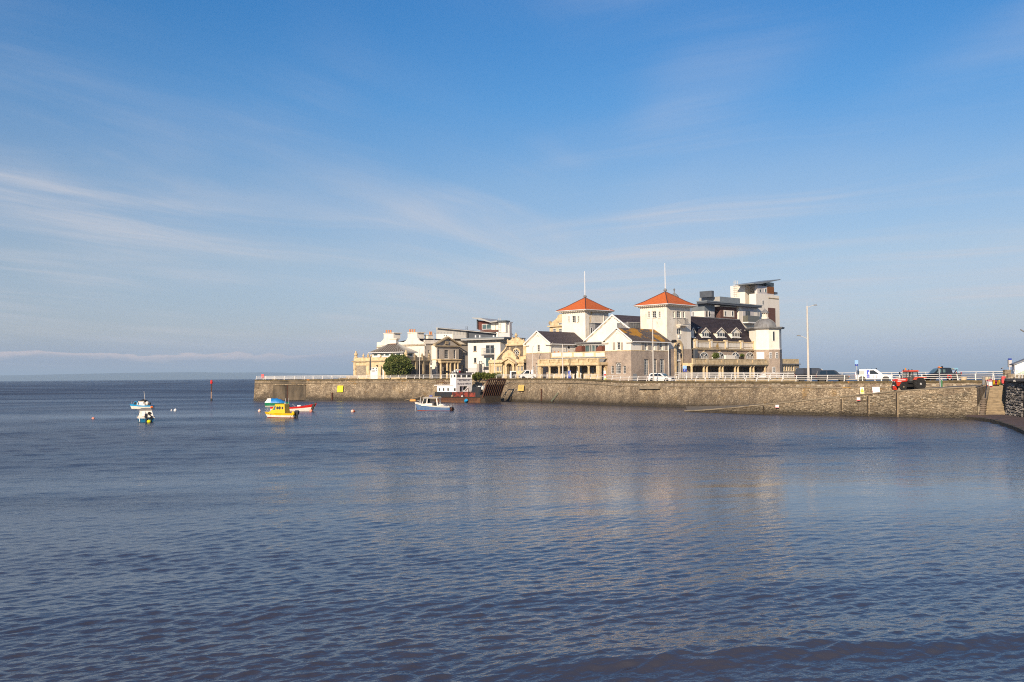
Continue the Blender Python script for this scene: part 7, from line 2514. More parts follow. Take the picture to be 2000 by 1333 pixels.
# ---- long red and white open boat
p = at_water(570.5, 803.2)
rb = thing('open_fishing_boat', 'long open wooden boat with red top strake, white side and high black bow', 'boat', p, R(-6))
hf = hull(rb, 7.3, 2.1, lambda t: .60 + .62 * max(0, t - .35) ** 1.9 / .44 + .10 * (1 - t) ** 2, [('white_topside', HWHITE, 0, .60), ('red_strake', REDH, .60, 1)], rake=.65, transom=.55, deckm=DECKM, deck_drop=.22)
mb = MB()
mb.hexa([(3.25, -.09, -.2), (3.55, -.09, -.2), (3.55, .09, -.2), (3.25, .09, -.2), (3.95, -.07, 1.45), (4.35, -.07, 1.55), (4.35, .07, 1.55), (3.95, .07, 1.45)])
taper_box(mb, 2.9, 3.5, .16, .0, 3.45, 4.1, .24, 1.18)
mb.build('stem_post', BLACK, rb)
mb = MB()
mb.tube((-1.35, 0, .5), (-1.15, 0, 2.15), .05, .035, 6); mb.tube((-1.25, -.1, 1.5), (-.55, 0, .6), .04, .03, 5); mb.tube((-1.28, 0, 1.4), (-1.5, 0, .7), .04, .03, 5)
mb.tube((-.62, .1, .5), (-.62, .1, 2.25), .035, .03, 5); mb.tube((.05, 0, 1.2), (.6, 0, .7), .02, .02, 4)
mb.build('mast', GALV, rb)
mb = MB(); taper_box(mb, 1.0, 1.6, .25, .70, 1.0, 1.55, .22, .98); mb.build('white_box', WHITE, rb)
mb = MB(); taper_box(mb, -.9, -.5, .3, .5, -.85, -.55, .25, 1.05); mb.build('engine_box', ENG, rb)
# ---- green boat with blue tarpaulin
p = at_water(541, 794.3)
gb = thing('green_covered_boat', 'green boat under a bright blue tarpaulin, moored just off the pier', 'boat', p, R(-4))
hf = hull(gb, 4.5, 1.8, lambda t: .72 + .12 * t, [('white_boot', HWHITE, 0, .2), ('green_topside', GREENH, .2, 1)], rake=.35, deckm=DECKM)
mb = MB()
rings = []
for i in range(13):
 t_ = i / 12
 x = -1.05 + 3.3 * t_
 h = 1.62 - .95 * max(0, t_ - .35) ** 1.1 / .62 + .05 * math.sin(i * 2.1)
 w = .92 * (1 - .85 * max(0, t_ - .45) ** 1.6 / .38)
 w = max(w, .06)
 rings.append([(x, -w, .70), (x, -w * .96, .70 + (h - .70) * .35 + .03 * math.sin(i * 3)), (x, -w * .55, .70 + (h - .7) * .85), (x, 0, h), (x, w * .55, .70 + (h - .7) * .85), (x, w * .96, .70 + (h - .70) * .35), (x, w, .70)])
mb.loft(rings, True, True)
mb.build('tarpaulin', TARP, gb, smooth=True)
mb = MB(); taper_box(mb, -2.2, -1.05, .72, .70, -1.75, -1.05, .6, 1.60); mb.build('white_cuddy', HWHITE, gb)
mb = MB(); taper_box(mb, -2.35, -1.9, .55, .72, -2.25, -1.9, .5, 1.05); mb.build('pale_cover', mat('pale_aqua_cover', (0.45, 0.65, 0.66), .7), gb)
# ---- blue and white cabin boat, far left
p = at_water(277.5, 798.7)
b1 = thing('blue_trim_cabin_boat', 'small white cabin boat with sky-blue trim, black canopy and a thin mast', 'boat', p, R(168))
hf = hull(b1, 4.5, 1.8, lambda t: .58 + .28 * t * t, [('white_topside', HWHITE, 0, .66), ('blue_strake', SKYB, .66, 1)], rake=.4, deckm=HWHITE, deck_drop=.03)
mb = MB(); taper_box(mb, -1.0, .75, .70, .58, -.75, .45, .58, 1.42); mb.build('cabin', HWHITE, b1)
mb = MB()
rings = []
for i in range(7):
 t_ = i / 6
 x = -.95 + 1.55 * t_
 h = 1.42 + .40 * math.sin(math.pi * min(1, t_ * 1.1 + .06)) ** .6
 rings.append([(x, -.60, 1.40), (x, -.5, (1.4 + h) / 2 + .05), (x, 0, h), (x, .5, (1.4 + h) / 2 + .05), (x, .60, 1.40)])
mb.loft(rings, True, True); mb.build('canopy', CANV, b1)
yf = lambda z: .70 - (z - .58) * (.12 / .84)
mb = MB(); side_panels(mb, [[(.28, .78), (.55, .78), (.42, 1.25), (.28, 1.25)], [(-.82, 1.0), (-.62, 1.0), (-.60, 1.25), (-.70, 1.25)]], yf, .02); mb.build('window', GLASS, b1)
mb = MB()
for sd in (-1, 1):
 mb.path([(.72, sd * .66, .72), (.72, sd * .60, 1.35), (1.25, sd * .55, 1.35), (1.5, sd * .6, .78)], .05, 5)
mb.path([(1.25, -.55, 1.35), (1.25, .55, 1.35)], .05, 5)
mb.build('windscreen_frame', SKYB, b1)
mb = MB(); side_panels(mb, [[(.78, .8), (1.42, .8), (1.22, 1.30), (.78, 1.30)]], lambda z: .60, .0); mb.build('side_screen', GLASS, b1)
mb = MB(); mb.tube((-.75, .1, 1.2), (-.45, .1, 3.35), .05, .03, 6); mb.build('mast', POLE, b1)
mb = MB(); mb.path([(1.8, -.5, .8), (2.15, -.3, 1.35), (2.2, .0, 1.38), (2.15, .3, 1.35), (1.8, .5, .8)], .02, 5); mb.build('bow_rail', GALV, b1)
mb = MB(); mb.ball((-1.1, 0, 1.05), .36, 8, 6, (1, 1, 1.0)); mb.build('radar_dome', HWHITE, b1)
mb = MB(); mb.ball((-2.35, .5, .35), .26, 8, 6, (1.3, 1, .8)); mb.build('fender', FORG, b1)
outboard(b1, -1.45, .75, ENG, 1.0)
# ---- white cabin boat seen from the stern
p = at_water(284.5, 823.8)
b2 = thing('white_motor_cruiser', 'white rounded cabin boat with teal hull seen from its stern, black outboard down', 'boat', p, R(112))
hf = hull(b2, 4.6, 2.25, lambda t: .62 + .25 * t * t, [('teal_topside', TEAL, 0, .82), ('white_gunwale', HWHITE, .82, 1)], rake=.3, transom=.92, deckm=HWHITE, deck_drop=.05)
mb = MB()
taper_box(mb, -1.55, 1.6, .98, .58, -1.15, .9, .72, 1.50)
mb.build('cabin', HWHITE, b2)
mb = MB(); taper_box(mb, -1.20, .95, .76, 1.50, -.95, .75, .58, 1.80); mb.build('canvas_hood', GREYC, b2)
yf = lambda z: .98 - (z - .58) * (.26 / .92)
mb = MB(); side_panels(mb, [[(-1.15, .78), (-.55, .78), (-.65, 1.36), (-.95, 1.36)], [(-.40, .85), (.6, .85), (.4, 1.32), (-.40, 1.32)]], yf, .02); mb.build('window', GLASS, b2)
mb = MB(); mb.hexa([(-1.56, .08, .75), (-1.52, .08, .75), (-1.52, .55, .75), (-1.56, .55, .75), (-1.28, .08, 1.38), (-1.24, .08, 1.38), (-1.24, .5, 1.38), (-1.28, .5, 1.38)]); mb.build('cabin_door', PLASTER, b2)
outboard(b2, -2.35, .62, ENG, 1.15, 0.0)
outboard(b2, -2.25, .42, BLACK, .75, -.62)
mb = MB(); mb.lathe([(.20, -.10), (.22, 0), (.20, .10)], (0, 0, 0), 10)
o = mb.build('spare_wheel', RUBBER, b2); o.matrix_local = Matrix.Translation((-1.36, -.42, 1.12)) @ Matrix.Rotation(R(78), 4, 'Y')
mb = MB(); mb.path([(-1.6, -.3, 1.0), (-2.1, -.7, .75), (-2.3, -.9, .5)], .06, 5); mb.path([(-1.9, .2, .7), (-2.3, .35, .3)], .07, 5); mb.build('stern_gear', TIMBER, b2)
mb = MB(); mb.box(-2.36, -2.31, .75, .85, .1, .55); mb.build('transom_stripe', WHITE, b2)
# ---- blue hulled cabin cruiser near the ferry
p = at_water(848.5, 802.6)
b3 = thing('blue_hull_cruiser', 'blue-hulled white motor cruiser with open-sided wheelhouse, moored beside the ferry', 'boat', p, R(164))
hf = hull(b3, 6.0, 2.3, lambda t: .72 + .72 * t ** 2.4, [('rust_boot', ANTIF, 0, .08), ('blue_topside', BLUEH, .08, .80), ('white_gunwale', HWHITE, .80, 1)], rake=.5, deckm=HWHITE, deck_drop=.05, transom=.85)
mb = MB(); taper_box(mb, .1, 2.1, .85, .85, .1, 1.35, .72, 1.22); mb.build('cabin_trunk', HWHITE, b3)
mb = MB()
for sd in (-1, 1):
 mb.hexa([(1.0, sd * .78, .95), (1.18, sd * .78, .95), (1.18, sd * .70, .95), (1.0, sd * .70, .95), (.92, sd * .72, 2.1), (1.05, sd * .72, 2.1), (1.05, sd * .64, 2.1), (.92, sd * .64, 2.1)])
 mb.hexa([(-.95, sd * .84, .75), (-.75, sd * .84, .75), (-.75, sd * .76, .75), (-.95, sd * .76, .75), (-.75, sd * .76, 2.1), (-.58, sd * .76, 2.1), (-.58, sd * .68, 2.1), (-.75, sd * .68, 2.1)])
 mb.hexa([(1.9, sd * .62, 1.15), (2.0, sd * .62, 1.15), (2.0, sd * .55, 1.15), (1.9, sd * .55, 1.15), (1.55, sd * .62, 2.02), (1.68, sd * .62, 2.02), (1.68, sd * .55, 2.02), (1.55, sd * .55, 2.02)])
mb.build('wheelhouse_posts', HWHITE, b3)
mb = MB(); taper_box(mb, -1.0, 1.75, .86, 2.08, -.95, 1.65, .80, 2.18); mb.build('wheelhouse_roof', HWHITE, b3)
mb = MB(); side_panels(mb, [[(1.10, 1.2), (1.85, 1.2), (1.58, 2.05), (1.05, 2.05)]], lambda z: .66, 0); mb.hexa([(1.92, -.6, 1.2), (1.95, -.6, 1.2), (1.95, .6, 1.2), (1.92, .6, 1.2), (1.6, -.6, 2.05), (1.63, -.6, 2.05), (1.63, .6, 2.05), (1.6, .6, 2.05)]); mb.build('windscreen', GLASS, b3)
mb = MB(); taper_box(mb, -.2, .9, .5, .8, -.1, .8, .45, 1.35); mb.build('helm_seat', BLACK, b3)
mb = MB(); taper_box(mb, .30, .85, .22, 2.32, .34, .80, .18, 2.52); mb.build('blue_cover', mat('royal_blue_cover', (.01, .08, .50), .6), b3)
mb = MB(); mb.path([(-.9, .7, 2.18), (-.8, .7, 2.36), (1.4, .7, 2.36), (1.5, .7, 2.18)], .03, 5); mb.path([(-.9, -.7, 2.18), (-.8, -.7, 2.36), (1.4, -.7, 2.36), (1.5, -.7, 2.18)], .03, 5); mb.build('roof_rack', TIMB_L, b3)
mb = MB(); taper_box(mb, -2.0, -.9, .7, .85, -1.5, -1.0, .4, 1.12); mb.build('stern_coaming', HWHITE, b3)
mb = MB(); mb.box(-3.25, -2.85, -.45, .45, -.05, .55); mb.path([(-3.2, -.8, .1), (-2.9, -.8, .9)], .05, 5); mb.path([(-3.2, .8, .1), (-2.9, .8, .9)], .05, 5); mb.build('stern_drive', RUST, b3)
mb = MB(); mb.tube((2.55, 0, 1.1), (2.4, 0, 2.3), .06, .04, 6); mb.tube((3.3, 0, 1.1), (3.45, 0, -.3), .05, .05, 5); mb.path([(2.1, -.5, 1.2), (2.7, -.25, 1.7), (3.1, 0, 1.7), (2.7, .25, 1.7), (2.1, .5, 1.2)], .025, 5); mb.build('bow_pulpit', GALV, b3)
# ---- the island ferry: an old landing craft
fe = Frame('island_ferry', 'rusty black and red landing-craft ferry with white wheelhouse and raised lattice bow ramp', 'ferry', 937, 208.0, 42, 0.0)
FWHITE = mat('ferry_white_paint', (0.86, 0.84, 0.80), 0.5, (0.74, 0.68, 0.60), 1.6, 0.4)
F, S, T2 = fe.F, fe.Rt, fe.t
FERR = rubble('ferry_paint', (0.27, 0.050, 0.032), (0.32, 0.07, 0.045), (0.24, 0.045, 0.03), 1.2, 1.0, bump=.0, spots=(0.018, 0.02, 0.024), spsc=1.1, spth=(0.50, 0.54), streak=(0.06, 0.03, 0.02))
FERB = mat('ferry_black_paint', (0.022, 0.028, 0.034), 0.55, (0.05, 0.04, 0.035), 1.2, 0.7, spots=(0.16, 0.07, 0.035), spsc=1.4, spth=(0.60, 0.70), vstretch=2)
FERRUST = mat('ferry_rust_band', (0.16, 0.07, 0.03), 0.85, (0.08, 0.045, 0.03), 1.5, 0.8)
s0 = F.a(849.5)
beam = S.a(973)
zk = F.z(766.3, 890); zb_ = F.z(777, 890); zw = F.z(783, 890); zh = F.z(756.5, 925)
def hullbox(u0, u1, z0, z1, m_, nm, dv=0.0):
 return MB().box(u0, u1, -dv, beam + dv, z0, z1).build(nm, m_, T2)
hullbox(s0, 0, -.6, zw, FERRUST, 'waterline_band')
hullbox(s0 - .1, .0, zw, zb_, RUST, 'lower_hull')
hullbox(s0 - .25, .1, zb_, zb_ + .18, TIMBER, 'rubbing_strake', .12)
um = F.a(882.5)
hullbox(s0 - .15, um, zb_ + .182, zk, FERB, 'aft_hull')
hullbox(um + .002, F.a(928), zb_ + .183, zk - .001, FERR, 'red_hull', .004)
hullbox(F.a(928) + .002, .0, zb_ + .182, zk + .02, FERB, 'fore_hull')
mb = MB()
for d0, d1 in ((-.01, .16), (beam - .16, beam + .01)):
 F.poly(mb, [(920, 767), (921.5, 762), (924, 757.5), (927, 756.3), (939, 755.8), (939, 767)], d0, d1)
mb.build('bow_bulwark', FERB, T2, kind='stuff')
mb = MB(); F.poly(mb, [(933, 777), (938, 777), (938, 787), (930, 787)], -.04, .1); mb.build('bow_plate', FERRUST, T2)
mb = MB()
for px in (884, 892, 905, 917):
 a = F.a(px); F.box(mb, a - .05, a + .05, -.08, 0, zb_ + .19, zk)
mb.build('hull_frames', FERR, T2)
mb = MB()
mb.hexa([(0, 0, -.6), (1.5, .5, -.6), (1.5, beam - .5, -.6), (0, beam, -.6), (0, 0, zb_ + .6), (.75, .35, zb_ + .6), (.75, beam - .35, zb_ + .6), (0, beam, zb_ + .6)])
mb.build('bow_plating', TIMBER, T2)
zr0 = S.z(777, 955); zr1 = fe.right(1.9).z(741.0, 962)
ur0, ur1 = .55, 2.35
nb = 10
def rp(f, h):
 v_ = .15 + (beam - .3) * f
 return Vector((ur0 + (ur1 - ur0) * h, v_, zr0 + (zr1 - zr0) * h))
for k in range(nb):
 MB().hexa([rp(k / (nb - 1), 0) + Vector(o) for o in ((-.16, -.06, 0), (.16, -.06, 0), (.16, .06, 0), (-.16, .06, 0))] + [rp(k / (nb - 1), .98) + Vector(o) for o in ((-.16, -.06, 0), (.16, -.06, 0), (.16, .06, 0), (-.16, .06, 0))]).build('ramp_bar', RUST, T2)
mb = MB()
for h in (.0, .08, .16, .24, .32, .40, .48, .56, .64, .72):
 mb.path([rp(0, h) + Vector((-.12, 0, 0)), rp(1, h) + Vector((-.12, 0, 0))], .055, 4)
mb.build('ramp_crossbars', RUST, T2)
mb = MB(); mb.path([rp(0, .86), rp(.03, .96), rp(.10, 1.0), rp(.9, 1.0), rp(.97, .96), rp(1, .86)], .17, 6); mb.build('ramp_top_rail', RUST, T2)
mb = MB(); mb.hexa([rp(0, 0) + Vector((-.28, 0, 0)), rp(0, 0) + Vector((-.22, 0, 0)), rp(1, 0) + Vector((-.22, 0, 0)), rp(1, 0) + Vector((-.28, 0, 0)),
 rp(0, .70) + Vector((-.28, 0, 0)), rp(0, .70) + Vector((-.22, 0, 0)), rp(1, .70) + Vector((-.22, 0, 0)), rp(1, .70) + Vector((-.28, 0, 0))]); mb.build('ramp_plate', BLACK, T2)
mb = MB()
for v_ in (.05, beam - .05):
 mb.path([(-1.6, v_, zh + .1), (-.6, v_, zh + .7), (.2, v_, zh + 1.5), rp(0, .92).xy.to_3d() * 1 + Vector((0, v_ - rp(0, .92).y, rp(0, .92).z))], .09, 5)
 mb.path([(-.9, v_, zh), (-.3, v_, zh + 1.05), (-.9, v_, zh + .9)], .12, 5)
mb.build('ramp_side_arm', BLACK, T2)
mb = MB(); mb.path([rp(1, .65), rp(1, .8) + Vector((1.1, .6, .1))], .08, 5); mb.build('ramp_catch', BLACK, T2)
hv = 1.2
H1 = fe.front(hv)
a0, a1 = H1.a(853.3), H1.a(884)
zt_ = H1.z(753.5, 866)
lst = [(856.6, 859.8, 758, 764.5), (864.5, 868, 758, 764.5), (873, 876.8, 758, 764.5)]
MB().box(a0, a1, hv + .12, beam - 1.2, zk, zt_ - .01).build('aft_house_core', FWHITE, T2)
Hs = [H1.rect(*x) for x in lst]
for r in Hs:
 H1.window(r, nx=1, ny=1, d=.04, fw=.06, frame=FWHITE)
H1.skin('aft_house_side', FWHITE, a0, a1, zk, zt_, Hs, .1)
mb = MB(); mb.box(H1.a(848.5), a1 + .2, hv - .2, beam - 1.0, zt_, zt_ + .16); mb.build('aft_house_roof', FWHITE, T2)
uB = fe.front(hv).a(890.6)
Bf = fe.right(uB)
v0, v1 = hv, Bf.a(921.5)
zr_ = Bf.z(729, 905)
zmid = Bf.z(740.5, 905)
aL = H1.a(879)
dr = Bf.rect(898, 913.5, 754.8, 766); dr = (dr[0], dr[1], zk + .05, dr[3])
wz0, wz1 = Bf.z(738.4, 905), Bf.z(731.8, 905)
wf = [(Bf.a(892.3), Bf.a(900.8), wz0, wz1), (Bf.a(902.3), Bf.a(911), wz0, wz1), (Bf.a(912.5), Bf.a(920.6), wz0, wz1)]
for r in wf:
 Bf.window(r, nx=1, ny=1, d=.05, fw=.09, frame=FWHITE)
Bf.skin('bridge_front', FWHITE, v0, v1, zk, zr_, wf + [dr], .12)
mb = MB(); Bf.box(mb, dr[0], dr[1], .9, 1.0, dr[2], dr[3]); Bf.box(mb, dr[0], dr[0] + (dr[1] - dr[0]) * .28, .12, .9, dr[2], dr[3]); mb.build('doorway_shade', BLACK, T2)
mb = MB(); Bf.box(mb, dr[0] + (dr[1] - dr[0]) * .33, dr[0] + (dr[1] - dr[0]) * .66, .3, .4, dr[2], dr[3]); dd_ = mb.build('cabin_door', FWHITE, T2)
mb = MB(); Bf.pbox(mb, 904.2, 906.8, 757.5, 762.5, .27, .299); mb.build('pane', GLASS, dd_)
mb = MB(); mb.extr([Bf.P(dr[1], .05, dr[2]), Bf.P(dr[1] - 1.3, .05, dr[2]), Bf.P(dr[1], .05, dr[3] - .1)], Bf.P(0, .05, 0) - Bf.P(0, 0, 0)); mb.build('stair_side', FWHITE, T2)
Bs = fe.front(hv - .001)
ws = [Bs.rect(880.2, 882.4, 732.5, 738.7), Bs.rect(885.3, 889.6, 732, 738), ]
for r in ws:
 Bs.window(r, nx=1, ny=1, d=.05, fw=.06, frame=FWHITE)
lw = Bs.rect(885.6, 890, 758.2, 764.7)
Bs.window(lw, nx=1, ny=1, d=.05, fw=.06, frame=FWHITE)
Bs.skin('bridge_side', FWHITE, aL, uB, zk, zr_, ws + [lw], .12)
MB().box(aL + .1, uB - 1.05, hv + .2, v1 - .1, zk, zr_ - .02).build('bridge_core', FWHITE, T2)
MB().box(uB - 1.04, uB - .2, hv + .2, v1 - .1, dr[3] + .1, wz0 - .2).build('bridge_core', FWHITE, T2)
MB().box(aL, aL + .1, hv + .001, v1, zk, zr_).build('bridge_rear', FWHITE, T2)
MB().box(aL, uB - .001, v1 - .1, v1, zk, zr_).build('bridge_far_side', FWHITE, T2)
MB().box(aL - .25, uB + .3, hv - .3, v1 + .3, zr_, zr_ + .14).build('bridge_roof', FERB, T2)
mb = MB(); Bf.box(mb, v0 + .1, v1 - .1, -.12, -.003, zmid - .05, zmid + .02); mb.build('bridge_moulding', FWHITE, T2)
tc = Bf.a(906.5)
M0 = Matrix.Rotation(math.pi / 2, 4, 'Z') @ Matrix.Rotation(math.pi / 2, 4, 'X')
INK = mat('navy_lettering', (0.03, 0.03, 0.07), .6)
LW_ = Bf.a(917) - Bf.a(895.5)
for txt, py, wpx in (('WESTWARD HO', 743.6, (895.3, 917.3)), ('ISLAND FERRY', 750.2, (893.2, 919.5))):
 h = 3.3 / FPX * 208
 w = Bf.a(wpx[1]) - Bf.a(wpx[0])
 o = text_mesh(txt, h * 1.35, INK, T2, Bf.P((Bf.a(wpx[0]) + Bf.a(wpx[1])) / 2, -.006, Bf.z(py, 906)), 'lettering', M0, bold=.012)
 cur = max(v.co.x for v in o.data.vertices) - min(v.co.x for v in o.data.vertices)
 o.matrix_local = Matrix.Translation(Bf.P((Bf.a(wpx[0]) + Bf.a(wpx[1])) / 2, -.006, Bf.z(py, 906))) @ M0 @ Matrix.Diagonal((w / cur, 1, 1, 1))
def gear(px, y0, y1, w, m_, nm, d=1.5):
 a = Bf.a(px); z0, z1 = Bf.z(y1, px), Bf.z(y0, px)
 mb = MB(); Bf.box(mb, a - w, a + w, d, d + .4, z0, z1); mb.build(nm, m_, T2)
gear(905.5, 721.7, 723.8, .62, WHITE, 'radar_scanner')
gear(904, 723.8, 728.6, .12, WHITE, 'radar_post')
gear(898.7, 723.5, 728.6, .13, WHITE, 'roof_light')
gear(884, 724.5, 728.6, .55, BLACK, 'funnel_cap')
gear(913, 724.5, 728.6, .45, BLACK, 'searchlight')
gear(907.5, 724.3, 728.6, .13, REDP, 'port_light')
gear(895, 726, 728.6, .18, WHITE, 'roof_light')
gear(922.5, 725.6, 728.6, .13, FWHITE, 'roof_light')
mb = MB()
zr2 = zt_ + .16
for px in range(852, 879, 4):
 a = H1.a(px); mb.tube(H1.P(a, .1, zr2), H1.P(a, .1, zr2 + 1.05), .04, .04, 4)
for hh in (.5, 1.05):
 mb.path([H1.P(H1.a(852), .1, zr2 + hh), H1.P(H1.a(866), .1, zr2 + hh)], .035, 4)
 mb.path([H1.P(H1.a(852), 3, zr2 + hh), H1.P(H1.a(878), 3, zr2 + hh)], .035, 4)
mb.path([H1.P(H1.a(861), .1, zr2 + 1.2), H1.P(H1.a(869.5), .1, zr2)], .06, 4)
mb.path([H1.P(H1.a(864), .1, zr2 + 1.2), H1.P(H1.a(872.5), .1, zr2)], .06, 4)
mb.build('roof_railing', RUST, T2)
mb = MB()
for px in (923.5, 928, 932):
 mb.tube(F.P(F.a(px), 3, zh - .2), F.P(F.a(px), 3, zh + 1.2), .04, .04, 4)
mb.path([F.P(F.a(923), 3, zh + 1.2), F.P(F.a(933), 3, zh + 1.2)], .04, 4)
mb.build('deck_rail', RUST, T2)
mb = MB(); F.box(mb, F.a(921), F.a(933), 1.5, 4.5, zh - .6, zh + .25); mb.build('deck_house', FWHITE, T2)
mb = MB(); mb.lathe([(.30, -.42), (.36, -.2), (.36, .2), (.30, .42)], (0, 0, 0), 10)
o = mb.build('blue_barrel_fender', SKYB, T2); o.matrix_local = Matrix.Translation(F.P(F.a(912), -.4, F.z(783, 912))) @ Matrix.Rotation(R(60), 4, 'Y') @ Matrix.Rotation(.5, 4, 'X')
mb = MB(); mb.path([F.P(F.a(909.5), -.15, zk + .3), F.P(F.a(915), -.15, zk + .9), F.P(F.a(915.5), -.15, .2)], .08, 5); mb.build('hanging_fender_rope', RUST, T2)
mb = MB(); mb.ball(tuple(F.P(F.a(903.5), -.2, F.z(774.5, 903))), .22, 8, 5); mb.build('white_float', WHITE, T2)
mb = MB(); mb.ball(tuple(F.P(F.a(884), -.2, F.z(774, 884))), .28, 8, 5); mb.build('tyre_fender', TIMB_L, T2)
# ---- buoys
BU = [('mooring_buoy', 'small salmon buoy alone at the far left of the water', 182, 819, .18, FSAL, (1.2, 1, .9)),
 ('mooring_buoy', 'large white round buoy right of the white cabin boat', 342.3, 803.5, .27, WHITE, (1, 1, 1)),
 ('mooring_buoy', 'tiny white buoy touching the large white buoy on its left', 335, 802.7, .15, SIGN_W, (1, 1, 1)),
 ('mooring_buoy', 'pale pink round buoy left of the yellow boat', 506.8, 804.6, .27, FPAL, (1, 1, .9)),
 ('mooring_buoy', 'salmon red buoy under the black bow of the open boat', 607.4, 804.6, .26, FSAL, (1, 1, .95)),
 ('mooring_buoy', 'orange buoy with painted-in light and shade, alone between the open boat and the blue cruiser', 689.7, 805.3, .27, FORG, (1, 1, .95)),
 ('mooring_buoy', 'bright yellow float at the stern of the white motor cruiser', 290.8, 825.3, .21, FYEL, (1.25, 1, .9))]
for nm, lb, px, py, r, m_, sq in BU:
 p = at_water(px, py)
 t = thing(nm, lb, 'buoy', p, 0)
 MB().ball((0, 0, r * .55), r, 14, 10, sq).build('float', m_, t, smooth=True)
 MB().lathe([(r * .16, r * 1.4), (r * .16, r * 1.75), (r * .05, r * 1.8)], (0, 0, 0), 6).build('top_eye', BLACK if m_ is FORG else m_, t)
 if m_ is FORG:
  MB().ball((r * .9, .1, .1), r * .5, 8, 6).build('shade_float', BLACK, t)  # black ball stands for the buoy's shaded side
  MB().ball((-.09, -.12, r * .6), r * .93, 10, 8).build('lit_side', FPAL, t)  # paler ball colours in its sunlit side
p = at_water(806.5, 784.2)
t = thing('orange_float', 'long orange float lying at the foot of the pier wall', 'buoy', p, R(-5))
MB().lathe([(.12, -.75), (.28, -.6), (.30, 0), (.28, .6), (.12, .75)], (0, 0, 0), 10).build('float', mat('faded_orange_float', (.72, .34, .08), .6, (.6, .3, .1), 3, .6), t).matrix_local = Matrix.Translation((0, 0, .18)) @ Matrix.Rotation(math.pi / 2, 4, 'Y')
# ---- channel marker
p = at_water(413, 783.3)
t = thing('channel_marker', 'tall post standing in the sea with a red can topmark', 'navigation mark', p)
Dm = p.y
k = Dm / FPX
MB().lathe([(.26, -1), (.26, .35 * 1), (.26, .6)], (0, 0, 0), 8).build('pile_foot', BLACK, t)
MB().lathe([(.17, .6), (.17, 17 * k), (.16, 17.2 * k)], (0, 0, 0), 8).build('pale_pile', mat('barnacled_pile', (.36, .24, .18), .9, (.22, .15, .12), 3, .6), t)
MB().lathe([(.14, 17.2 * k), (.13, 33.5 * k)], (0, 0, 0), 8).build('dark_pile', RUST, t)
MB().lathe([(.30, 33.5 * k), (.32, 36 * k), (.22, 40 * k), (.18, 40.6 * k)], (0, 0, 0), 10).build('red_topmark', REDP, t)
a, d, n = on_wall(826, 774, -.1)
tag(MB().path([a, at_water(790, 783.5) + Vector((0, 0, .15))], .07, 5).build('mooring_rope', TIMB_L), 'pale mooring rope running down the pier wall to the water by the orange float', 'rope')
# ================================================================== vehicles
CARW = mat('white_car_paint', (0.80, 0.78, 0.75), 0.25, spec=.6, coat=.5)
CARK = mat('black_car_paint', (0.010, 0.012, 0.018), 0.22, spec=.6, coat=.6)
CGLS = mat('car_glass', (0.012, 0.016, 0.018), 0.06, spec=.9)
CGLG = mat('pale_green_windscreen', (0.13, 0.20, 0.19), 0.10, (.05, .09, .085), 2, .6, spec=.8)
LAMPM = mat('headlight_lens', (0.60, 0.62, 0.62), 0.15, spec=.8)
AMBER = mat('amber_lens', (0.75, 0.22, 0.01), 0.3)
TAILR = mat('tail_lens', (0.35, 0.01, 0.01), 0.3)
CHROME = mat('wheel_alloy', (0.45, 0.45, 0.45), 0.35, metal=.7)
def wheel(t, x, y, r, w, rimm=None, name='wheel'):
 mb = MB().lathe([(r * .55, -w / 2 + .02), (r * .92, -w / 2), (r, -w / 4), (r, w / 4), (r * .92, w / 2), (r * .55, w / 2 - .02)], (0, 0, 0), 18)
 o = mb.build(name, RUBBER, t)
 o.matrix_local = Matrix.Translation((x, y, r)) @ Matrix.Rotation(math.pi / 2, 4, 'X')
 m2 = MB().lathe([(r * .58, -w / 2 + .05), (r * .30, -w / 2 + .03), (r * .1, -w / 2 - .005)], (0, 0, 0), 14)
 m2.lathe([(r * .1, w / 2 + .005), (r * .30, w / 2 - .03), (r * .58, w / 2 - .05)], (0, 0, 0), 14)
 m2.build('rim', rimm or CHROME, o)
 return o
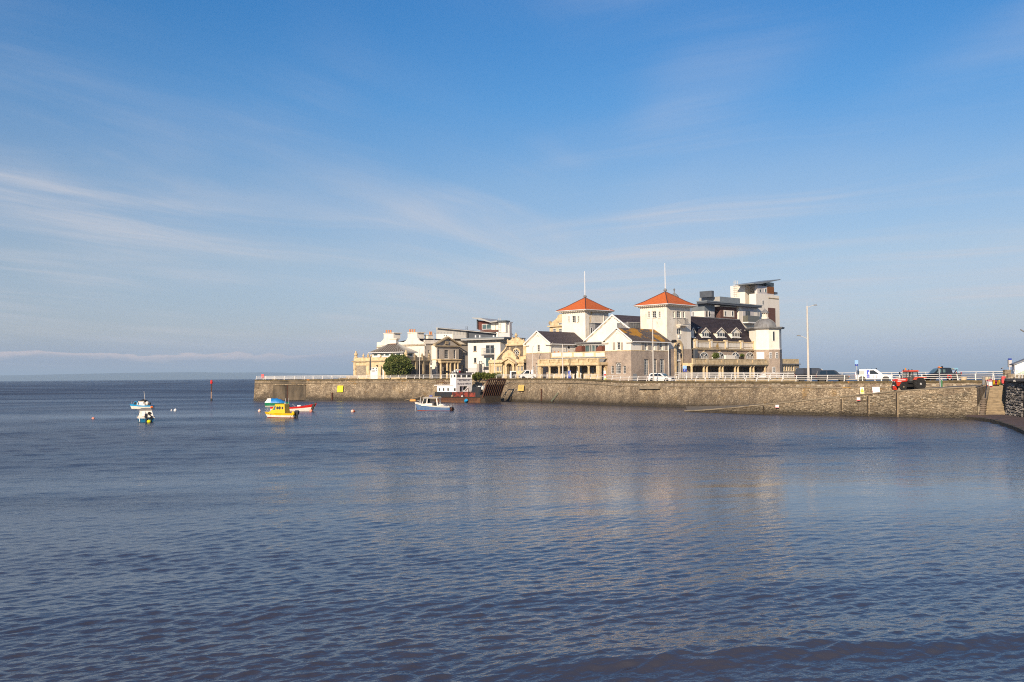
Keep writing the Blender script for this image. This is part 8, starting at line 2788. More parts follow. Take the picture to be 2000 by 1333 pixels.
def vehicle(name, label, cat, pos, rz, Wd, body, cab, paint, glass_side, wheels, r, ws, zb, taper=.16, glass=None, extra=None):
 """body/cab: outlines in (x,z), nose at +x; cab narrows upward from zb"""
 t = thing(name, label, cat, pos, rz)
 hw = Wd / 2
 yf = lambda z: hw - .02 - max(0, z - zb) * taper
 mb = MB()
 n = len(body)
 L0, L1 = min(p[0] for p in body), max(p[0] for p in body)
 def ring(y, sh):
  out = []
  for x, z in body:
   q = x
   if x > L1 - .5: q = x - sh
   if x < L0 + .4: q = x + sh * .7
   out.append((q, y, z))
  return out
 mb.loft([ring(-hw, .22), ring(-hw * .82, .04), ring(-hw * .4, 0), ring(hw * .4, 0), ring(hw * .82, .04), ring(hw, .22)], True, True)
 mb.build('body', paint, t, smooth=False)
 A = [(x, -yf(z), z) for x, z in cab]
 B = [(x, yf(z), z) for x, z in cab]
 MB().loft([A, B], True, True).build('cab', paint, t)
 mb = MB()
 side_panels(mb, glass_side, yf, .012)
 mb.build('side_windows', glass or CGLS, t)
 (xa, za), (xb, zbm) = ws
 mb = MB()
 ya, yb = yf(za) - .10, yf(zbm) - .10
 nx, nz = (zbm - za), (xa - xb)
 l = math.hypot(nx, nz); nx, nz = nx / l * .015, nz / l * .015
 mb.hexa([(xa + nx, -ya, za + nz), (xa - nx, -ya, za - nz), (xa - nx, ya, za - nz), (xa + nx, ya, za + nz), (xb + nx, -yb, zbm + nz), (xb - nx, -yb, zbm - nz), (xb - nx, yb, zbm - nz), (xb + nx, yb, zbm + nz)])
 mb.build('windscreen', CGLG if glass is None else glass, t)
 for x in wheels:
  for sd in (-1, 1):
   wheel(t, x, sd * (hw - .12), r, .24)
   mb = MB().lathe([(r * 1.22, -.01), (r * 1.22, .01)], (0, 0, 0), 16)
   o = mb.build('wheel_arch', BLACK, t); o.matrix_local = Matrix.Translation((x, sd * (hw + .004), r * 1.05)) @ Matrix.Rotation(math.pi / 2, 4, 'X') @ Matrix.Diagonal((1, .001 + 1, 1, 1))
 mb = MB()
 return t
def lights(t, L1, hw, z, m_=None, L0=None, w=.32, h=.16):
 for sd in (-1, 1):
  mb = MB(); mb.box(L1 - .14, L1 + .012, sd * (hw - .42) - w / 2, sd * (hw - .42) + w / 2, z - h / 2, z + h / 2); mb.build('headlight', m_ or LAMPM, t)
  if L0 is not None:
   mb = MB(); mb.box(L0 - .012, L0 + .1, sd * (hw - .22) - .09, sd * (hw - .22) + .09, z - .05, z + .3); mb.build('tail_light', TAILR, t)
 mb = MB(); mb.box(L1 - .05, L1 + .02, -.38, .38, z - h, z + h * .7); mb.build('grille', BLACK, t)
 mb = MB(); mb.box(L1 - .02, L1 + .035, -.26, .26, z - .42, z - .31); mb.build('number_plate', SIGN_W, t)
def wp(px, D, dz=0.0):
 p = pt(px, D)
 return Vector((p.x, p.y, deck(px) + dz))
body = [(-2.3, .35), (-2.35, .85), (-2.25, 1.05), (.9, 1.08), (1.5, 1.05), (2.15, .92), (2.35, .70), (2.35, .35)]
cab = [(-2.2, 1.04), (-1.95, 1.62), (-1.6, 1.75), (.0, 1.76), (.45, 1.66), (1.15, 1.06)]
gs = [[(-1.85, 1.12), (-1.72, 1.55), (-1.15, 1.62), (-1.05, 1.12)], [(-.95, 1.12), (-1.0, 1.62), (-.32, 1.64), (-.25, 1.12)], [(-.15, 1.12), (-.22, 1.64), (.18, 1.62), (.78, 1.12)]]
t = vehicle('white_suv', 'white sport utility vehicle parked on the promenade below the red-roofed tower', 'car', wp(1291.5, 178.5), R(-36), 1.9, body, cab, CARW, gs, (-1.45, 1.5), .37, ((1.12, 1.10), (.50, 1.64)), 1.05)
lights(t, 2.35, .95, .78, None, -2.33)
mb = MB(); mb.path([(-1.7, .62, 1.78), (-1.5, .62, 1.84), (.1, .62, 1.84), (.3, .62, 1.76)], .03, 4); mb.path([(-1.7, -.62, 1.78), (-1.5, -.62, 1.84), (.1, -.62, 1.84), (.3, -.62, 1.76)], .03, 4); mb.build('roof_rail', BLACK, t)
mb = MB(); mb.box(.55, .75, .95, 1.15, 1.1, 1.25); mb.box(.55, .75, -1.15, -.95, 1.1, 1.25); mb.build('wing_mirror', CARW, t)
body = [(-1.9, .4), (-1.95, 1.25), (1.1, 1.25), (1.65, 1.12), (1.85, .8), (1.85, .4)]
cab = [(-.35, 1.24), (-.35, 2.10), (-.2, 2.18), (.35, 2.18), (.6, 2.02), (1.3, 1.24)]
gs = [[(-.18, 1.32), (-.18, 1.98), (.42, 1.98), (1.02, 1.32)]]
t = vehicle('white_truck', 'small white truck with high cab and dark side window before the left gabled wing', 'truck', wp(1030, 216.5), R(195), 1.85, body, cab, CARW, gs, (-1.2, 1.15), .35, ((1.27, 1.29), (.66, 1.98)), 1.25, .08)
lights(t, 1.85, .92, .82)
body = [(-2.7, .35), (-2.75, 1.15), (1.6, 1.15), (2.3, 1.0), (2.5, .75), (2.5, .35)]
cab = [(-2.72, 1.14), (-2.6, 1.92), (-2.35, 2.06), (.75, 2.06), (1.05, 1.95), (1.95, 1.12)]
gs = [[(-2.35, 1.25), (-2.25, 1.82), (-1.15, 1.85), (-1.15, 1.25)], [(-.95, 1.25), (-.95, 1.86), (.15, 1.86), (.15, 1.25)], [(.32, 1.2), (.32, 1.86), (.95, 1.84), (1.6, 1.2)]]
t = vehicle('black_panel_van', 'black panel van parked behind the tall lamp post, nose to the right', 'van', wp(1588, 149.5, .22), R(-12), 1.95, body, cab, CARK, gs, (-1.7, 1.65), .36, ((1.9, 1.18), (1.12, 1.9)), 1.15, .09, glass=mat('tinted_glass', (.045, .045, .055), .12, spec=.8))
lights(t, 2.5, .97, .85, None, -2.72)
mb = MB(); mb.tube((1.98, -.90, 1.16), (1.12, -.84, 1.93), .035, .035, 4); mb.build('pillar_trim', GALV, t)
drv = MB(); drv.ball((.75, -.35, 1.55), .13, 8, 6, (1, .85, 1.2)); 
SKIN = mat('skin', (.50, .27, .18), .6)
pd = thing('driver', 'head and shoulders of a person at the wheel of the black van', 'person', (0, 0, 0))
pd.matrix_world = t.matrix_world
pd.location = t.location; pd.rotation_euler = t.rotation_euler
drv.build('head', SKIN, pd)
mb = MB(); taper_box(mb, .5, .95, .22, 1.02, .6, .88, .15, 1.44); mb.v = [(a, b - .35, c) for a, b, c in mb.v]; mb.build('torso', mat('dark_jacket', (.03, .03, .04), .9), pd)
mb = MB(); mb.ball((.73, -.35, 1.61), .135, 8, 5, (1, .9, .85)); mb.build('hair', BLACK, pd)
body = [(-2.35, .4), (-2.4, 1.0), (1.0, 1.12), (2.0, 1.08), (2.4, .95), (2.5, .4)]
cab = [(-2.3, 1.0), (-2.0, 1.72), (-1.7, 1.82), (.2, 1.82), (.5, 1.74), (1.15, 1.1)]
gs = [[(-1.9, 1.15), (-1.75, 1.66), (-.9, 1.7), (-.9, 1.15)], [(-.75, 1.15), (-.75, 1.7), (.2, 1.7), (.75, 1.15)]]
t = vehicle('black_suv', 'black car with long bonnet and pale windscreen, just right of the black van', 'car', wp(1624, 147.8, .12), R(-10), 1.9, body, cab, CARK, gs, (-1.5, 1.55), .38, ((1.12, 1.14), (.55, 1.72)), 1.05)
lights(t, 2.48, .95, .82, AMBER, -2.38)
body = [(-2.65, .5), (-2.7, 1.05), (.9, 1.12), (1.9, 1.10), (2.45, 1.0), (2.6, .75), (2.6, .42)]
cab = [(-2.62, 1.04), (-2.5, 1.72), (-2.2, 1.88), (-.85, 1.92), (.25, 1.84), (.5, 1.76), (1.25, 1.10)]
gs = [[(-.55, 1.16), (-.6, 1.72), (.0, 1.74), (.75, 1.16)]]
t = vehicle('white_pickup', 'white pickup with canopy and open blue side hatch, parked beside the blue sign', 'pickup truck', wp(1707, 145.4, .12), R(-21), 1.9, body, cab, CARW, gs, (-1.65, 1.65), .40, ((1.22, 1.14), (.56, 1.74)), 1.08, .10)
lights(t, 2.6, .95, .92, None, -2.68)
mb = MB(); side_panels(mb, [[(-2.35, 1.12), (-2.3, 1.62), (-1.35, 1.66), (-1.35, 1.12)]], lambda z: .96 - max(0, z - 1.08) * .10, .0); mb.build('canopy_window', mat('grey_canopy_glass', (.30, .32, .30), .3), t)
mb = MB(); side_panels(mb, [[(-2.42, 1.68), (-2.42, 1.06), (-1.28, 1.06), (-1.28, 1.72), (-1.33, 1.72), (-1.33, 1.10), (-2.37, 1.10), (-2.37, 1.68)]], lambda z: .975 - max(0, z - 1.08) * .10, .01); mb.build('canopy_frame', CARW, t)
mb = MB(); side_panels(mb, [[(-1.02, .62), (-1.02, 1.76), (-.64, 1.76), (-.60, .62)]], lambda z: .96 - max(0, z - 1.08) * .10, .012); mb.build('open_hatch', mat('bright_blue_interior', (.01, .05, .50), .5), t)
mb = MB(); side_panels(mb, [[(-.80, 1.15), (-.78, 1.5), (-.70, 1.5), (-.68, 1.15)]], lambda z: .98 - max(0, z - 1.08) * .10, .03); mb.build('hanging_rope', SIGN_W, t)
mb = MB()
for x in (-1.9, -1.0, -.3, .3):
 mb.box(x - .05, x + .05, -.75, .75, 1.90, 1.98)
mb.ball((.35, -.3, 1.98), .09, 6, 5)
mb.build('roof_bars', BLACK, t)
mb = MB(); mb.box(-.15, -.06, -.962, -.955, .6, .95); mb.box(.28, .37, -.962, -.955, .6, .95); mb.build('door_markings', MIDMETAL, t)
body = [(-2.65, .5), (-2.7, 1.06), (-.9, 1.06), (1.2, 1.10), (2.0, 1.06), (2.5, .92), (2.6, .42)]
cab = [(-1.3, 1.04), (-1.12, 1.80), (-.9, 1.88), (.2, 1.90), (.75, 1.78), (1.55, 1.08)]
gs = [[(-.95, 1.16), (-.9, 1.72), (-.35, 1.74), (-.35, 1.16)], [(-.22, 1.16), (-.22, 1.74), (.30, 1.74), (.30, 1.16)], [(.42, 1.16), (.42, 1.74), (.70, 1.68), (1.20, 1.16)]]
t = vehicle('black_pickup', 'black pickup truck facing left behind the railing, orange beacon on its roof', 'pickup truck', wp(1838.5, 144.5, .24), R(181), 1.88, body, cab, CARK, gs, (-1.65, 1.65), .40, ((1.5, 1.12), (.84, 1.74)), 1.08, .12)
lights(t, 2.6, .94, .9, None, -2.68)
mb = MB(); side_panels(mb, [[(.42, 1.18), (.42, 1.68), (.66, 1.62), (1.10, 1.18)], [(-.2, 1.2), (-.2, 1.64), (.15, 1.64), (.15, 1.2)]], lambda z: .94 - max(0, z - 1.08) * .12, .02); mb.build('window_reflection', CGLG, t)
mb = MB(); mb.box(-.15, .45, -.35, .35, 1.90, 1.96); mb.ball((.3, 0, 2.02), .11, 8, 5); mb.build('orange_beacon', AMBER, t)
mb = MB(); mb.box(-.1, .08, .2, .4, 1.9, 2.12); mb.build('roof_lamp', BLACK, t)
# ---- pale blue steel frame behind the black pickup
t = thing('steel_frame', 'pale blue steel A-frame standing between black pickup and sea railing', 'frame', wp(1861, 147.5))
FB_ = mat('pale_blue_steel', (.20, .42, .55), .5)
m_ = MB()
m_.path([(-.85, 0, .9), (-.25, 0, 2.0), (-.25, 0, 1.0)], .06, 4); m_.path([(-.25, 0, 2.0), (.75, 0, 2.0)], .16, 4); m_.path([(.75, 0, 2.05), (.75, 0, .6)], .08, 4); m_.path([(-.25, 0, .4), (-.25, 0, 1.9)], .07, 4); m_.path([(-.85, .1, .4), (-.25, .1, 1.8)], .05, 4)
m_.build('frame_bars', FB_, t)
MB().path([(-.1, -.1, .9), (.55, -.1, 1.85)], .08, 4).build('black_strut', BLACK, t)
MB().path([(-.2, -.1, 2.05), (.0, -.1, 1.92), (.22, -.1, 1.95)], .09, 5).build('tan_roller', TIMB_L, t)
# ---- lifebuoy ring on the rail
def torus(mb, R0, r, n=16, m=6):
 rings = []
 for k in range(n + 1):
  a = 2 * math.pi * k / n
  rings.append([((R0 + r * math.cos(2 * math.pi * j / m)) * math.cos(a), r * math.sin(2 * math.pi * j / m), (R0 + r * math.cos(2 * math.pi * j / m)) * math.sin(a)) for j in range(m)])
 return mb.loft(rings, True, False)
q, d, n = on_wall(1857, 738, .6)
t = thing('lifebuoy', 'red and white lifebuoy ring hanging behind the railing by the black pickup', 'lifebuoy', (q.x, q.y, 4.5 + .5))
torus(MB(), .27, .075).build('ring', REDP, t)
MB().box(-.1, .1, -.09, .09, -.40, -.18).build('white_band', WHITE, t)
# ---- red tractor on the slipway
tp = pt(1772, 127.3)
tr = thing('red_tractor', 'red tractor with black cab and huge rear tyres parked on the slipway', 'tractor', (tp.x, tp.y, 3.30), R(180 + 17))
TRED = mat('tractor_red', (0.66, 0.045, 0.02), 0.4, (0.50, 0.05, 0.03), 2, 0.5, spec=.5)
TREDF = mat('tractor_red_faded', (0.62, 0.10, 0.06), 0.55, (0.50, 0.08, 0.05), 3, 0.5)
TRIM = mat('tractor_black', (0.02, 0.018, 0.017), 0.6, (.04, .035, .03), 3, .6)
for sd in (-1, 1):
 w_ = wheel(tr, -1.15, sd * .92, .86, .48, TRIM, 'rear_wheel')
 mb = MB()
 for k in range(22):
  a = 2 * math.pi * k / 22
  c, s_ = math.cos(a), math.sin(a)
  for q in (-1, 1):
   mb.hexa([(.84 * c - .04 * s_, .84 * s_ + .04 * c, 0), (.84 * c + .04 * s_, .84 * s_ - .04 * c, 0), (.90 * c + .04 * s_, .90 * s_ - .04 * c, 0), (.90 * c - .04 * s_, .90 * s_ + .04 * c, 0),
 (.80 * math.cos(a + .12) - .04 * s_, .80 * math.sin(a + .12) + .04 * c, q * .24), (.80 * math.cos(a + .12) + .04 * s_, .80 * math.sin(a + .12) - .04 * c, q * .24),
 (.88 * math.cos(a + .12) + .04 * s_, .88 * math.sin(a + .12) - .04 * c, q * .24), (.88 * math.cos(a + .12) - .04 * s_, .88 * math.sin(a + .12) + .04 * c, q * .24)])
 mb.build('tyre_lugs', RUBBER, w_)
 MB().lathe([(.12, -.30), (.16, -.24), (.16, .24), (.12, .30)], (0, 0, 0), 10).build('hub', GALV, w_)
 f_ = wheel(tr, 1.32, sd * .78, .50, .30, TRIM, 'front_wheel')
 MB().lathe([(.08, -.20), (.11, -.16), (.11, .16), (.08, .20)], (0, 0, 0), 8).build('hub', TIMB_L, f_)
mb = MB()
mb.extr([(.25, -.33, 1.22), (2.05, -.33, 1.10), (2.12, -.33, 1.28), (1.95, -.33, 1.50), (.25, -.33, 1.64)], (0, .66, 0)); mb.build('bonnet', TRED, tr)
mb = MB(); mb.extr([(1.15, -.30, 1.13), (1.95, -.30, 1.09), (1.85, -.30, .62), (1.55, -.30, .60)], (0, .60, 0)); mb.build('side_panel', TRED, tr)
mb = MB(); mb.box(2.085, 2.15, -.27, .27, .66, 1.24); mb.build('grille', TRIM, tr)
for sd in (-1, 1):
 MB().box(2.14, 2.17, sd * .16 - .08, sd * .16 + .08, 1.12, 1.22).build('headlight', LAMPM, tr)
 text_mesh('TRACTOR', .15, WHITE, tr, (1.15, -.338 if sd < 0 else .338, 1.42), 'lettering', Matrix.Rotation(math.pi / 2, 4, 'X') if sd < 0 else Matrix.Rotation(math.pi, 4, 'Z') @ Matrix.Rotation(math.pi / 2, 4, 'X')) if False else None
 MB().box(.55, 1.75, sd * .334 - .006, sd * .334 + .006, 1.36, 1.47).build('white_stripe', WHITE, tr)
 MB().box(1.2, 1.8, sd * .334 - .006, sd * .334 + .006, 1.19, 1.27).build('white_stripe', WHITE, tr)
mb = MB(); mb.box(.1, 2.0, -.24, .24, .55, 1.15); mb.box(-1.6, .3, -.35, .35, .5, 1.0); mb.box(1.1, 1.5, -.75, .75, .42, .58); mb.tube((-1.15, -1.0, .86), (-1.15, 1.0, .86), .12, .12, 8); mb.build('chassis', TRIM, tr)
mb = MB(); mb.box(1.9, 2.15, -.20, .20, .30, .62); mb.box(1.75, 2.1, -.16, .16, .12, .4); mb.build('front_weight', TRED, tr)
MB().box(2.15, 2.20, -.14, .14, .64, .76).build('number_plate', SIGN_W, tr)
P0 = {'fl': (.30, -.62), 'fr': (.30, .62), 'rl': (-1.25, -.62), 'rr': (-1.25, .62)}
mb = MB()
zc0, zc1 = 1.05, 2.48
for (x0, x1) in ((.30, .18), (-.35, -.35), (-1.28, -1.05)):
 for sd in (-1, 1):
  mb.hexa([(x0 - .05, sd * .66 - .04, zc0), (x0 + .05, sd * .66 - .04, zc0), (x0 + .05, sd * .66 + .04, zc0), (x0 - .05, sd * .66 + .04, zc0),
 (x1 - .05, sd * .62 - .04, zc1), (x1 + .05, sd * .62 - .04, zc1), (x1 + .05, sd * .62 + .04, zc1), (x1 - .05, sd * .62 + .04, zc1)])
mb.box(-1.25, .3, -.66, -.60, .98, 1.22); mb.box(-1.25, .3, .60, .66, .98, 1.22); mb.box(-1.1, .22, -.64, .64, 2.36, 2.48); mb.box(-1.3, -1.2, -.62, .62, 1.0, 1.35)
mb.box(.26, .32, -.62, .62, 1.0, 1.3)
mb.build('cab_frame', TRIM, tr)
GT = mat('tractor_glass', (.30, .28, .24), .08, spec=.8)
gt = bpy.data.materials['tractor_glass'].node_tree.nodes['Principled BSDF']
gt.inputs['Transmission Weight'].default_value = .9
for l_ in list(gt.inputs['Base Color'].links):
 bpy.data.materials['tractor_glass'].node_tree.links.remove(l_)
gt.inputs['Base Color'].default_value = (.85, .85, .8, 1)
gt.inputs['IOR'].default_value = 1.02
mb = MB()
for sd in (-1, 1):
 mb.box(-.30, .20, sd * .64 - .006, sd * .64 + .006, 1.24, 2.36); mb.box(-1.12, -.40, sd * .64 - .006, sd * .64 + .006, 1.24, 2.36)
mb.box(.22, .24, -.58, .58, 1.32, 2.36)
mb.build('cab_glass', GT, tr)
mb = MB(); taper_box(mb, -.85, -.35, .25, 1.0, -.85, -.4, .22, 1.25); taper_box(mb, -.95, -.8, .24, 1.2, -1.0, -.88, .2, 1.85); mb.build('driver_seat', TRIM, tr)
mb = MB(); mb.tube((.1, 0, 1.2), (-.1, 0, 1.6), .04, .04, 5); torus(mb, .2, .025, 12, 5); mb.build('steering_wheel', TRIM, tr)
mb = MB(); taper_box(mb, -1.32, .34, .76, 2.48, -1.15, .12, .68, 2.66); mb.build('cab_roof', TREDF, tr)
mb = MB()
for sd in (-1, 1):
 mb.extr([(-2.05, sd * .68, 1.72), (-.62, sd * .68, 1.78), (-.28, sd * .68, 1.42), (-.40, sd * .68, 1.38), (-.68, sd * .68, 1.68), (-2.02, sd * .68, 1.62)], (0, sd * .5, 0))
mb.build('mudguards', TREDF, tr)
MB().lathe([(.07, 2.66), (.09, 2.70), (.08, 2.92), (.03, 2.95)], (-.05, -.35, 0), 8).build('amber_beacon', AMBER, tr)
MB().path([(.55, -.3, 1.6), (.55, -.3, 2.1), (.50, -.3, 2.52)], .055, 6).build('exhaust_pipe', GALV, tr)
MB().box(.10, .35, -.82, -.62, 1.0, 1.35).box(.2, .3, -.9, -.7, 1.4, 1.9).build('fuel_tank', TRIM, tr)
MB().box(-.05, .25, -.84, -.825, 1.02, 1.30).build('pale_label', PLASTER, tr)
for sd in (-1, 1):
 MB().path([(.25, sd * .6, 2.0), (.42, sd * .95, 2.1), (.42, sd * .95, 2.35)], .03, 4).build('mirror_arm', TRIM, tr)
 MB().box(.36, .44, sd * .95 - .1, sd * .95 + .1, 2.15, 2.42).build('mirror', TRIM, tr)
MB().box(.12, .2, -.55, -.42, 2.66, 2.76).box(.12, .2, .42, .55, 2.66, 2.76).box(-1.2, -1.1, -.55, -.42, 2.66, 2.76).build('work_lights', TRIM, tr)
# ================================================================== street furniture
def lamp(name, label, px, D, py_top, z0, arms=(), r=.075, group=None, spike=None, m_=POLE):
 p = pt(px, D, z0)
 b = W(px, 735, D); b2 = W(px, py_top, D)
 h = b2.z - z0
 t = thing(name, label, 'lamp post', Vector((b.x, b.y, z0)), 0, group)
 MB().lathe([(r * 1.7, 0), (r * 1.7, .9), (r * 1.25, .95), (r, h * .6), (r * .75, h)], (0, 0, 0), 8).build('post', m_, t)
 for f, dx, dz in arms:
  z = h * f
  mb = MB(); mb.path([(0, 0, z), (dx * .45, 0, z + dz * .55), (dx * .75, 0, z + dz * .8)], .04, 5); mb.build('arm', m_, t)
  mb = MB(); taper_box(mb, min(dx * .72, dx * 1.12), max(dx * .72, dx * 1.12), .12, z + dz * .8 - .02, min(dx * .76, dx * 1.08), max(dx * .76, dx * 1.08), .09, z + dz * .8 + .14); mb.build('lamp_head', LEAD, t)
 if spike:
  MB().tube((0, 0, h), (0, 0, h + spike), .03, .012, 5).build('lightning_rod', m_, t)
 return t
lamp('street_lamp', 'tall pale lamp post rising in front of the black van, two short arms', 1579, 145.6, 598.5, deck(1579), ((.985, 1.35, .35), (.575, -1.45, .55)), .15, spike=.9)
lamp('street_lamp', 'slim lamp post standing before the nearer gabled wing, with low side arm', 1276, 175.2, 622, deck(1276), ((.48, -.9, .3), (1.0, .7, .12)), .10)
lamp('street_lamp', 'short lamp post in front of the green bush, left one of two', 819.5, 233.5, 682.5, 5.1, ((1.0, .35, .05),), .075)
lamp('street_lamp', 'short lamp post with a white box and hanging lamp, beside the classical villa', 842, 232, 683, 5.1, ((1.0, .3, .05), (.55, .45, .1)), .075)
lamp('street_lamp', 'plain pole rising between the villa and the golden pavilion', 966.3, 225, 682, 5.1, (), .09)
lamp('street_lamp', 'thin lamp post in front of the golden pavilion porch window', 1008, 217, 677, 5.05, ((1.0, .15, .02),), .06)
lamp('street_lamp', 'lamp post in front of the left gabled wing with a white case at its base', 1040.5, 211.5, 678, 5.02, ((1.0, .3, .08),), .075)
lamp('street_lamp', 'thick plain post in front of the loggia and terrace', 1099.3, 201, 673.5, 5.0, ((1.0, .2, .02),), .12)
p = pt(842, 231.8, 5.1)
mb = MB(); mb.box(p.x - .2, p.x + .2, p.y - .25, p.y - .05, 5.1 + 2.9, 5.1 + 3.3); tag(mb.build('pole_box', WHITE), 'small white box strapped to the lamp post by the classical villa', 'box')
p = pt(1039, 211.2, 5.02)
mb = MB(); mb.box(p.x - .2, p.x + .25, p.y - .2, p.y + .1, 5.02, 7.0); tag(mb.build('utility_cabinet', WHITE), 'tall narrow white cabinet at the foot of the lamp post by the left wing', 'cabinet')
p = pt(1331, 184, 4.55)
t = thing('ornate_lamp', 'black ornate lamp standard beside the tall arched tower window', 'lamp post', p)
h = W(1331, 690, 184).z - 4.55
MB().lathe([(.16, 0), (.10, .4), (.06, h * .5), (.09, h * .55), (.05, h * .6), (.04, h * .8)], (0, 0, 0), 8).build('post', BLACK, t)
MB().lathe([(.10, h * .8), (.22, h * .93), (.06, h), (.03, h + .2)], (0, 0, 0), 6).build('lantern', BLACK, t)
t = thing('blue_sign', 'blue and white notice board on a post before the tall arched window', 'sign', pt(1337.5, 178.5, 4.5))
k = 178.5 / FPX
MB().box(-.05, .05, -.03, .03, 0, 13 * k).build('post', GALV, t)
z1 = W(1337, 714.5, 178.5).z - 4.5; z0 = W(1337, 726.3, 178.5).z - 4.5
MB().box(-.36, .36, -.06, -.02, z0, z1).build('panel', LBLUE, t)
MB().box(-.36, .36, -.075, -.061, z0, z0 + (z1 - z0) * .48).build('panel_lower', BLUEP, t)
text_mesh('P', .42, WHITE, t, (0, -.078, z0 + (z1 - z0) * .26), 'lettering')
t = thing('blue_sign', 'small blue and white parking sign on a thin post beside the white pickup', 'sign', wp(1673.3, 142.5))
k = 142.5
zz = lambda py: W(1673, py, k).z - deck(1673)
MB().tube((.12, 0, 0), (.0, 0, zz(715)), .03, .03, 5).build('post', POLE, t)
MB().box(-.26, .24, -.05, -.02, zz(711.5), zz(704)).build('panel', LBLUE, t)
MB().box(-.22, .20, -.05, -.02, zz(715.3), zz(711.6)).build('panel_lower', BLUEP, t)
text_mesh('P', .2, WHITE, t, (0, -.055, (zz(711.6) + zz(715.3)) / 2), 'lettering')
t = thing('information_post', 'grey information pillar with blue top on a pole at the head of the steps', 'sign', pt(1972.5, 133, 4.75))
zz = lambda py: W(1972, py, 133).z - 4.75
MB().tube((.03, 0, 0), (0, 0, zz(716)), .05, .05, 6).build('post', WHITE, t)
MB().box(-.15, .27, -.08, .08, zz(717.5), zz(702.5)).build('panel', mat('pillar_grey', (.55, .52, .52), .5), t)
MB().box(-.23, -.151, -.08, .08, zz(717), zz(703)).build('panel_side', LEAD, t)
MB().box(-.17, .26, -.09, .09, zz(703.6), zz(700.4)).build('blue_top', BLUEP, t)
q, d, n = on_wall(1835, 757, -.5)
t = thing('tide_post', 'tall bright steel post beside the green post, right of the tractor', 'post', (q.x, q.y, q.z))
h = W(1831, 720, q.y).z - q.z
MB().tube((0, 0, -.3), (-.16, 0, h), .09, .075, 8).build('post', mat('bright_steel', (.75, .74, .72), .25, metal=.6), t)
q, d, n = on_wall(1838, 757, -.35)
h = W(1837, 744, q.y).z - q.z
tag(MB().lathe([(.12, -.3), (.12, h), (.05, h + .1)], (0, 0, 0), 8).build('green_post', mat('green_paint', (.06, .20, .09), .6)), 'short dark green post next to the tall steel post on the slipway', 'post').location = q
for i, (px, w, lab) in enumerate(((1755, 12, 'round cream planter partly hidden behind the red tractor'), (1882, 12.5, 'round cream planter on the causeway right of the black pickup'), (1928, 13, 'round cream planter on the causeway near the head of the steps'))):
 D = 143 if i else 141.5
 p = wp(px, D)
 r = w / 2 / FPX * D
 t = thing('planter', lab, 'planter', p, 0, 'round cream planters on the causeway')
 CR_ = MATS.get('cream_planter') or mat('cream_planter', (.66, .50, .30), .8, (.5, .38, .24), 2, .5)
 MB().lathe([(r * .68, 0), (r * .95, .62), (r * 1.02, .66), (r * 1.02, .74), (r * .9, .74), (r * .88, .68)], (0, 0, 0), 16).build('bowl', CR_, t)
 MB().lathe([(r * .87, .60), (r * .87, .68)], (0, 0, 0), 12).build('soil', TIMBER, t)
def board(name, label, cat, px0, px1, py0, py1, D, m_, zb=5.02, extra=None, d=.25):
 a, b = W(px0, py1, D), W(px1, py1, D)
 h = W(px0, py0, D).z - zb
 t = thing(name, label, cat, ((a.x + b.x) / 2, D, zb))
 w = (b.x - a.x)
 mb = MB(); taper_box(mb, -w / 2, w / 2, d, 0, -w / 2, w / 2, d * .35, h); mb.build('panel', m_, t)
 if extra:
  for (x0, x1, z0, z1, mm) in extra:
   mb = MB(); mb.box(x0 * w, x1 * w, -d - .03, -d + .0, z0 * h, z1 * h); mb.build('panel_print', mm, t)
 return t
board('advert_board', 'tall bright blue board with a white figure patch under the loggia', 'sign', 1109.8, 1115, 724.5, 739, 202, mat('bright_blue_board', (.02, .06, .42), .5), extra=[(.05, .4, .45, .9, WHITE)])
board('menu_board', 'grey framed menu board left of the bright blue board', 'sign', 1103, 1108, 726, 736, 203, LIGHTMETAL, extra=[(-.35, .35, .2, .85, LEAD)])
board('cafe_stand', 'narrow cafe stand in white, red and lime at the loggia corner', 'stand', 1179, 1183.3, 724.5, 740, 193, WHITE, 4.85, extra=[(-.35, .5, .38, .62, REDP), (-.2, .5, 0, .18, mat('lime_paint', (.5, .75, .02), .5))])
board('litter_bin', 'dark grey litter bin against the stone wing wall left of the tall windows', 'bin', 1236.5, 1243.5, 730.5, 736.5, 187, DARKMETAL, 4.55)
board('information_board', 'white hoop stand holding a black screen in front of the golden pavilion', 'sign', 996, 1008, 725, 734.5, 217, WHITE, 5.05, extra=[(-.25, .47, .1, .9, BLACK)])
g_ = thing('railing_gate', 'white posts and low gate where the promenade railing steps down by the loggia', 'gate', pt(1125, 196, 5.0))
for dx, h in ((-.45, 1.0), (.25, 1.6), (.95, 1.2)):
 MB().box(dx - .07, dx + .07, -.07, .07, 0, h).build('gate_post', RAILW, g_)
MB().path([(.25, 0, .15), (1.1, 0, .1)], .08, 5).build('low_rail', RAILW, g_)
t = thing('white_gazebo_cover', 'small white peaked cover lying by the right end of the colonnade', 'cover', (W(1488, 734, 186).x, 186, 4.9))
mb = MB(); mb.extr([(-1.0, -.4, 0), (.75, -.4, 0), (.75, -.4, .5), (.2, -.4, .75), (-.2, -.4, .4)], (0, 1, 0)); mb.build('cover', WHITE, t)
p = pt(513.3, 250, 5.22)
t = thing('lifebuoy_cabinet', 'faded red lifebuoy cabinet standing on the pier head', 'cabinet', p)
taper = MB(); taper_box(taper, -.35, .35, .2, .35, -.33, .33, .18, 1.45); taper.build('housing', REDF, t)
MB().box(-.06, .06, -.05, .05, 0, .36).build('post', GALV, t)
MB().box(-.2, .28, -.23, -.2, .45, .85).build('panel', MAROON, t)
p = pt(1960, 131.2, 3.95)
t = thing('lifebuoy_cabinet', 'bright red lifebuoy cabinet on the wall at the head of the steps', 'cabinet', p)
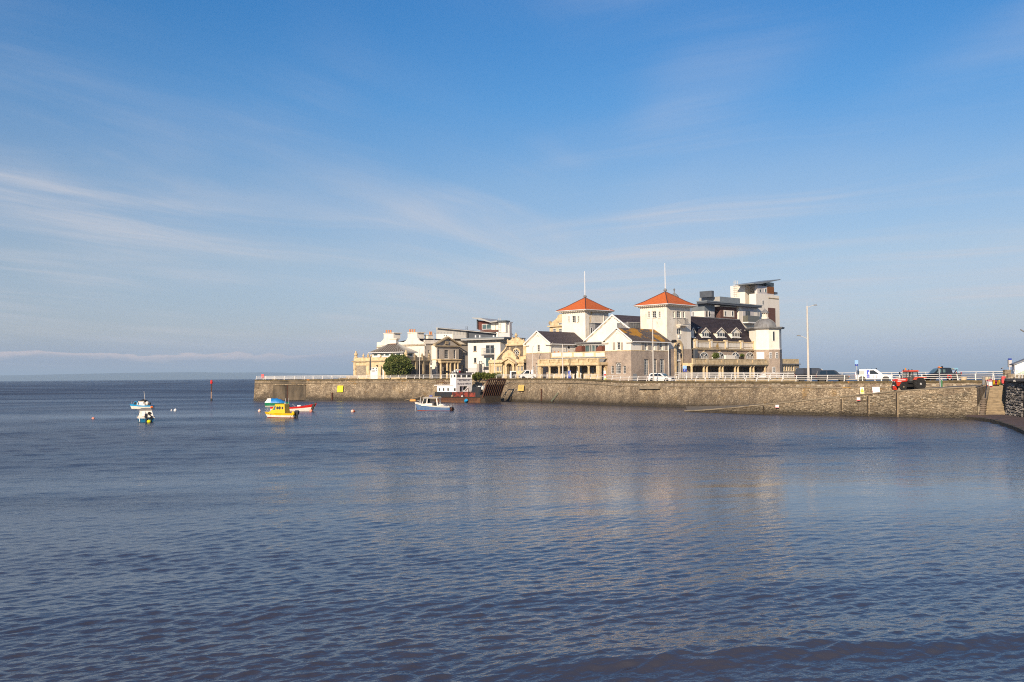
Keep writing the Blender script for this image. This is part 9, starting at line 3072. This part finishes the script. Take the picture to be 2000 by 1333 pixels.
mb = MB(); mb.lathe([(.20, .12), (.27, .2), (.28, .95), (.20, 1.08)], (0, 0, 0), 10, (1.05, .6)); mb.build('housing', REDF, t)
MB().box(-.02, .16, -.2, -.165, .45, .75).build('panel', SIGN_W, t)
MB().box(-.05, .05, .05, .15, -.1, .2).build('post', GALV, t)
def psign(label, px0, px1, py0, py1, D, m_, bands, name='safety_sign'):
 a, b = W(px0, py1, D), W(px1, py0, D)
 t = thing(name, label, 'sign', ((a.x + b.x) / 2, D, a.z))
 w, h = b.x - a.x, b.z - a.z
 MB().box(-w / 2, w / 2, -.02, .02, 0, h).build('panel', m_, t)
 for i, (x0, x1, z0, z1, mm) in enumerate(bands):
  MB().box(x0 * w, x1 * w, -.035, -.021, z0 * h, z1 * h).build('panel_print', mm, t)
 return t, w, h
t, w, h = psign('white and maroon safety notice with two maroon bands left of the chevrons', 1931, 1937.8, 741.5, 756, 131, SIGN_W, [(-.5, .5, .72, 1, MAROON), (-.5, .5, 0, .14, MAROON)])
text_mesh('Danger', .16, WHITE, t, (0, -.037, h * .86), 'lettering')
psign('narrow grey and red safety notice, half hidden left of the maroon one', 1927, 1930.4, 742, 753.5, 131.6, SIGN_W, [(-.5, .5, .78, 1, REDF), (-.5, .5, 0, .1, REDF)])
t, w, h = psign('yellow and black chevron board with a red centre plate at the steps', 1938.3, 1951.8, 742.5, 751.5, 131, BLACK, [(-.11, .11, .0, 1, MAROON), (-.09, .09, .38, .58, SIGN_W)])
for sd in (-1, 1):
 for k in range(2):
  x = sd * (.19 + k * .17)
  MB().extr([((x) * w, -.03, 0), ((x + .075 * 1) * w, -.03, 0), ((x + .075 + sd * .10) * w, -.03, h), ((x + sd * .10) * w, -.03, h)], (0, .008, 0)).build('chevron', mat('chevron_yellow', (.80, .46, .0), .5) if 'chevron_yellow' not in MATS else MATS['chevron_yellow'], t)
q = pt(1921, 133, 3.9)
tag(MB().lathe([(.2, 0), (.22, 1.0), (.24, 1.05), (.16, 1.2)], (0, 0, 0), 8).build('stone_bollard', LEAD), 'grey rounded bollard at the top of the stair wall', 'bollard').location = q
mb = MB(); mb.path([pt(1931, 131.4, 4.0), pt(1931, 131.4, 5.0)], .04, 5); mb.path([pt(1956, 131.4, 4.0), pt(1956, 131.4, 5.0)], .04, 5); mb.path([pt(1931, 131.4, 4.75), pt(1945, 131.4, 4.3), pt(1956, 131.4, 4.8)], .03, 5)
tag(mb.build('chain_barrier', mat('green_rail', (.12, .22, .14), .6)), 'low green post and chain barrier across the head of the steps', 'barrier')
hr = MB().path([pt(1928.5, 131, 4.6), pt(1924, 122, 2.9), pt(1921.5, 118, 1.5)], .05, 5)
tag(hr.build('stair_handrail', BLACK), 'thin dark handrail down the left side of the steps', 'handrail')
mb = MB()
g = random.Random(8)
t = thing('rubble_pillar', 'short rough stone pillar at the end of the railing near the kiosk', 'pillar', pt(1966, 132.5, 4.75))
stone = MB()
for i in range(5):
 for j in range(3):
  stone.cur = g.random()
  stone.box(-.35 + j * .28, -.35 + j * .28 + .26, -.3 + g.uniform(-.03, .03), .3, i * .24, i * .24 + .22)
stone.build('stones', STONEM, t, kind='stuff')
mb = MB().box(-.33, .45, -.26, .28, 0, 1.16); mb.build('core', CONC, t)
t = thing('low_stone_wall', 'low tan rubble wall below the kiosk at the right edge', 'low wall', pt(1979, 120, 4.8))
stone = MB()
for i in range(3):
 for j in range(9):
  stone.cur = g.random()
  stone.box(-.7 + j * .32, -.7 + j * .32 + .30, -.15 + g.uniform(-.03, .03), .3, i * .2, i * .2 + .19)
stone.build('stones', STONEM, t, kind='stuff')
def chair(px, lab):
 t = thing('white_garden_chair', lab, 'chair', pt(px, 116.5, 4.86), R(-25), 'white garden chairs by the kiosk')
 CW = WHITE
 taper = MB(); taper_box(taper, -.05, .45, .24, .40, -.05, .45, .24, .45); taper.build('seat', CW, t)
 for sx, sy in ((0, -1), (0, 1), (1, -1), (1, 1)):
  MB().tube((.0 + .42 * sx, sy * .21, 0), (.0 + .40 * sx, sy * .21, .42), .025, .03, 5).build('leg', CW, t)
 for k in range(3):
  MB().hexa([(-.03, -.20 + k * .15, .44), (.0, -.20 + k * .15, .44), (.0, -.09 + k * .15, .44), (-.03, -.09 + k * .15, .44), (-.19, -.20 + k * .15, .98), (-.16, -.20 + k * .15, .98), (-.16, -.09 + k * .15, .98), (-.19, -.09 + k * .15, .98)]).build('back_slat', CW, t)
 MB().path([(-.16, -.22, .98), (-.17, 0, 1.0), (-.16, .22, .98)], .03, 5).build('top_rail', CW, t)
for px, lab in ((1983, 'white garden chair nearest the rubble pillar, in front of the kiosk'), (1989, 'middle white garden chair in front of the kiosk'), (1995.5, 'white garden chair at the picture edge in front of the kiosk')):
 chair(px, lab)
ki = thing('beach_kiosk', 'pale green and white boarded kiosk with grey pitched roof at the right edge', 'kiosk', pt(1984, 123, 4.75), R(-20))
KG = mat('pale_green_boards', (.52, .66, .52), .6, (.46, .60, .46), 2, .4)
KW = mat('white_boards', (.80, .78, .76), .6)
KO_ = lambda py: W(1988, py, 123).z - 4.75
hE, hR_ = KO_(711.5), KO_(703)
mb = MB(); mb.box(0, 4.2, 0, 3.5, 0, hE); kb = mb.build('wall', KW, ki)
nb_ = 9
for k in range(nb_):
 z0, z1 = hE * k / nb_, hE * (k + 1) / nb_ - .02
 MB().box(.04, 4.2, -.035, -.001, z0, z1).build('weatherboard', KG if k < 5 else KW, ki)
mb = MB()
mb.extr([(-.25, -.3, hE), (2.1, -.3, hR_ + .45), (4.5, -.3, hE), (4.5, -.3, hE - .12), (2.1, -.3, hR_ + .33), (-.25, -.3, hE - .12)], (0, 4.2, 0)); mb.build('roof', LEAD, ki)
mb = MB(); mb.extr([(0, -.02, hE - .12), (4.2, -.02, hE - .12), (2.1, -.02, hR_ + .3)], (0, .1, 0)); mb.build('gable', KW, ki)
mb = MB(); mb.extr([(-.1, -.10, hE * .38), (2.0, -.10, hE * .98), (2.0, -.10, hE * .82), (-.1, -.10, hE * .26)], (0, .05, 0)); mb.build('white_brace', WHITE, ki)
mb = MB(); mb.box(-.12, .04, -.08, .04, 0, hE); mb.build('corner_board', WHITE, ki)
t = thing('street_lamp', 'grey lamp head on a curved arm reaching in at the right edge', 'lamp post', pt(2016, 120, 4.5))
a = W(1993, 644, 120); b = W(2003, 650, 120)
o_ = Vector(t.location)
MB().path([(0, 0, 0), (0, 0, b.z - o_.z - .8), b - o_ + Vector((.3, 0, -.3)), b - o_], .06, 6).build('post', POLE, t)
mb = MB(); mb.path([b - o_, a - o_], .09, 6); mb.build('lamp_head', LEAD, t)
m_ = MB()
for k in range(4):
 px = 1980 + k * 7
 a, b = W(px, 744.5, 113.5), W(px + 4, 741, 114.2)
 m_.tube(a, b, .05, .05, 4)
m_.path([W(1979, 744.6, 113.5), W(2003, 745.5, 113)], .05, 4)
tag(m_.build('low_white_rail', RAILW), 'low white rail with slanting bars on top of the dark sea wall', 'railing')
p = W(1957, 721, 150)
gu = thing('gull', 'grey gull flying low just left of the information pillar', 'gull', p)
mb = MB()
mb.loft([[(-.22, -.005, 0), (-.22, .005, 0), (-.22, 0, .01)], [(-.1, -.06, -.02), (-.1, .06, -.02), (-.1, 0, .07)], [(.08, -.07, -.02), (.08, .07, -.02), (.08, 0, .09)], [(.2, -.03, .04), (.2, .03, .04), (.2, 0, .09)], [(.27, -.006, .05), (.27, .006, .05), (.27, 0, .06)]], True, True)
mb.build('body', mat('gull_grey', (.22, .22, .24), .7), gu)
mb = MB(); mb.extr([(-.08, 0, .05), (.10, 0, .05), (.34, .05, .34), (.22, .05, .34)], (0, .02, .0)); mb.extr([(-.08, 0, .05), (.10, 0, .05), (-.20, -.3, .12), (-.38, -.3, .08)], (0, .0, .02)); mb.build('wings', MATS['gull_grey'], gu)
p = W(723.3, 722, 243.5)
k = 243.5 / FPX
t = thing('folded_parasol', 'tall dark grey folded parasol standing against the yellow pavilion wall', 'parasol', (p.x, p.y, 5.12))
z1, z0 = W(723, 697.5, 243.5).z - 5.12, W(723, 724, 243.5).z - 5.12
MB().lathe([(.12, z0), (.24, z0 + .15), (.20, (z0 + z1) / 2), (.10, z1), (.02, z1 + .1)], (0, 0, 0), 8).build('canopy', mat('slate_canvas', (.075, .085, .10), .8), t)
MB().tube((0, 0, 0), (0, 0, z0 + .1), .04, .04, 6).build('pole', GALV, t)
for px0, px1, py, D, m_, nm, lab in ((531, 540, 741, 249, TIMB_L, 'bench', 'low pale timber bench on the pier behind the railing'), (676, 699, 734.5, 247.5, ASHLAR_D, 'low_wall', 'low tan wall running out from the yellow pavilion'), (661, 700, 738.5, 246, TIMB_L, 'low_wall', 'longer low tan kerb wall behind the pier railing')):
 a, b = W(px0, py, D), W(px1, py, D)
 tag(MB().box(a.x, b.x, D, D + .5, 5.1, max(a.z, 5.3)).build(nm, m_), lab, 'bench' if nm == 'bench' else 'low wall')
for px0, px1, lab in ((764, 782, 'low tan bench behind the pier railing below the bush, left'), (784, 795, 'short low tan bench behind the railing, right of the longer one')):
 a, b = W(px0, 738, 235.5), W(px1, 738, 235.5)
 tag(MB().box(a.x, b.x, 235.5, 236, 5.12, 5.55).build('bench', ASHLAR), lab, 'bench')
# ================================================================== vegetation
def leaf_cloud(mb, c, rad, n, size, g, shell=.55, up=.3):
 for _ in range(n):
  while True:
   v = Vector((g.gauss(0, 1), g.gauss(0, 1), g.gauss(0, 1)))
   if v.length > .1:
    break
  v.normalize()
  r = g.uniform(shell, 1.0) ** .7
  lump = 1 + .10 * math.sin(v.x * 7 + 1) * math.sin(v.z * 9 + 2) + .07 * math.sin(v.y * 13 + v.z * 11)
  p = Vector((c[0] + v.x * rad[0] * r * lump, c[1] + v.y * rad[1] * r * lump, c[2] + v.z * rad[2] * r * lump))
  if p.z < c[2] - rad[2] * .86:
   p.z = c[2] - rad[2] * .86 + g.uniform(0, .2)
  d = (v * .6 + Vector((0, 0, up)) + Vector((g.uniform(-.6, .6), g.uniform(-.6, .6), g.uniform(-.3, .6)))).normalized()
  s_ = d.cross(Vector((g.uniform(-1, 1), g.uniform(-1, 1), g.uniform(-1, 1)))).normalized()
  L = size * g.uniform(.6, 1.3)
  w = L * .34
  mb.cur = g.random()
  mb.add([p - s_ * w * .4, p + s_ * w * .4, p + d * L * .6 + s_ * w, p + d * L, p + d * L * .6 - s_ * w], [(0, 1, 2, 3, 4)])
 return mb
def leaf_mat(name, a, b, c):
 m = bpy.data.materials.new(name)
 m.use_nodes = True
 t = NT(m.node_tree)
 bs = m.node_tree.nodes['Principled BSDF']
 at = t.n('ShaderNodeAttribute', attribute_name='rnd').outputs['Fac']
 co = t.n('ShaderNodeTexCoord').outputs['Object']
 cc = t.mix(t.ramp(at, 0, .7), a, b)
 cc = t.mix(t.m('MULTIPLY', t.ramp(t.noise(co, .9, 4, .6), .45, .7), .7), cc, c)
 t.put(bs.inputs['Base Color'], cc)
 bs.inputs['Roughness'].default_value = .65
 bs.inputs['Specular IOR Level'].default_value = .3
 MATS[name] = m
 return m
LEAF = leaf_mat('evergreen_leaf', (.030, .052, .010), (.115, .145, .035), (.22, .21, .07))
HEDGE = leaf_mat('hedge_leaf', (.04, .065, .012), (.11, .13, .02), (.17, .15, .03))
g = random.Random(31)
D = 239.5
c = W(777.5, 717, D)
bush = thing('evergreen_bush', 'big rounded dark green bush in front of the yellow walled pavilion', 'bush', (c.x, D, 5.1))
rx = 28.5 / FPX * D
zt = W(777, 695.5, D).z - 5.1
mb = MB()
leaf_cloud(mb, (0, 0, zt * .50), (rx * .93, rx * .85, zt * .52), 9000, .42, g, .62)
for k in range(34):
 a = g.uniform(0, 6.28); e = g.uniform(-.2, 1.2)
 cc = (rx * .72 * math.cos(a) * math.cos(e), rx * .65 * math.sin(a) * math.cos(e), zt * .5 + zt * .40 * math.sin(e))
 r = g.uniform(.55, .95)
 leaf_cloud(mb, cc, (r, r, r * .95), 170, .40, g, .5)
mb.build('foliage', LEAF, bush)
mb = MB(); mb.lathe([(rx * .5, .2), (rx * .75, zt * .35), (rx * .7, zt * .6), (rx * .35, zt * .85)], (0, 0, 0), 12); mb.build('shade_core', mat('twig_shadow', (.02, .024, .012), 1), bush)  # solid dark core stands in for shade inside the foliage
for k in range(5):
 a = k * 1.3
 MB().tube((.25 * math.cos(a), .25 * math.sin(a), 0), (.9 * math.cos(a), .9 * math.sin(a), zt * .6), .09, .04, 5).build('stem', TIMBER, bush)
for px0, px1, py, Dh, lab, n in ((924, 957, 727.8, 224, 'low green hedge behind the railing left of the plain pole', 3200), (950, 978, 729, 223, 'lower spreading green shrubs at the foot of the golden pavilion', 2400)):
 a, b = W(px0, py, Dh), W(px1, py, Dh)
 h = a.z - 5.08
 t = thing('hedge', lab, 'hedge', ((a.x + b.x) / 2, Dh, 5.08))
 mb = MB()
 for k in range(7):
  x = (b.x - a.x) * ((k + .5) / 7 - .5)
  hh = h * g.uniform(.75, 1.1)
  leaf_cloud(mb, (x, g.uniform(-.3, .3), hh * .42), ((b.x - a.x) / 9, .8, hh * .48), n // 7, .30, g, .4)
 mb.build('foliage', HEDGE, t)
a, b = pt(905, 230, 5.12), pt(1000, 219, 5.12)
mb = MB(); mb.add([a, b, b + Vector((3, 6, 0)), a + Vector((0, 6, 0))], [(0, 1, 2, 3)]); mb.build('lawn', mat('lawn_grass', (.09, .12, .03), .95, (.14, .14, .04), .8, .7), kind='structure')
for px, py, r, lab in ((1398, 697, .75, 'leafy green plant on the colonnade balcony'), (1449.5, 696.5, .35, 'small dark plant on a crate on the colonnade balcony')):
 f = SC
 a_, z_ = f.az(px, py, .6)
 P = pav.O + pav.e1 * f.P(a_, .6, 0).x + pav.e2 * f.P(a_, .6, 0).y
 t = thing('balcony_plant', lab, 'plant', (P.x, P.y, DZ + zP0 + .02))
 MB().lathe([(.2, 0), (.28, .45), (.3, .45)], (0, 0, 0), 8).build('pot', TERRA, t)
 leaf_cloud(MB(), (0, 0, z_ - zP0 + .1), (r, r, r), 420, .3, g, .2).build('foliage', LEAF, t)
